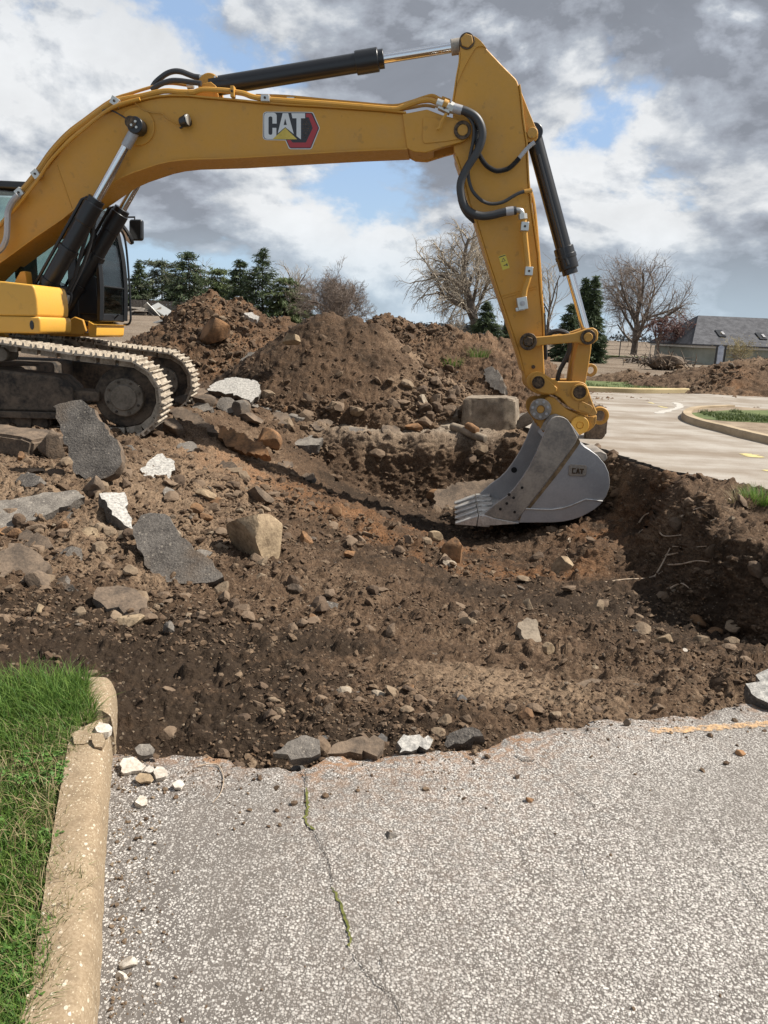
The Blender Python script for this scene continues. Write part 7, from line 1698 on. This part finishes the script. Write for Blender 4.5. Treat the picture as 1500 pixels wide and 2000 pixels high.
GC = 'evergreens behind the reddish heap'
for (px, top, wpx, y_, mt, kw, lb) in (
        (212, 512, 96, 78, 'needle_green', dict(rounded=.7, seed=1), 'round green pine seen through the cab of the digger'),
        (276, 509, 84, 74, 'needle', dict(seed=2, irregular=.22, gap=.1), 'narrow dark spruce just right of the cab'),
        (318, 513, 118, 76, 'needle_grey', dict(seed=3, rounded=.8, gap=.42, base_gap=.32, irregular=.25), 'thin open pine with a bare trunk, between two dark evergreens'),
        (371, 494, 128, 72, 'needle', dict(seed=4, rounded=.25, gap=.12, irregular=.2), 'broad dense spruce above the left end of the reddish heap'),
        (425, 528, 104, 80, 'needle_green', dict(seed=5, rounded=.8, irregular=.25), 'bushy mid green pine between the two tallest evergreens'),
        (470, 508, 98, 72, 'needle', dict(seed=6, rounded=.2, irregular=.2), 'dark spruce leaning against the tallest evergreen'),
        (512, 485, 150, 70, 'needle', dict(seed=7, gap=.15, irregular=.22, droop=.05), 'tallest evergreen, with a layered open top'),
        (556, 545, 96, 69, 'needle_green', dict(seed=8, rounded=.8, irregular=.25), 'low green pine at the right foot of the tallest evergreen'),
        (584, 556, 56, 70, 'needle', dict(seed=9, rounded=.8, irregular=.25), 'small dark evergreen at the right end of the row')):
    b0 = stand(px, y_); top_z = at_y(px, top, y_)[2]; h_ = top_z - b0[2]
    conifer('conifer_tree', lb, b0, h_, wpx / FPX * y_, mat=mt, group=GC, dens=1.3, **kw)
for (px, top, wpx, y_, kw, lb) in ((1146, 538, 98, 55, dict(seed=21, leaders=2, dens=1.8), 'twin topped dark spruce right of the bucket link'), (1112, 592, 88, 54, dict(seed=22, dens=1.2), 'lower dark spruce in front of the twin topped one'),
                                (948, 590, 110, 60, dict(seed=23, dens=1.3, irregular=.2), 'dark spruce at the foot of the weeping willow'), (1000, 622, 60, 64, dict(seed=24, rounded=.5), 'dark evergreen half hidden behind the arm of the digger')):
    b0 = stand(px, y_, 0.0); h_ = at_y(px, top, y_)[2] - b0[2]
    conifer('conifer_tree', lb, b0, h_, wpx / FPX * y_, mat='needle', group='spruces behind the arm', **kw)
def bt(px, top, y_, label, z=None, **kw):
    b0 = stand(px, y_, z); return bare_tree('bare_tree', label, b0, at_y(px, top, y_)[2] - b0[2], **kw)
bt(1242, 490, 75, 'large round crowned bare tree left of the grey roofed building', 0.35, spread=1.2, trunk_r=.34, seed=5, kids=(10, 8, 7, 6), forks=.2, up=.16, angle=1.15, twig_r=.0105)
bt(655, 506, 62, 'wide many stemmed bare tree above the dark cone of earth', 1.2, spread=.9, trunk_r=.26, seed=8, kids=(6, 7, 7, 5), forks=.10, up=.15, angle=.95, stems=5, twig_r=.010, bark_m='twig')
bt(935, 418, 62, 'tall weeping willow with a leaning trunk behind the arm', 0.2, spread=.62, trunk_r=.42, seed=11, kids=(10, 8, 7, 6), forks=.30, droop=.95, up=.45, angle=.95, lean=(-.20, 0), twig_m='twig_pale', twig_r=.012)
bt(985, 470, 66, 'second willow trunk hidden behind the arm', 0.2, spread=.55, trunk_r=.28, seed=14, kids=(6, 6, 5, 5), forks=.35, droop=.9, up=.4, lean=(-.05, 0), twig_m='twig_pale', twig_r=.015)
bt(1068, 500, 66, 'thin pale bare tree between the arm and the bucket cylinder', 0.0, spread=.6, trunk_r=.14, seed=16, kids=(7, 5, 4), forks=.2, up=.5, twig_m='twig_pale', twig_r=.016)
bt(572, 515, 82, 'pale leafless tree behind the row of evergreens', 1.5, spread=.6, trunk_r=.16, seed=18, kids=(6, 5, 5), forks=.3, up=.5, twig_m='twig_pale', twig_r=.018)
bt(392, 502, 86, 'faint bare tree behind the broad spruce', 1.5, spread=.7, trunk_r=.16, seed=19, kids=(6, 5, 5), forks=.3, up=.4, twig_m='twig_pale', twig_r=.018)
bt(898, 604, 85, 'small distant bare tree left of the willow trunk', 0.0, spread=.8, trunk_r=.10, seed=20, kids=(6, 5, 4), forks=.2, up=.4, twig_m='twig_pale', twig_r=.012)
for px, top, y_, sd_, lb in ((1290, 618, 66, 31, 'purple crab apple tree under the large bare tree'), (1340, 612, 66, 33, 'reddish crab apple tree at the corner of the grey roofed building')):
    t_ = bt(px, top, y_, lb, 0.25, spread=1.0, trunk_r=.15, seed=sd_, kids=(6, 6, 5), forks=.25, up=.15, twig_m='twig_red', bark_m='twig', twig_r=.013)
    cr_o = [c for c in t_.children if c.name.startswith('crown')][0]; co = np.empty(len(cr_o.data.vertices) * 3, np.float32); cr_o.data.vertices.foreach_get('co', co); co = co.reshape(-1, 3)
    co = co[np.random.RandomState(sd_).choice(len(co), 1500)]; leafy(t_, co, 1, .08, .075, M['bud'], sd_, 'blossom')
t_ = bt(1450, 657, 58, 'yellowish budding shrub in front of the grey roofed building', 0.0, spread=1.0, trunk_r=.08, seed=41, kids=(6, 5, 4), forks=.15, up=.2, stems=3, twig_m='twig_yellow', bark_m='twig', twig_r=.011)
leafy(t_, np.random.RandomState(4).randn(500, 3) * np.array([.7, .5, .4]) + np.array([0, 0, 1.5]), 1, .1, .05, M['catkin'], 3, 'buds')

# ------------------------------------------------------------------ building, sign, fences, far land
BY = 62.0
bl = at_y(1350, 690, BY); bz = -0.9
bx0, bx1 = bl[0], bl[0] + 26
zeave = at_y(1350, 677, BY)[2]; zridge = at_y(1368, 619, BY + 4.5)[2]; xr0 = at_y(1368, 619, BY + 4.5)[0]
bld = empty('building', (bx0, BY, bz), R(2.2), label='low building with a grey shingle roof and pale green wall', cat='building')
hE, hR = zeave - bz, zridge - bz
M['siding'] = mat_simple('pale_siding', (0.22, 0.235, 0.20), (0.32, 0.335, 0.29), 1.5, 0.8, 0.1); M['shingle'] = mat_simple('grey_shingles', (0.05, 0.05, 0.055), (0.105, 0.105, 0.112), 2.2, 0.95, 0.5, 0.03, fine=9)
M['trim'] = mat_flat('white_trim', (0.62, 0.62, 0.58), 0.6)
b = B(); b.hull([(0.3, 0.4, 0), (26, 0.4, 0), (26, 8.6, 0), (.3, 8.6, 0)], [(0.3, 0.4, hE), (26, 0.4, hE), (26, 8.6, hE), (.3, 8.6, hE)]); b.build('wall', M['siding'], bld)
b = B(); rx = (xr0 - bx0)
b.hull([(0, 0, hE - .05), (26.5, 0, hE - .05), (26.5, 9, hE - .05), (0, 9, hE - .05)], [(0, 0, hE + .1), (26.5, 0, hE + .1), (26.5, 9, hE + .1), (0, 9, hE + .1)]); b.build('eave', M['trim'], bld)
b = B(); zz0 = hE + .105
for a_, c_ in (((-.1, -.2), (rx, 4.5)), ((-.1, 9.2), (rx, 4.5))):
    b.hull([(a_[0], a_[1], zz0), (26.6, a_[1], zz0), (26.6, c_[1], hR), (c_[0], c_[1], hR)], [(a_[0], a_[1], zz0 + .12), (26.6, a_[1], zz0 + .12), (26.6, c_[1], hR + .12), (c_[0], c_[1], hR + .12)])
b.hull([(-.1, -.2, zz0), (-.1, 9.2, zz0), (rx, 4.5, hR)], [(-.09, -.18, zz0 + .1), (-.09, 9.18, zz0 + .1), (rx, 4.5, hR + .1)])
roof = b.build('roof', M['shingle'], bld)
for px, py in ((1409, 656), (1490, 658)):
    f_ = (677 - py) / (677 - 619.0); yy_ = -.2 + 4.7 * f_; zz_ = zz0 + (hR - zz0) * f_ + .16; xx_ = at_y(px, py, BY + yy_)[0] - bx0
    b = B(); sl_ = math.atan2(hR - zz0, 4.7); b.box((xx_, yy_, zz_), (.55, 1.15, .10), Matrix.Rotation(sl_, 3, 'X')); sk = b.build('skylight', M['black'], roof)
    b = B(); b.box((xx_ + .15, yy_ - .1, zz_ + .06), (.2, .5, .02), Matrix.Rotation(sl_, 3, 'X')); b.build('pane', M['steel'], sk)
SY = 54.0; s0 = at_y(1398, 695, SY); s1 = at_y(1415, 695, SY); zt_ = at_y(1406, 676, SY)[2]
sg = empty('sign', (s0[0], SY, -.8), 0, label='pale arched notice board between two dark posts in front of the building', cat='sign'); w_ = s1[0] - s0[0]
for xx_ in (0, w_): 
    b = B(); b.box((xx_, 0, (zt_ + .8) / 2), (.10, .10, zt_ + .8)); b.build('post', M['black'], sg)
b = B(); b.prism([(.1, 1.1), (w_ - .1, 1.1), (w_ - .1, zt_ + .70), (w_ * .75, zt_ + .80), (w_ * .5, zt_ + .84), (w_ * .25, zt_ + .80), (.1, zt_ + .70)], -.03, .03); b.build('board', mat_simple('board_print', (.30, .34, .42), (.58, .62, .68), 3, .6, 0), sg)
# wire fence on the right
fence = empty('fence', (0, 76, 0.2), 0, label='long thin dark wire fence in front of the far fields', cat='fence')
xa, xb_ = at_y(1060, 690, 76)[0], at_y(1420, 690, 76)[0]; n_ = 13
for i in range(n_):
    b = B(); b.cyl((xa + (xb_ - xa) * i / (n_ - 1), 0, -.3), (xa + (xb_ - xa) * i / (n_ - 1), 0, 1.5), .045, 6); b.build('post', M['black'], fence)
for zz_ in (0.15, .5, .85, 1.2, 1.45):
    b = B(); b.cyl((xa, 0, zz_), (xb_, 0, zz_), .014, 4); b.build('wire', M['black'], fence)
b = B(); b.box(((xa + xb_) / 2, 1.0, -.16), (xb_ - xa, 1.6, .14)); props(b.build('grass_strip', M['turf'], None), kind='structure'); bpy.data.objects['grass_strip'].location = (0, 76, .2)
# board fence at the left
lf = empty('fence', (at_y(300, 605, 70)[0], 70, float(H(np.array([-21.]), np.array([70.]))[0])), 0, label='grey board fence below the evergreens, right of the cab', cat='fence')
for i in range(22):
    b = B(); b.box((i * .30 - 2.0, 0, .5), (.27, .05, 1.0 + .05 * math.sin(i * 2.1))); b.build('board', M['slab_grey'], lf)
for zz_ in (.3, .8):
    b = B(); b.box((1.15, .06, zz_), (6.6, .06, .09)); b.build('rail', M['slab_grey'], lf)
# scrap sheets and the low ramp on the lot
def scrap(px, y_, n, w, label, seed, mats):
    g = stand(px, y_); t_ = empty('scrap_pile', g, 0, label=label, cat='scrap pile'); rn = random.Random(seed)
    for i in range(n):
        b = B(); b.box((rn.uniform(-w, w), rn.uniform(-.6, .6), .12 + .5 * rn.random() * (1 - i / n) + .1 * i / n), (rn.uniform(.8, 1.9), rn.uniform(.5, 1.0), rn.uniform(.06, .16)), Matrix.Rotation(rn.gauss(0, .35), 3, 'Y') @ Matrix.Rotation(rn.gauss(0, .3), 3, 'X') @ Matrix.Rotation(rn.random() * 3, 3, 'Z')); b.build('sheet', M[rn.choice(mats)], t_, 0.02)
scrap(283, 60, 12, 1.7, 'heap of white and grey sheets on the lot right of the cab', 3, ['zinc', 'slab_grey', 'slab_grey', 'slab_dark'])
g = stand(328, 46); t_ = empty('ramp', g, 0, label='pale low loading ramp on the lot left of the reddish heap', cat='ramp')
b = B(); b.prism([(-.7, .08), (.55, .50), (.62, .50), (.62, .40), (-.6, .0)], -.6, .6); b.build('deck', M['trim'], t_, .01)
b = B(); b.box((.45, 0, .20), (.25, 1.1, .40)); b.build('support', M['slab_dark'], t_, .01)
b = B(); b.box((.35, 0, .55), (.45, .5, .12)); b.build('block', M['slab_grey'], t_, .01)
# far land
def far_wood(name, label, x0, x1, y_, h, seed, mat):
    rn = np.random.RandomState(seed); n = 420; cx_ = np.sort(rn.uniform(x0, x1, n)); c_ = np.stack([cx_, y_ + rn.uniform(-15, 15, n), h * (.2 + .45 * rn.rand(n) + .3 * np.sin(cx_ * .013))], 1)
    o = leafy(None, c_, 14, h * .22, h * .16, mat, seed, name, .9); return props(o, label, kind='stuff')
M['farwood'] = mat_leaf('far_woods', (0.055, 0.065, 0.075), (0.10, 0.105, 0.105), 0, True)
far_wood('woods', 'dark line of woods along the far horizon', 100, 900, 900, 11, 3, M['farwood'])
far_wood('woods', 'dim line of woods behind the weeping willow', -60, 140, 700, 9, 4, M['farwood'])
# root stump and brush on the lot, marker stakes, orange flag
g = at_z(1300, 722, 0.0); st = empty('tree_stump', (g[0], g[1], -.02), 0, label='uprooted dark stump with tangled roots on the lot, left of the clod heap', cat='tree stump')
rn = np.random.RandomState(6); rts = []
for i in range(70):
    d_ = rn.randn(3); d_[2] = abs(d_[2]) * .5 + .1; d_ /= np.linalg.norm(d_); p = [rn.randn(3) * np.array([.6, .3, .05]) + np.array([0, 0, .3])]
    for k in range(4): d_ = d_ + rn.randn(3) * .35; d_[2] -= .12; d_ /= np.linalg.norm(d_); p.append(p[-1] + d_ * rn.uniform(.15, .32))
    p = np.array(p); p[:, 2] = np.maximum(p[:, 2], .02); rts.append((p, np.linspace(.06, .015, 5)))
tubes_np('roots', rts, 4, M['slab_brown'], st)
me = rock_mesh(5, 3, 6, .6, .9, (1.1, .6, .55), .2); o = mkobj('stump', me, M['slab_brown'], st); o.location = (0, 0, .42)
g = at_z(1282, 708, 0.1); br_ = []
for i in range(120):
    p0 = np.array([rn.uniform(-2.2, 2.2), rn.uniform(-.5, .5), rn.uniform(.02, .35)]); d_ = rn.randn(3) * np.array([1, .6, .25]); d_ /= np.linalg.norm(d_); br_.append((np.array([p0, p0 + d_ * .5, p0 + d_ * rn.uniform(.8, 1.3) + np.array([0, 0, -.05])]), np.array([.05, .035, .012])))
bp = empty('brush_pile', (g[0], g[1], 0.05), 0, label='long low pile of dark brush behind the uprooted stump', cat='brush pile'); tubes_np('branches', br_, 4, M['bark'], bp)
for px, py0, py1, y_, lb in ((1246.5, 700, 716, 40, 'orange marker stake on the lot beyond the grass strip'), (1238, 752, 766, 25.5, 'yellow marker stake in the grass strip beyond the road'), (1217, 702, 714, 44, 'faint second marker stake left of the orange one')):
    p0 = at_y(px, py1, y_); p1 = at_y(px, py0, y_); t_ = empty('marker_stake', p0, 0, label=lb, cat='stake'); L_ = p1[2] - p0[2]
    b = B(); b.box((0, 0, L_ / 2), (.03, .03, L_)); b.build('stick', M['yellow_mark'] if 'yellow' in lb else M['concrete'], t_)
    b = B(); b.box((.04, 0, L_ - .05), (.09, .02, .08)); b.build('ribbon', M['orange_mark'] if 'orange' in lb else M['yellow_mark'], t_)
g = at_z(1068, 739, 0.0); t_ = empty('traffic_cone', g, 0, label='small orange cone on the lot seen below the bucket link', cat='cone')
b = B(); b.cyl((0, 0, .04), (0, 0, .5), .15, 14, .03); b.build('cone_body', mat_flat('cone_orange', (.75, .16, .03), .5), t_)
b = B(); b.box((0, 0, .02), (.42, .42, .04)); b.build('base', bpy.data.materials['cone_orange'], t_)
# roots hanging from the right bank
rts = []; rn = np.random.RandomState(12)
def root_at(pxs, w0=.011, label=None):
    P_ = []
    for px, py in pxs:
        g = ground_hit(px, py, 3.0); d = ray(px, py); d /= np.linalg.norm(d); P_.append(g - d * .12)
    pp = np.array([list(v) for v in smooth_path(P_, 5)]); return (pp, np.linspace(w0, w0 * .35, len(pp)))
roots = [([(1248, 1022), (1262, 1005), (1290, 998), (1310, 990)],), ([(1300, 1085), (1330, 1080), (1352, 1070), (1380, 1068)],), ([(1370, 1030), (1376, 1020), (1388, 1018), (1400, 1012)],), ([(1278, 1128), (1292, 1105), (1306, 1078), (1312, 1068), (1330, 1070)],), ([(1302, 1104), (1330, 1102), (1360, 1098), (1385, 1100)],),
         ([(1180, 1138), (1220, 1132), (1260, 1130), (1285, 1122), (1310, 1108), (1350, 1100)],), ([(1242, 1048), (1252, 1038), (1265, 1030)],), ([(1330, 1010), (1350, 1000), (1375, 990)],), ([(1100, 1072), (1108, 1058), (1118, 1036)],), ([(1104, 1076), (1112, 1066), (1113, 1050)],), ([(1405, 955), (1430, 980), (1460, 995)],), ([(1288, 1040), (1300, 1050), (1340, 1045)],), ([(1310, 1150), (1330, 1140), (1345, 1150)],)]
M['root'] = mat_simple('pale_root', (0.24, 0.175, 0.12), (0.50, 0.40, 0.30), 8, 0.9, 0.2)
ro = empty('torn_roots', (0, 0, 0), 0, label='pale torn roots hanging out of the right bank of the pit', cat='roots')
for (pl_,) in roots: tubes_np('root', [root_at(pl_)], 5, M['root'], ro)
# weeds on the rubble heap and on the clods by the track
def heap_tuft(px, py, y_, label, h=.25, rad=.25, n=160):
    p = at_y(px, py, y_); tuft('weed', px, py, n, rad, h, label, 'weed', hh=p)
heap_tuft(882, 714, 17.4, 'green weed growing on the rubble heap, left of its neighbour'); heap_tuft(934, 696, 17.8, 'green weed higher on the rubble heap')
# dead twig on the pavement
pp = [at_z(px, py, .006) for px, py in [(386, 1496), (410, 1492), (428, 1496), (437, 1522), (430, 1550), (415, 1568)]]
props(tubes_np('twig', [(np.array([list(v) for v in smooth_path(pp, 4)]), np.linspace(.003, .0012, 21))], 5, M['root']), 'thin curved twig lying on the pavement', 'twig')
